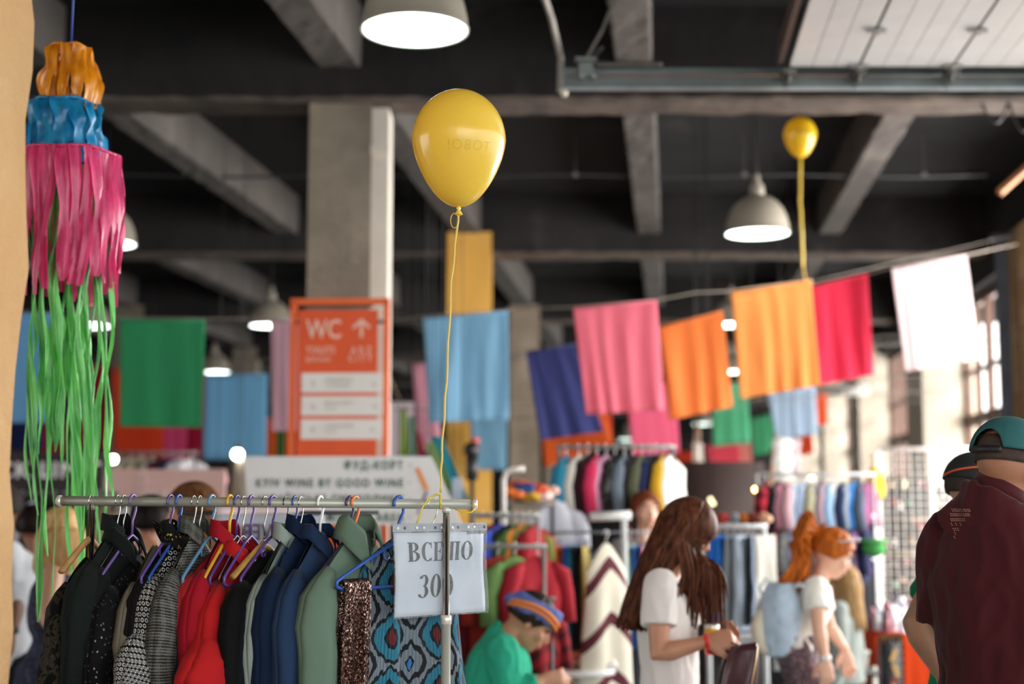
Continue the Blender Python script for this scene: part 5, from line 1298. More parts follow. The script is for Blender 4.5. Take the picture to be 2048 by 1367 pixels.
# short hair and cap
m = M(); 
def sh_(u, v):
    a = R(-200+220*u); th = R(62+42*v); x, y, z = math.sin(th)*math.cos(a), math.sin(th)*math.sin(a), math.cos(th)
    return at(.0755*x, -.012+.096*y, .025+.09*z), (u, v)
m.grid(sh_, 30, 6); m.obj('short_hair', plain('3a2a22', .8, 0, .3, 40), Cm, solid=.004)
cp_ = thing('baseball_cap', 'teal cap worn backwards free by the man in the maroon shirt', 'cap', (0, 0, 0))
cp_['label'] = 'teal five panel cap with a black strap on the man in maroon'
mw = Matrix.Translation(Cm.location) @ Matrix.Rotation(Cm.rotation_euler.z, 4, 'Z')
def aw(x, y, z): return mw @ at(x, y, z)
cp_.location = aw(0, 0, .03); c0 = V(cp_.location)
teal = plain('1f5a5c', .8, 0, .08, 20, .2, 300)
m = M()
def capf(u, v):
    a = 2*math.pi*u; fr = math.sin(a); lim = R(88)
    hole = 0
    da = (a-1.5*math.pi+math.pi) % (2*math.pi)-math.pi
    if abs(da) < .5: lim = R(88)-R(30)*math.sqrt(max(0, 1-(da/.5)**2))
    th = v*lim; sq = .95+.05*math.cos(4*a)
    x, y, z = math.sin(th)*math.cos(a), math.sin(th)*math.sin(a), math.cos(th)
    return aw(.0885*x, -.01+.112*y, .028+.098*z*(1 if z > 0 else 1))-c0, (u, v)
m.grid(capf, 60, 16); m.obj('crown', teal, cp_, solid=.003)
m = M(); m.grid(lambda u, v: (aw(.0895*math.cos(R(-118+56*u)), -.01+.1135*math.sin(R(-118+56*u)), .018+.016*v)-c0, (u, v)), 14, 2); m.obj('strap', plain('17181a', .5), cp_, solid=.003)
m = M(); m.grid(lambda u, v: (aw(.082*math.cos(R(25+130*u))*(1+.05*v), .095*math.sin(R(25+130*u))+.075*v*math.sin(R(25+130*u)), .03-.012*v-.012*(2*u-1)**2)-c0, (u, v)), 16, 4); m.obj('visor', teal, cp_, solid=.003)
for a_, z_ in ((-25, .07), (-150, .075)): M().ball(aw(.0805*math.cos(R(a_)), -.01+.101*math.sin(R(a_)), z_)-c0, .0028, 8).obj('eyelet', plain('c8c8c0', .3, .8), cp_)

# D: man in green T-shirt and black cap behind him
d0 = 4.5; D = person('man in a green T-shirt and black cap standing half behind the man in maroon', P(1925, 1000, d0).x+.03, d0, -62)
J = stand(1.78, .105); w_ = lambda px, py, d: LR(D, P(px, py, d))
J['head'] = w_(1953, 985, 4.5); J['neck'] = w_(1945, 1060, 4.5); J['fwd'] = (.0, .97, -.24); J['up'] = (0, .24, .97)
J['shL'] = w_(1900, 1135, 4.6); J['elL'] = w_(1832, 1248, 4.42); J['wrL'] = w_(1880, 1340, 4.4); J['hdL'] = (.2, .8, -.6); J['shR'] = w_(1960, 1110, 4.35); J['elR'] = w_(1975, 1240, 4.3); J['wrR'] = w_(2010, 1300, 4.2)
at, rot = body(D, J, skin_mat('b08468'), False, .95, 1.0, .009, arm=1.02); face_parts(at, 1, D)
top(D, J, fab('0f7c56', 'plain', '0a6444'), False, .95, .02, .27, .066, 0, 22, 'shirt', .011, .006, .03, slend=.076)
trousers(D, J, fab('26282e'), .95, .01, 4); shoes(D, J, '2a2624')
cap_hair(D, at, rot, 1, plain('2a201c', .8), thick=.004)
mw2 = Matrix.Translation(D.location) @ Matrix.Rotation(D.rotation_euler.z, 4, 'Z'); c0 = mw2 @ at(0, 0, .03)
dc = thing('baseball_cap', 'black cap with an orange piping line on the man in green', 'cap', c0)
def aw2(x, y, z): return (mw2 @ at(x, y, z))-c0
m = M(); m.grid(lambda u, v: (aw2(.088*math.sin(v*R(92))*math.cos(2*math.pi*u), -.01+.11*math.sin(v*R(92))*math.sin(2*math.pi*u), .026+.1*math.cos(v*R(92))), (u, v)), 40, 12); m.obj('crown', plain('15161a', .8), dc, solid=.003)
m = M(); m.tube([aw2(.0905*math.cos(R(a)), -.01+.113*math.sin(R(a)), .026+(a+110)*.0005) for a in range(-110, 30, 10)], .0026, 6); m.obj('piping', plain('f0692c', .5, 0, 0), dc)
m = M(); m.grid(lambda u, v: (aw2(.082*math.cos(R(25+130*u)), .095*math.sin(R(25+130*u))+.07*v*math.sin(R(25+130*u)), .03-.01*v), (u, v)), 14, 3); m.obj('visor', plain('15161a', .8), dc, solid=.003)

# E: seated man in a teal shirt and a blue and orange headband
d0 = 6.5; E = person('seated man in a teal shirt wearing a blue and orange headscarf', P(1000, 1367, d0).x, d0, -84)
J = stand(1.74, .1); w_ = lambda px, py, d: LR(E, P(px, py, d))
J['pel'] = (0, -.12, .52); J['waist'] = (0, -.09, .66); J['chest'] = w_(1000, 1345, 6.5)+V((0, 0, .03)); J['neck'] = w_(1022, 1272, 6.5)+V((0, -.02, 0)); J['head'] = w_(1060, 1243, 6.5)
J['fwd'] = (0, .78, -.62); J['up'] = (0, .62, .78)
for s, kk in ((-1, 'L'), (1, 'R')):
    J['sh'+kk] = w_(1004, 1300, 6.5-s*.19); J['hip'+kk] = (s*.09, -.1, .5); J['kn'+kk] = (s*.14, .32, .54); J['an'+kk] = (s*.12, .3, .1)
J['elR'] = w_(1020, 1398, 6.25); J['wrR'] = w_(1080, 1362, 6.3); J['hdR'] = (-.2, 1, .1); J['elL'] = w_(1050, 1398, 6.72); J['wrL'] = w_(1084, 1365, 6.6); J['hdL'] = (.2, 1, .1); J['pnR'] = (-1, 0, 0); J['pnL'] = (1, 0, 0)
at, rot = body(E, J, skin_mat('bf8a6c'), False, .97, 1.12, .0075); face_parts(at, 1.12, E, brow='3a2a22', closed=True)
top(E, J, fab('35b08e', 'plain', '1c8c70'), False, .97, .024, .93, .075, 0, 31, 'shirt', .009, .012, .02, slend=.055, collar=.01)
trousers(E, J, fab('2b3038', 'denim', '3a404a'), .97, .012, 6); shoes(E, J, '3a3430')
cap_hair(E, at, rot, 1.12, hairmat('3a2a24', '1c1412'), thick=.006)
m = M()
m.tube([at(.072*math.cos(R(a)), -.012+.094*math.sin(R(a)), .052+.016*math.sin(R(a))) for a in range(0, 360, 15)], [.018]*24, 10, closed=True, squash=2.6, side=tuple(J['up'])); m.ball(at(0, -.115, .02), (.035, .03, .035), 10)
m.blob('headscarf', plain('5468a8', .8, 0, .2, 20), E, .007, 2, folds(2, .003, 30, 1))
m = M(); 
for k_, off in ((0, 0), (1, .018)): m.tube([at((.091)*math.cos(R(a)), -.012+(.113)*math.sin(R(a)), .034+off+.02*math.sin(R(a))+.016*math.cos(R(a*2))) for a in range(-70, 250, 12)], .008, 6, squash=1)
m.obj('orange_stripe', plain('ee8a3c', .8), E)
st_ = thing('stool', 'stool under the seated man in teal', 'stool', (E.location.x-.15, E.location.y, 0))
M().box((0, 0, .4), (.36, .36, .05)).obj('seat', plain('6a5038', .6), st_)
for sx_ in (-1, 1):
    for sy_ in (-1, 1): M().box((sx_*.15, sy_*.15, .19), (.035, .035, .38)).obj('leg', plain('6a5038', .6), st_)

# F: auburn woman facing us behind the rails
d0 = 8.78; F = person('woman with shoulder length auburn hair behind the brown haired woman', P(1288, 1100, d0).x, d0, 200)
J = stand(1.70, .098); J['head'] = LR(F, P(1291, 1022, d0)); at, rot = body(F, J, skin_mat('e2ad92'), True, .95, .98, .010); face_parts(at, .98, F, brow='6a3a24')
top(F, J, fab('9a9a9c', 'plain', '7c7c80'), True, .95, .014, .3, .064, 1, 41, 'shirt', .012); trousers(F, J, fab('3a3c44'), .95, .01, 6); shoes(F, J, '3a3430')
hf = hairmat('8e4a2c', '4e2415'); cap_hair(F, at, rot, 1, hf, thick=.014); pol = []
for i in range(120):
    s = 1 if i % 2 else -1; a = rn.uniform(-100, 15); 
    pol.append(bez([at(s*.02, .0, .115), at(s*.083*max(.25, math.cos(R(a))), -.012+.1*math.sin(R(a)), .03), at(s*.095, -.03+.05*math.sin(R(a)), -.07), at(s*(.09+rn.uniform(0, .04)), -.01+rn.uniform(-.06, .05), -.2+rn.uniform(-.03, .03))], 4))
strands(pol, .008, 'long_hair', hf, F)

# G: seated blonde behind the table
d0 = 9.4; G = person('seated person with long dark blond hair beside the orange covered table', P(1684, 1200, d0).x, d0, 62)
J = stand(1.68, .1); dz = P(1682, 1163, d0).z-1.52
for kk in list(J):
    if isinstance(J[kk], tuple) and len(J[kk]) == 3 and kk not in ('fwd', 'up', 'lat') and kk[:2] not in ('hd', 'pn', 'kn', 'an'): J[kk] = tuple(V(J[kk])+V((0, 0, dz)))
J['head'] = LR(G, P(1683, 1166, d0)); J['knL'] = (-.1, .4, .5); J['knR'] = (.1, .4, .5); J['anL'] = (-.1, .4, .1); J['anR'] = (.1, .4, .1)
at, rot = body(G, J, skin_mat('dba98c'), True, .95, .98, .011); top(G, J, fab('8c9490', 'plain', '70746e'), True, .95, .03, .9, .07, 1, 51, 'jumper', .012, slend=.05); trousers(G, J, fab('2c2e34'), .95, .01, 6)
shoes(G, J, '3a3430')
hg = hairmat('b08c5c', '6a4e2c'); cap_hair(G, at, rot, 1, hg, thick=.016); pol = []
for i in range(130):
    a = rn.uniform(-190, 10); pol.append(bez([at(0, -.0, .115), at(.086*math.cos(R(a)), -.012+.104*math.sin(R(a)), .03), at(.095*math.cos(R(a)), -.02+.11*math.sin(R(a)), -.1), at(.11*math.cos(R(a)), -.03+.12*math.sin(R(a)), -.27+rn.uniform(-.04, .04))], 4))
strands(pol, .009, 'long_hair', hg, G)
sg_ = thing('stool', 'stool under the blond person by the table', 'stool', (G.location.x, G.location.y-.02, 0)); M().box((0, 0, .38), (.36, .36, .05)).obj('seat', plain('d8d4d0', .6), sg_)
for sx_ in (-1, 1):
    for sy_ in (-1, 1): M().box((sx_*.15, sy_*.15, .18), (.035, .035, .36)).obj('leg', plain('c8c4c0', .6), sg_)

# H: blonde woman in a patterned sleeveless dress, left
d0 = 6.6; Hh = person('blonde woman in a sleeveless dark blue patterned dress, seen from behind at the left', P(112, 1150, d0).x, d0, 25)
J = stand(1.60, .1); w_ = lambda px, py, d: LR(Hh, P(px, py, d))
J['head'] = w_(122, 1068, 6.6); J['neck'] = w_(122, 1122, 6.6); J['elR'] = w_(92, 1222, 6.42); J['shR'] = w_(103, 1150, 6.48); J['wrR'] = w_(128, 1290, 6.4); J['shL'] = w_(150, 1152, 6.7); J['hdR'] = LR(Hh, P(138, 1330, 6.4))-J['wrR']; J['elL'] = w_(160, 1220, 6.8); J['wrL'] = w_(150, 1290, 6.85)
at, rot = body(Hh, J, skin_mat('d2a084'), True, 1.0, .98, .008, arm=1.18)
dm = fab('4a4c60', 'floral', '23263a'); m = M(); cs, rx, ry, lat = torso_specs(J, .014, True, 1.0)
cs2 = [(0, 0, .35), (0, 0, .6)]+cs[1:8]; ringloft(m, cs2, [.24, .215]+rx[1:8], [.19, .165]+ry[1:8], [lat[0]]*2+lat[1:8], 26)
for kk in 'LR': m.tube([lerp(J['sh'+kk], J['neck'], .5), lerp(J['sh'+kk], J['neck'], .15)], [.05, .052], 12)
m.blob('dress', dm, Hh, .010, 3, folds(7, .007, 8, .3)); shoes(Hh, J, '5a4a40')
hh = hairmat('f0cc98', 'b88850'); cap_hair(Hh, at, rot, 1, hh, thick=.018); pol = []
for i in range(170):
    a = rn.uniform(-200, 20); pol.append(bez([at(0, -.0, .118), at(.09*math.cos(R(a)), -.012+.108*math.sin(R(a)), .03), at(.105*math.cos(R(a)), -.02+.115*math.sin(R(a)), -.06), at((.105+rn.uniform(-.02, .02))*math.cos(R(a)), -.02+.11*math.sin(R(a)), -.155+rn.uniform(-.03, .03))], 4))
strands(pol, .008, 'bob_hair', hh, Hh)
# I: man in a white T-shirt at the left edge
d0 = 7.1; I_ = person('person in a white T-shirt cut off by the plastered wall at the left', P(2, 1150, d0).x, d0, 10)
J = stand(1.74, .105); w_ = lambda px, py, d: LR(I_, P(px, py, d)); J['shR'] = w_(18, 1105, 7.05); J['elR'] = w_(32, 1195, 7.05); J['wrR'] = w_(24, 1262, 7.0)
at, rot = body(I_, J, skin_mat('7c5644'), False, .95, 1, .011, arm=1.1); top(I_, J, fab('dfe3ea', 'plain', 'c8ccd6'), False, .95, .02, .33, .075, 0, 61, 'shirt', .012, slend=.08); trousers(I_, J, fab('2a2c30'), .95, .01, 6); shoes(I_, J, '222222')
cap_hair(I_, at, rot, 1, plain('201816', .8), thick=.01)
m = M(); wr = J['wrR']; m.tube([wr+V((0, 0, .02)), wr+V((0, 0, -.01))], .034, 14); m.obj('wristwatch', plain('26262a', .4), I_)
# J: person in a beige dress between them
d0 = 8.0; J_ = person('dark haired person in a beige dress left of the blonde woman', P(62, 1150, d0).x, d0, 30)
J = stand(1.62, .098); at, rot = body(J_, J, skin_mat('a06c54'), True, .9, .98, .011)
m = M(); cs, rx, ry, lat = torso_specs(J, .012, True, .9); cs2 = [(0, 0, .5), (0, 0, .7)]+cs[1:7]; ringloft(m, cs2, [.2, .19]+rx[1:7], [.17, .15]+ry[1:7], [lat[0]]*2+lat[1:7], 26); m.blob('dress', fab('a88f7c', 'plain', '8e7664'), J_, .012, 3, folds(9, .006)); shoes(J_, J, '3a2e28')
cap_hair(J_, at, rot, 1, hairmat('2c201c', '120c0b'), thick=.02)
# K: dark blond head in profile behind the rack, facing left
d0 = 6.1; K = person('brown haired person in profile behind the rack, facing left', P(392, 1080, d0).x, d0, 82)
J = stand(1.76, .1); w_ = lambda px, py, d: LR(K, P(px, py, d)); J['head'] = w_(382, 1024, d0); J['neck'] = w_(395, 1092, d0); J['wrR'] = w_(325, 1118, 6.3); J['elR'] = w_(362, 1210, 6.35); J['wrL'] = w_(318, 1112, 5.9); J['elL'] = w_(360, 1215, 5.85); J['hdL'] = (0, .7, .6); J['hdR'] = (0, .7, .6)
at, rot = body(K, J, skin_mat('c88e70'), True, .95, 1.0, .008); face_parts(at, 1, K)
top(K, J, fab('e8e4e4', 'plain', 'd0cccc'), True, .95, .016, .6, .064, 0, 71, 'shirt', .011); trousers(K, J, fab('2e3036'), .95, .01, 6); shoes(K, J, '2a2624')
hk = hairmat('7a5236', '3e2616'); cap_hair(K, at, rot, 1, hk, thick=.016); pol = []
for i in range(120):
    s = 1 if i % 2 else -1; a = rn.uniform(-90, 0)
    pol.append(bez([at(s*.01, .0, .116), at(s*.087*max(.2, math.cos(R(a))), -.012+.1*math.sin(R(a)), .03), at(s*.09*max(.3, math.cos(R(a))), -.03+.09*math.sin(R(a)), -.07), at(s*.08*max(.3, math.cos(R(a))), -.05+.06*math.sin(R(a)), -.2+rn.uniform(-.03, .03))], 4))
strands(pol, .008, 'straight_hair', hk, K)
# L: dark dressed person behind the rack
d0 = 7.4; L_ = person('person in black with dark hair behind the rack, left of the profile', P(300, 1080, d0).x, d0, 20)
J = stand(1.66, .1); at, rot = body(L_, J, skin_mat('a87860'), True, 1, 1, .011); top(L_, J, fab('101114'), True, 1, .02, .9, .07, 0, 81, 'shirt', .012); trousers(L_, J, fab('141518'), 1, .01, 6); shoes(L_, J, '141414')
hl = hairmat('241a18', '0e0a0a'); cap_hair(L_, at, rot, 1, hl, thick=.03)
# ------------------------------------------------------------ stalls and clothes rails behind
def fgar(px, pz_, d, rz, mat, label, cat='garment', name='hanging_garment', W=.19, L=.6, T=.03, slv=.45, group=None, seed=0, taper=1.1, drop=.06, wide=None, trous=False, hook=.05, two=None):
    "garment on a hanger, farther away: one mesh; bar height given by the photo row pz_"
    p = P(px, pz_, d); rn = random.Random(seed*7+3); ph = rn.uniform(0, 6); m = M()
    L *= rn.uniform(.92, 1.08)
    def fn(u, v):
        a = 2*math.pi*u; cx = math.cos(a); s = W*(.95+(taper-.95)*v)*cx; zt = -hook-drop*abs(cx)**1.2
        th = T*(.25+.75*min(1, v*6)); y = th*math.sin(a)+min(1, v*3)*(.012*math.sin(s*30+ph)+.014*noise.noise(V((s*12, v*4, seed))))
        if trous: zt = -hook-.02
        return (s, y, zt-L*v), (u*W*4, L*v)
    m.grid(fn, 28, 10)
    if slv and not trous:
        for sd in (-1, 1):
            m.tube([(sd*W*.6, 0, -hook-drop*.7), (sd*W*.95, 0, -hook-drop-.04), (sd*(W+.03), .01, -hook-drop-slv*.5), (sd*(W+.035), -.01, -hook-drop-slv)], [.02, .055, .05, .045], 10)
    m.cur = 1; m.tube([(.018*math.cos(R(a)), 0, .018*math.sin(R(a))) for a in range(200, -40, -30)]+[(0, 0, -.03), (0, 0, -hook-.02)], .0035, 5); m.cur = 0
    o = m.obj(name, [mat, plain('b8b8b8', .3, .8)], loc=p, rz=R(rz)); return tag(o, label, cat, group)
def row(items, pz_, d, rzs, place, group, kinds, W=.19, L=.5, slv=.4, jit=6, seed=0, hook=.05, trous=False, **k):
    "items = (px, colour name, hex, pattern, hex2); labels name the neighbours"
    for i, it in enumerate(items):
        px, cn, hx = it[:3]; pat = it[3] if len(it) > 3 else 'plain'; h2 = it[4] if len(it) > 4 else None; kd = kinds[i % len(kinds)]
        lf = items[i-1][1] if i else None; rt = items[i+1][1] if i+1 < len(items) else None
        lab = '%s %s %s' % (cn, kd, place)
        if lf and rt: lab += ', between the %s and the %s one' % (lf, rt)
        elif rt: lab += ', leftmost, beside the %s one' % rt
        else: lab += ', rightmost, beside the %s one' % lf
        if len(lab.split()) > 16 and lf: lab = '%s %s %s, right of the %s one' % (cn, kd, place, lf)
        if len(lab.split()) > 16: lab = '%s %s %s' % (cn, kd, place)
        fgar(px, pz_, d, rzs+math.sin(i*2.3+seed)*jit, fab(hx, pat, h2), lab, kd, 'hanging_'+kd, W, L*(it[5] if len(it) > 5 else 1), group=group, seed=i+seed, slv=slv, hook=hook, trous=trous, **k)
def rail(label, x0, x1, pz_, d, col='d8d4cc', r=.014, legs=True, z0=0.0, grp=None, base=True):
    a, b = P(x0, pz_, d), P(x1, pz_, d); t_ = thing('clothes_rail', label, 'rail', ((a.x+b.x)/2, d, 0), 0, grp); hw = (b.x-a.x)/2; mt = plain(col, .4, .2, .04)
    M().tube([(-hw, 0, a.z), (hw, 0, b.z)], r, 10).obj('rail_bar', mt, t_)
    if legs:
        for s in (-1, 1):
            M().tube([(s*(hw-.02), 0, a.z), (s*(hw-.02), 0, .04)], r*.9, 8).obj('post', mt, t_)
            if base: M().tube([(s*(hw-.02), -.22, .03), (s*(hw-.02), .22, .03)], r*.9, 8).obj('foot', mt, t_)
    return t_
# high rail of jackets
rail('high rail with jackets hung above head height behind the auburn haired woman', 1112, 1352, 893, 9.1, '8a8a88')
row([(1132, 'teal blue', '2f86a6'), (1158, 'off white', 'd8d6cc'), (1176, 'black and maroon', '2c1018'), (1194, 'hot pink', 'ea3f6c'), (1212, 'magenta and white', 'b8508a', 'stripe', 'e0c0d0'), (1230, 'black dotted', '101014', 'dots', 'e8e8d8'), (1249, 'grey denim', '8290a0', 'denim', '6a7480'), (1266, 'charcoal', '2c2c34'), (1284, 'olive grey', '70745c'), (1299, 'navy', '28325a'), (1312, 'black', '141418'), (1326, 'sunny yellow', 'f4c23a'), (1340, 'snow white', 'f0eee8')],
    893, 9.1, 68, 'on the high rail', 'clothes on the high rail', ['jacket', 'cardigan', 'blouse'], .15, .34, .3, seed=1)
# bright lamp shape over it
# rail at the left of the middle
rail('dark clothes rail directly right of the front rack', 940, 1082, 1030, 8.2, '9a9a98', base=False)
row([(950, 'dark navy', '1c2340', 'plain', None, 1), (966, 'deep maroon', '6e1f28', 'plain', None, 1.5), (984, 'wine red', '7a2430', 'plain', None, 1.9), (1000, 'cornflower blue', '4a62d8', 'plain', None, .5), (1016, 'charcoal black', '1e2024', 'plain', None, 1), (1032, 'moss green', '4f6e3a', 'plain', None, 1), (1046, 'bright orange', 'f08838', 'plain', None, .5), (1058, 'olive', '7a7a40', 'plain', None, .9), (1070, 'crimson', '9c2028', 'plain', None, 1.2)],
    1030, 8.2, 62, 'on the rail right of the front rack', 'clothes on the rail right of the front rack', ['dress', 'coat', 'blouse'], .19, .6, .4, seed=2)
row([(962, 'burgundy', '6a1c26', 'plain', None, 1.5), (996, 'dark rust red', '8a2a22', 'plain', None, 1.6), (1030, 'leaf green', '6a8c50', 'plain', None, .7), (1074, 'cherry red', 'a02430', 'plain', None, 1.2)], 1092, 7.7, 40, 'on the lower rail behind the seated man', 'clothes on the lower rail', ['dress', 'tunic'], .17, .5, .3, seed=3)
rail('lower clothes rail behind the seated man', 945, 1095, 1092, 7.7, '8a8a88', base=False)
wp = thing('bent_pipe', 'white bent tube of a rail end rising above the dark clothes', 'pipe', P(1008, 1030, 8.4))
b_ = wp.location.copy(); q = [P(1008, 1040, 8.4), P(1007, 960, 8.4), P(1012, 944, 8.4), P(1024, 938, 8.4), P(1050, 937, 8.4)]
M().tube([p-b_ for p in [V((q[0].x, q[0].y, .02))]+q], .016, 10).obj('tube', plain('e8e2da', .35), wp)
# folded scarves on top of the rail
fl_ = [(1030, 985, 'f0803c', 'orange'), (1046, 978, '3c4f88', 'dark blue'), (1060, 992, 'c8a040', 'mustard'), (1072, 978, 'e06040', 'coral'), (1082, 990, 'e8c8c0', 'pale rose'), (1050, 1000, '7a6a30', 'olive brown'), (1096, 982, 'e0b8a8', 'peach'), (1038, 970, 'd86850', 'brick red')]
for i, (px, py, hx, cn) in enumerate(fl_):
    m = M(); m.ball((0, 0, 0), (.075, .06, .036), 14); o = m.blob('folded_scarf', fab(hx), None, .012, 2, folds(i, .012, 22, 1), loc=P(px, py, 8.5+.02*i)); tag(o, cn+' folded scarf heaped on top of the dark clothes rail', 'scarf', 'scarves heaped on the rail')
hs = thing('hat_shelf', 'small shelf board carrying the folded scarves above the dark rail', 'shelf', (P(1062, 1000, 8.6).x, 8.58, 0)); z_ = P(1062, 1000, 8.6).z-.02
M().box((0, 0, z_), (.30, .22, .02)).obj('shelf_board', plain('8a8078', .6), hs)
for s in (-.13, .13): M().tube([(s, .08, 0), (s, .08, z_)], .01, 6).obj('leg', M_dark, hs)
# white shirt and jeans displayed front on
fgar(1115, 985, 8.9, 6, fab('e6e8f4', 'plain', 'd0d4e4'), 'white long sleeved shirt displayed front on above the trousers rail', 'shirt', 'displayed_shirt', .125, .40, .05, .22, seed=5, hook=.03, drop=.09)
fgar(1122, 1068, 8.8, 8, fab('aebfe2', 'denim', '8aa4d4'), 'pale blue jeans displayed below the white shirt', 'jeans', 'displayed_jeans', .10, .34, .04, 0, seed=6, trous=True)
rail('thin dark rail carrying trousers in the middle', 1056, 1310, 1064, 8.5, '6a6e74', .008, base=False)
row([(1088, 'light grey', 'b8b8bc'), (1100, 'inky black', '14181e'), (1112, 'soft black', '1c2026'), (1123, 'rust orange', 'c8602c'), (1134, 'royal blue', '3456a8'), (1145, 'petrol blue', '1e6c84'), (1157, 'jet black', '101418'), (1170, 'gold patterned', '8c7434', 'floral', 'c0b070'), (1262, 'sage', '8cb09c'), (1275, 'cobalt', '2f5ea4'), (1288, 'dusty pink', 'b87884')],
    1064, 8.5, 72, 'on the trousers rail', 'trousers on the middle rail', ['trousers'], .12, .62, 0, trous=True, seed=4, hook=.06)
fgar(1212, 1066, 8.0, 38, fab('ddd6c4', 'bands', '5c2a34'), 'long cream poncho with maroon bands hanging behind the round table', 'poncho', 'hanging_poncho', .15, .95, .05, 0, seed=8, taper=1.5, drop=.16)
wr_ = thing('white_rail', 'short thick white rail left of the auburn haired woman', 'rail', P(1220, 1032, 8.2)); b_ = wr_.location.copy()
M().tube([P(1180, 1033, 8.2)-b_, P(1262, 1030, 8.2)-b_], .026, 12).obj('tube', plain('e6e6e4', .35), wr_)
M().tube([P(1248, 1033, 8.2)-b_, V((P(1248, 1033, 8.2).x, 8.2, 0))-b_], .018, 12).obj('post', plain('d8dadc', .35), wr_)
fgar(1083, 1196, 7.3, 40, fab('8a1c24', 'plaid', '3a1016'), 'red and black plaid shirt hanging behind the seated man', 'shirt', 'plaid_shirt', .11, .42, .05, .25, seed=9)
rail('low rail holding the plaid shirt', 1055, 1112, 1196, 7.3, '6a6a6c', .008)
# round table with jewellery
d0 = 8.05; tx = P(1152, 1300, d0).x
rt_ = thing('round_table', 'small round white table with baskets and beads behind the seated man', 'table', (tx, d0, 0))
M().lathe([(.001, .70), (.22, .70), (.225, .705), (.225, .725), (.22, .73), (.001, .73)], n=40).obj('tabletop', plain('e0e0e0', .3), rt_)
for a in (0, 2.1, 4.2): M().tube([(.03*math.cos(a), .03*math.sin(a), .7), (.05*math.cos(a), .05*math.sin(a), .3), (.2*math.cos(a), .2*math.sin(a), .0)], .012, 8).obj('leg', plain('9a9ca0', .3, .7), rt_)
bk = thing('basket', 'shallow wicker basket with a red rim on the round table', 'basket', (tx+.02, d0+.03, .73))
M().lathe([(.001, .004), (.10, .004), (.13, .03), (.145, .06), (.14, .062), (.125, .035)], n=30).obj('bowl', plain('a8865c', .8, 0, .3, 40, .6, 60), bk)
M().tube([(.145*math.cos(a), .145*math.sin(a), .062) for a in [i*.2618 for i in range(24)]], .008, 6, closed=True).obj('rim', plain('a83c28', .6), bk)
cols = ['c03c30', 'e8d8b0', 'f0f0f0', '3c7a5c', 'd89c3c', 'b8604c', '8a5c40', 'e06080']
names = ['brick red', 'cream', 'white', 'dark green', 'amber', 'terracotta', 'brown', 'rose']
for i in range(16):
    a = i*2.4; r = .02+.0062*i; k = i % 8
    m = M(); m.tube([(.026*math.cos(b), .026*math.sin(b), .004*math.sin(b*3)) for b in [j*.5236 for j in range(12)]], .007, 6, closed=True)
    o = m.obj('bead_bracelet', plain(cols[k], .4), loc=(bk.location.x+r*math.cos(a), bk.location.y+r*math.sin(a), .745+.0022*i)); tag(o, names[k]+' bead bracelet in the wicker basket', 'bracelet', names[k]+' bracelets in the basket')
tg = M(); tg.tube([(.0, 0, 0), (0, 0, .05), (0, 0, .07)], [.018, .018, .008], 12); tag(tg.obj('small_bottle', plain('d8c05c', .3), loc=(tx-.12, d0+.06, .73)), 'small yellow bottle at the back of the round table', 'bottle')
tg = M(); tg.ball((0, 0, .03), (.09, .07, .035), 14); tag(tg.blob('white_cloth', fab('ece8e4'), None, .012, 2, folds(4, .01, 20, 1), loc=(tx+.14, d0-.06, .722)), 'crumpled white cloth with red marks on the round table', 'cloth')
# blue overalls rail
rail('white rail with denim overalls between the two women', 1408, 1534, 1050, 8.8, 'e4e6ea', .018)
row([(1416, 'pale cream', 'd8d4cc'), (1436, 'bright blue', '1c5cb0'), (1452, 'strong blue', '2464b4'), (1468, 'mid grey', '7c848a'), (1482, 'steel grey', '8c96a0'), (1495, 'icy blue', 'c4d2e8'), (1508, 'near black', '1c2228'), (1520, 'powder blue', 'b8c8e0'), (1530, 'stone', 'b0aca4')],
    1050, 8.8, 58, 'on the white rail between the women', 'clothes on the white rail', ['overalls', 'trousers'], .15, .56, 0, trous=True, seed=6, hook=.04)
for i, (px, hx, cn) in enumerate(((1420, 'c87850', 'copper'), (1446, 'a83c38', 'red'), (1468, '8a8c94', 'grey'), (1486, 'b0622c', 'rust'), (1504, '6a2c20', 'chestnut'), (1530, 'e0b090', 'peach'))):
    m = M(); m.ball((0, 0, 0), (.045, .05, .035), 14); tag(m.blob('knit_hat', fab(hx), None, .01, 2, folds(i, .006, 26, 1), loc=P(px, 1036, 8.8)), cn+' knitted hat lying on top of the white rail', 'hat', 'hats on the white rail')
wb = thing('low_bench', 'low white bench on the floor behind the brown haired woman', 'bench', (P(1480, 1250, 10.6).x, 10.6, 0)); M().box((0, 0, .64), (.5, .3, .06)).obj('bench_top', plain('e4ecf0', .4), wb)
for s in (-1, 1): M().box((s*.2, 0, .3), (.04, .26, .6)).obj('leg', plain('3a3c40', .4), wb)
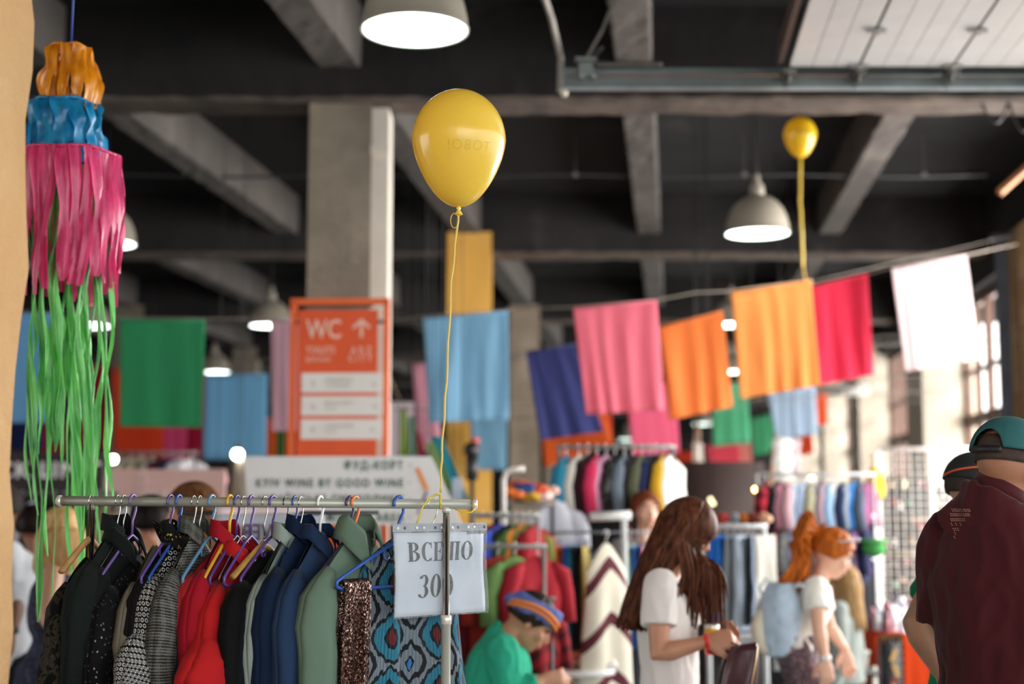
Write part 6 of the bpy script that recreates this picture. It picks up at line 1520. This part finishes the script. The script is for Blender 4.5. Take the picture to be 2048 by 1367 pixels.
# stall panel with warm lights behind
sp_ = thing('stall_wall', 'dark brown stall wall behind the hats', 'panel', (P(1435, 1000, 13).x, 13, 0)); M().box((0, 0, 1.0), (.85, .05, 2.0)).obj('panel', plain('30221e', .7), sp_)
def bulb(px, py, d, col, r, e, label):
    c = P(px, py, d); t_ = thing('light_bulb', label, 'light bulb', c, 0); M().ball((0, 0, 0), r, 12).obj('glass_bulb', plain(col, .4, 0, 0, emit=e), t_); M().cyl((0, 0, r*.8), (0, 0, r*1.8), r*.5, n=10).obj('socket', M_dark, t_); M().tube([(0, 0, r*1.7), (0, 0, 5.1-c.z)], .003, 4).obj('cord', M_dark, t_); return t_
bulb(475, 908, 12.2, 'fff8e8', .045, 30, 'brightest white bulb left of the food court board'); bulb(226, 918, 12.2, 'fff8ea', .035, 20, 'bright white bulb right of the green streamers')
bulb(434, 984, 12.2, 'ffc87a', .022, 14, 'small warm bulb just above the rack bar, left one'); bulb(481, 985, 12.2, 'ffae5c', .022, 12, 'small orange bulb just above the rack bar beside the board')
for i, (px, py) in enumerate(((1395, 1012), (1404, 1008), (1416, 1013), (1426, 1006), (1421, 998))): bulb(px, py, 12.6, 'e8d8a8', .018, 3, ['first', 'second', 'third', 'fourth', 'topmost'][i]+' small warm bulb in the cluster above the brown haired woman')
bulb(1511, 978, 12.6, 'ffc87a', .02, 18, 'oval warm bulb left of the red checked shirt'); bulb(1623, 955, 14, 'ffe0b0', .02, 8, 'small warm bulb above the striped shirts')
# two tier rail of shirts at the right
r3 = rail('tall tiered rail crowded with patterned shirts on the right', 1508, 1752, 948, 10.3, 'c8c8c8', .012, base=False)
for zz in (1032, 1118): q = P(1630, zz, 10.3).z; M().tube([(-.43, -.02, q), (.43, -.02, q)], .01, 8).obj('rail_bar', plain('b0b0b0', .4, .2), r3)
up = [(1532, 'red and black checked', 'c03040', 'plaid', '1c1418', 1.2), (1552, 'black', '14141a'), (1566, 'rose striped', 'b87c8c', 'stripe', '6a4450'), (1580, 'pale pink', 'd0a8b0'), (1596, 'ice blue', 'b8c8dc'), (1610, 'blue and white striped', 'c8d4e8', 'stripe', '7088b0'), (1622, 'khaki', 'a8a488'), (1636, 'grey striped', 'a8a8b0', 'stripe', '606068'), (1648, 'mauve', 'b49aa8'), (1661, 'sky blue', '98bce0'), (1673, 'white', 'dcdce0'), (1685, 'dark blue', '2c3c60'), (1697, 'silver grey', 'a8b0bc'), (1709, 'bright blue', '3c80c8'), (1721, 'slate', '5c6478'), (1733, 'plum', '7a4064')]
row(up, 948, 10.3, 66, 'on the upper tier of the shirt rail', 'shirts on the upper tier', ['shirt'], .16, .30, .28, seed=7)
lo_ = [(1540, 'coal black', '101216', 'plain', None, 1.6), (1558, 'dull red striped', '8c4450', 'stripe', '4a2a34'), (1574, 'floral grey', '8a8c88', 'floral', '4c4e50'), (1590, 'lavender', '9aa0c0'), (1604, 'night blue', '22283c'), (1618, 'olive', '6c6c58'), (1632, 'brown', '5c4840'), (1646, 'lilac pink', 'b49ab0'), (1660, 'russet', '7c4c4c'), (1674, 'ebony', '14161c'), (1688, 'smoke grey', '70788c'), (1702, 'violet grey', '6a6478'), (1716, 'orchid', '9c60a0'), (1730, 'midnight', '1c2040')]
row(lo_, 1032, 10.28, 66, 'on the lower tier of the shirt rail', 'shirts on the lower tier', ['shirt'], .16, .36, .3, seed=8)
bot = [(1560, 'azure', '4884c8'), (1576, 'dim grey', '3c3e44'), (1592, 'raven', '181a20'), (1690, 'emerald', '1c8a5c'), (1704, 'graphite', '2c3038'), (1718, 'indigo', '24305c'), (1732, 'obsidian', '12141c')]
row(bot, 1118, 10.28, 66, 'lowest on the shirt rail', 'clothes lowest on the shirt rail', ['trousers'], .15, .44, 0, trous=True, seed=9)
yb = thing('yellow_bag', 'yellow cloth bag hanging at the end of the shirt rail', 'bag', P(1749, 962, 10.52)); m = M()
rg = [[((.016+.062*math.sin(v*2.5))*math.cos(a)*(1+.1*math.sin(3*a)), (.01+.035*math.sin(v*2.4))*math.sin(a), (.12-.26*v)) for a in [2*math.pi*j/16 for j in range(16)]] for v in [i/10 for i in range(11)]]
m.rings(rg); m.blob('bag_body', fab('e8b83c', 'plain', 'c89428'), yb, .012, 2, folds(6, .008, 18, 1)); M().tube([(0, 0, .13), (-.03, 0, .17), (0, 0, .2), (.03, 0, .17), (0, 0, .13)], .004, 5).obj('cord', plain('d8b050', .6), yb)
gc_ = thing('sun_hat', 'green hat hanging on the white post', 'hat', P(1748, 1090, 10.0)); M().ball((0, 0, -.02), (.08, .07, .06), 20, 12).obj('crown', fab('4a9a52'), gc_); m = M(); m.lathe([(.06, .03), (.085, .025), (.10, .03), (.098, .036), (.07, .045)], n=24); m.obj('visor', fab('62b068'), gc_)
po = thing('white_post', 'slim white post at the left of the wire grid', 'post', (P(1752, 1000, 10.6).x, 10.6, 0)); M().box((0, 0, 1.0), (.035, .035, 2.0+.0)).obj('shaft', plain('e8e6e0', .4), po); M().box((0, 0, .02), (.2, .3, .04)).obj('foot', plain('e8e6e0', .4), po)
# wire grid display
d0 = 11.3; g0, g1 = P(1757, 897, d0), P(1962, 897, d0); gd = thing('wire_grid', 'white wire grid display panel behind the jewellery table', 'display', ((g0.x+g1.x)/2, d0, 0)); hw = (g1.x-g0.x)/2; gt_ = g0.z; M_wire = plain('e6e4e0', .4)
m = M()
for z_ in (gt_, .12): m.tube([(-hw, 0, z_), (hw, 0, z_)], .016, 8)
for s in (-1, 0, 1): m.tube([(s*hw, 0, 0), (s*hw, 0, gt_)], .016, 8)
m.obj('grid_frame', M_wire, gd)
m = M(); k = int(2*hw/.06)
for i in range(1, k): m.tube([(-hw+2*hw*i/k, .004, .12), (-hw+2*hw*i/k, .004, gt_)], .0055, 5)
j = 0; z_ = .18
while z_ < gt_: m.tube([(-hw, -.004, z_), (hw, -.004, z_)], .0055, 5); z_ += .06
m.obj('wire_mesh', M_wire, gd)
bb = thing('display_board', 'black board behind the wire grid', 'board', ((g0.x+g1.x)/2+.01, d0+.5, 0)); M().box((0, 0, .92), (2*hw*.96, .03, 1.84)).obj('board', plain('15201e', .7), bb)
cc = [('white', 'e8e4e0'), ('pink', 'd8949c'), ('cream', 'e4d4b0'), ('mint', '8cc0a8'), ('red', 'a83430'), ('grey', '8c9298'), ('tan', 'b09470')]
for r in range(7):
    for i in range(9):
        if (i*7+r*5) % 4 == 0: continue
        cn, hx = cc[(i*3+r*5) % 7]; x = g0.x+.06+(2*hw-.12)*(i+.3*math.sin(i*5+r*3))/8.6; z = 1.78-.16*r+.02*math.sin(i*3+r)
        m = M(); m.box((0, 0, 0), (.05+.02*math.sin(i+r), .015, .045+.025*math.cos(i*2+r))); m.ball((0, -.015, .01), .016+.006*math.sin(i), 8)
        tag(m.obj('trinket_card', plain(hx, .5), loc=(x, d0+.4785, z)), cn+' jewellery card in the '+['top', 'second', 'third', 'fourth', 'fifth', 'sixth', 'bottom'][r]+' row behind the wire grid', 'jewellery card', cn+' jewellery cards on the board')
for r, zz in enumerate((1.5, 1.22)):
    sh_ = thing('display_shelf', ['upper', 'lower'][r]+' pale wooden shelf behind the wire grid', 'shelf', ((g0.x+g1.x)/2, d0+.38, zz)); M().box((0, 0, 0), (2*hw*.7, .16, .02)).obj('board', plain('c8b890', .6), sh_)
# jewellery table with orange cloth
X0, X1, Y0, Y1 = 2.47, 3.95, 9.75, 11.1
tb_ = thing('display_table', 'trestle table under the orange cloth', 'table', ((X0+X1)/2, (Y0+Y1)/2, 0)); M().box((0, 0, .735), (X1-X0-.02, Y1-Y0-.02, .03)).obj('tabletop', plain('8a6a4a', .6), tb_)
for sx_ in (-1, 1):
    for sy_ in (-1, 1): M().box((sx_*(X1-X0-.1)/2, sy_*(Y1-Y0-.1)/2, .36), (.04, .04, .72)).obj('leg', plain('6a5038', .6), tb_)
m = M(); oc = (X0, Y0, .755)
m.grid(lambda u, v: (((X1-X0)*u, (Y1-Y0)*v, .002+.002*math.sin(u*20)), (u, v)), 10, 8)
m.grid(lambda u, v: ((.16+(X1-X0-.16)*u, -.012-.02*v+.018*v*math.sin(u*26)+.01*v*math.sin(u*61), -.72*v), (u, v)), 60, 10)
m.grid(lambda u, v: ((-.012-.03*v+.016*v*math.sin(u*17), (Y1-Y0)*u, -(.22+.35*(1-u))*v), (u, v)), 30, 8)
tag(m.obj('tablecloth', fab('e0481c', 'plain', 'c03c14'), loc=oc, solid=.003), 'orange cloth draped over the jewellery table', 'tablecloth')
fp = thing('ornamented_screen', 'narrow black panel with gold and red pattern under the corner of the orange cloth', 'screen', (X0+.07, Y0-.03, 0)); M().box((0, 0, .35), (.13, .02, .70)).obj('panel', plain('14161c', .6), fp)
m = M()
for i in range(6): m.box((.02+.012*math.sin(i*2), -.012, .62-.1*i), (.03, .006, .085), 0, 0, .35*(-1)**i)
m.obj('gold_pattern', plain('c8a060', .5), fp, smooth=False)
m = M(); m.box((.02, -.014, .45), (.05, .006, .03)); m.box((.02, -.014, .12), (.05, .006, .03)); m.obj('red_pattern', plain('8a2028', .5), fp, smooth=False)
for (px, py, d, r, lab) in ((1752, 1196, 10.6, .055, 'largest white paper ball on the jewellery table'), (1722, 1212, 10.2, .042, 'middle white paper ball at the edge of the jewellery table'), (1702, 1208, 10.6, .036, 'smallest white paper ball at the far left corner of the table')):
    p = P(px, py, d); p.z = .757+r; tag(M().ball((0, 0, 0), r, 16).obj('paper_ball', plain('f2f2f6', .6), loc=p), lab, 'ball')
p = P(1728, 1190, 10.9); p.z = .757; m = M(); m.box((0, 0, .08), (.06, .04, .16), .3, 0, .25); tag(m.obj('red_box', plain('b82c30', .5), loc=p, smooth=False), 'small red box leaning on the jewellery table', 'box')
kinds = [('white', 'eceef4', 'figurine'), ('silver', 'a8acb8', 'trinket'), ('pale blue', 'b8cce0', 'figurine'), ('dark', '3a3c48', 'trinket'), ('rose', 'b87884', 'trinket'), ('glass', 'd0dce8', 'trinket')]
rn = random.Random(21); pr = []
for (cn, hx, kd) in kinds:
    m = M(); m.ball((0, 0, .03), (.022, .018, .03), 10); m.ball((.004, 0, .068), .014, 8); m.cyl((0, 0, 0), (0, 0, .008), .022, n=10); pr.append(m.mesh('small_'+kd, plain(hx, .35, .3 if cn in ('silver',) else 0)))
for i in range(110):
    k = rn.choice((0, 0, 1, 1, 2, 3, 4, 5, 5)); cn, hx, kd = kinds[k]; o = bpy.data.objects.new('small_'+kd, pr[k]); C.objects.link(o)
    o.location = (X0+.05+(X1-X0-.6)*rn.random()**1.3, Y0+.06+(Y1-Y0-.2)*rn.random(), .758); s = rn.uniform(.9, 1.8); o.scale = (s, s, s*1.3); o.rotation_euler.z = rn.uniform(0, 6)
    tag(o, '%s %s among the wares crowding the orange covered table' % (cn, kd), kd, cn+' '+kd+'s on the jewellery table')
# boxes and baskets under and beside the table
for (px, py, d, sz, hx, nm, lab) in ((1676, 1262, 10.4, (.2, .2, .20), 'ded8cc', 'storage_box', 'cream plastic box on the seat left of the table'), (1666, 1318, 9.6, (.13, .14, .12), '9c9c98', 'wire_basket', 'grey wire basket under the cream box'), (1712, 1322, 9.7, (.14, .14, .14), 'c8c4bc', 'storage_box', 'pale open box under the jewellery table')):
    c = P(px, py, d); m = M(); w2 = sz[0]/2; h = sz[2]
    m.hexa([(-w2*.9, -w2*.9, 0), (w2*.9, -w2*.9, 0), (w2*.9, w2*.9, 0), (-w2*.9, w2*.9, 0)], [(-w2, -w2, h), (w2, -w2, h), (w2, w2, h), (-w2, w2, h)]); t_ = thing(nm, lab, 'box', (c.x, c.y, c.z-h/2)); m.obj('box_body', plain(hx, .5), t_, smooth=False)
    m = M(); 
    for a, b, c_, e in ((-1, -1, 1, -1), (1, -1, 1, 1), (1, 1, -1, 1), (-1, 1, -1, -1)): m.tube([(a*w2, b*w2, h), (c_*w2, e*w2, h)], .008, 6)
    m.obj('rim', plain(hx, .4), t_)
sn = thing('side_bench', 'low dark shelf holding the boxes left of the jewellery table', 'shelf', (P(1690, 1350, 9.7).x-.02, 10.0, 0))
M().box((0, 0, P(1666, 1340, 9.6).z-.015), (.42, .9, .03)).obj('shelf_board', plain('2c2a28', .6), sn); M().box((0, .35, P(1676, 1290, 10.4).z-.02), (.42, .4, .03)).obj('shelf_board', plain('c8c4bc', .6), sn)
for sx_ in (-1, 1):
    for yy in (-.4, .5): M().box((sx_*.19, yy, .28), (.03, .03, .56)).obj('leg', plain('c8c4bc', .5), sn)
# left side: rail of black clothes, white garments
rail('dark rail of black clothes behind the streamers', -60, 236, 986, 9.4, '5a5a5c', .012)
row([(-20, 'black', '0e0e12'), (0, 'blue', '2858c0', 'plain', None, .7), (22, 'off black', '131316'), (44, 'ash black', '17171a'), (66, 'white', 'd8dce4', 'plain', None, .6), (88, 'pitch black', '0c0c10'), (110, 'brown black', '1a1412'), (132, 'blue black', '10121a'), (154, 'smoky black', '18181b'), (176, 'warm black', '161210'), (198, 'deep black', '0b0b0e'), (220, 'taupe', '6a5a4c')],
    986, 9.4, 80, 'on the dark rail at the left', 'clothes on the dark rail at the left', ['coat', 'jacket'], .19, .8, .5, seed=12)
row([(236, 'beige', 'a8947a'), (252, 'milky white', 'dcdcdc'), (270, 'pearl white', 'e4e4e6'), (286, 'greyish white', 'c8c8cc')], 1000, 8.6, 75, 'hanging behind the left of the front rack', 'pale clothes behind the front rack', ['blouse'], .15, .42, .3, seed=13)
rail('low rail of pale blouses behind the left of the front rack', 226, 300, 1000, 8.6, '8a8a88', .008)
row([(240, 'oatmeal', 'b8ae98'), (262, 'light stone', 'c4bcaa'), (284, 'sand', 'bcae94'), (306, 'greige', 'aca494'), (328, 'maroon', '5c2030'), (344, 'ink blue', '20284c'), (362, 'pale lilac', 'd8d0dc'), (382, 'chalk', 'dcd8dc')], 905, 14, 70, 'on the far rail above the pink sign', 'clothes on the far rail', ['blouse'], .2, .6, .4, seed=14)
rail('far rail above the pink sign', 228, 396, 905, 14, '8a8a88', .014)
# cone shaped floor lamp left of the board
cl = thing('cone_stand', 'grey ribbed cone stand under the bright bulb left of the board', 'stand', (P(482, 1000, 12.2).x, 12.25, 0)); zt_ = P(480, 925, 12.2).z
m = M(); n_ = 36; m.add([(r*(1+.06*(j % 2))*math.cos(2*math.pi*j/n_), r*(1+.06*(j % 2))*math.sin(2*math.pi*j/n_), z) for r, z in ((.26, .0), (.05, zt_)) for j in range(n_)], [(j, (j+1) % n_, n_+(j+1) % n_, n_+j) for j in range(n_)]); m.obj('cone', plain('8c8478', .7), cl, smooth=False); M().ball((0, 0, zt_), .05, 12).obj('cone_tip', plain('8c8478', .6), cl)
tag(M().ball((0, 0, 0), (.05, .05, .07), 14).obj('pink_balloon', plain('e8a0b4', .4), loc=P(444, 958, 12)), 'small pink balloon beside the pink sign', 'balloon')
# spotlight on a stand before the yellow column
sl_ = thing('spotlight', 'small black spotlight on a stand in front of the yellow column', 'lamp', (P(944, 900, 12).x, 12, 0)); z_ = P(944, 905, 12).z
M().tube([(0, 0, 0), (0, 0, z_)], .02, 8).obj('stand_pole', plain('26262a', .4), sl_); M().tube([(0, .08, z_+.02), (0, -.06, z_+.02), (0, -.09, z_+.02)], [.05, .055, .07], 14).obj('lamp_head', plain('2a2426', .4), sl_); M().ball((.03, -.05, z_+.1), .035, 10).obj('red_cap', plain('d8605c', .5), sl_); M().box((0, 0, z_-.13), (.10, .06, .2)).obj('bracket', plain('2a2a2e', .4), sl_)
# teal and white banner slanting behind the board, scarves
def panelq(name, pts, d, col, label, cat, wav=.02):
    a, b, c_, e = [P(*p, d) for p in pts]; o = (a+b)/2
    m = M(); m.grid(lambda u, v: ((a.lerp(b, u)).lerp(e.lerp(c_, u), v)-o+V((0, wav*math.sin(u*9+v*2)*v, 0)), (u, v)), 12, 12)
    t_ = thing(name, label, cat, o); m.obj('cloth', cloth_mat(col, .3), t_, solid=.004)
    for q in (a, b): M().tube([q-o, V((q.x-o.x, q.y-o.y, 5.1-o.z))], .002, 4).obj('cord', M_dark, t_)
    return t_
panelq('teal_banner', [(858, 872), (884, 872), (938, 1000), (906, 1000)], 9.6, '2c9cb0', 'teal cloth slanting down behind the right edge of the food court board', 'banner')
panelq('green_banner', [(850, 886), (868, 884), (912, 996), (890, 1000)], 9.4, '86a868', 'green cloth strip beside the teal cloth', 'banner'); panelq('white_banner', [(905, 955), (924, 955), (926, 1002), (902, 1002)], 9.2, 'dce8f4', 'small white cloth right of the food court board', 'banner')
panelq('green_scarf', [(800, 818), (812, 818), (816, 912), (798, 912)], 12.8, '98b44c', 'yellow green scarf hanging right of the toilet sign', 'scarf'); panelq('patterned_scarf', [(815, 830), (828, 832), (834, 912), (816, 912)], 12.9, '88a898', 'grey green scarf beside the yellow green scarf', 'scarf'); panelq('red_scarf', [(832, 858), (842, 870), (852, 912), (834, 912)], 13, 'a83440', 'red and black scarf tip beside the grey green scarf', 'scarf')
rail('rail holding the green scarves right of the toilet sign', 790, 860, 818, 12.85, '8a8a88', .008)
# white overhead pipe and white lampshades in the distance
ov = thing('white_duct', 'white horizontal duct under the small flags at the right', 'pipe', P(1690, 782, 20)); M().tube([P(1625, 783, 20)-V(ov.location), P(1738, 780, 20)-V(ov.location)], .07, 12).obj('duct', plain('e4e2de', .4), ov)
for s in (-.25, .25): M().tube([(s, 0, .05), (s, 0, 5.1-ov.location.z)], .006, 5).obj('hanger_rod', M_dark, ov)
for (px, py, hx, r, h, lab, d) in ((1395, 905, 'f0e8e0', .06, .22, 'white tiered paper lantern on the tall easel', 15.5), (1566, 918, 'fdfdfa', .11, .42, 'large bright white paper lantern above the checked shirt', 14), (1590, 912, 'e8dce0', .07, .38, 'pale rose paper lantern beside the large white lantern', 15)):
    c = P(px, py, d); t_ = thing('paper_lantern', lab, 'lantern', c); m = M(); m.lathe([(r*.4, h/2)]+[(r*(.85+.15*math.sin(i*1.6)), h/2-h*(i+.5)/10) for i in range(10)]+[(r*.4, -h/2)], n=20, caps=True); m.obj('shade', plain(hx, .7, trans=.4), t_); M().tube([(0, 0, h/2), (0, 0, 5.1-c.z)], .006, 5).obj('cord', M_dark, t_)
ea = thing('easel', 'tall pale wooden easel stand below the small flags', 'easel', (P(1395, 900, 15.8).x, 15.8, 0)); z_ = P(1395, 845, 15.8).z
for sx_, sy_ in ((-1, 0), (1, 0), (0, 1)): M().tube([(0, 0, z_), (sx_*.28, sy_*.3, 0)], .02, 6).obj('leg', plain('b89c80', .7), ea)
ea = thing('easel', 'second pale wooden easel at the left of the white lanterns', 'easel', (P(1552, 900, 15.8).x, 15.8, 0)); z_ = P(1550, 870, 15.8).z
for sx_, sy_ in ((-1, 0), (1, 0), (0, 1)): M().tube([(0, 0, z_), (sx_*.28, sy_*.3, 0)], .02, 6).obj('leg', plain('d8b090', .7), ea)
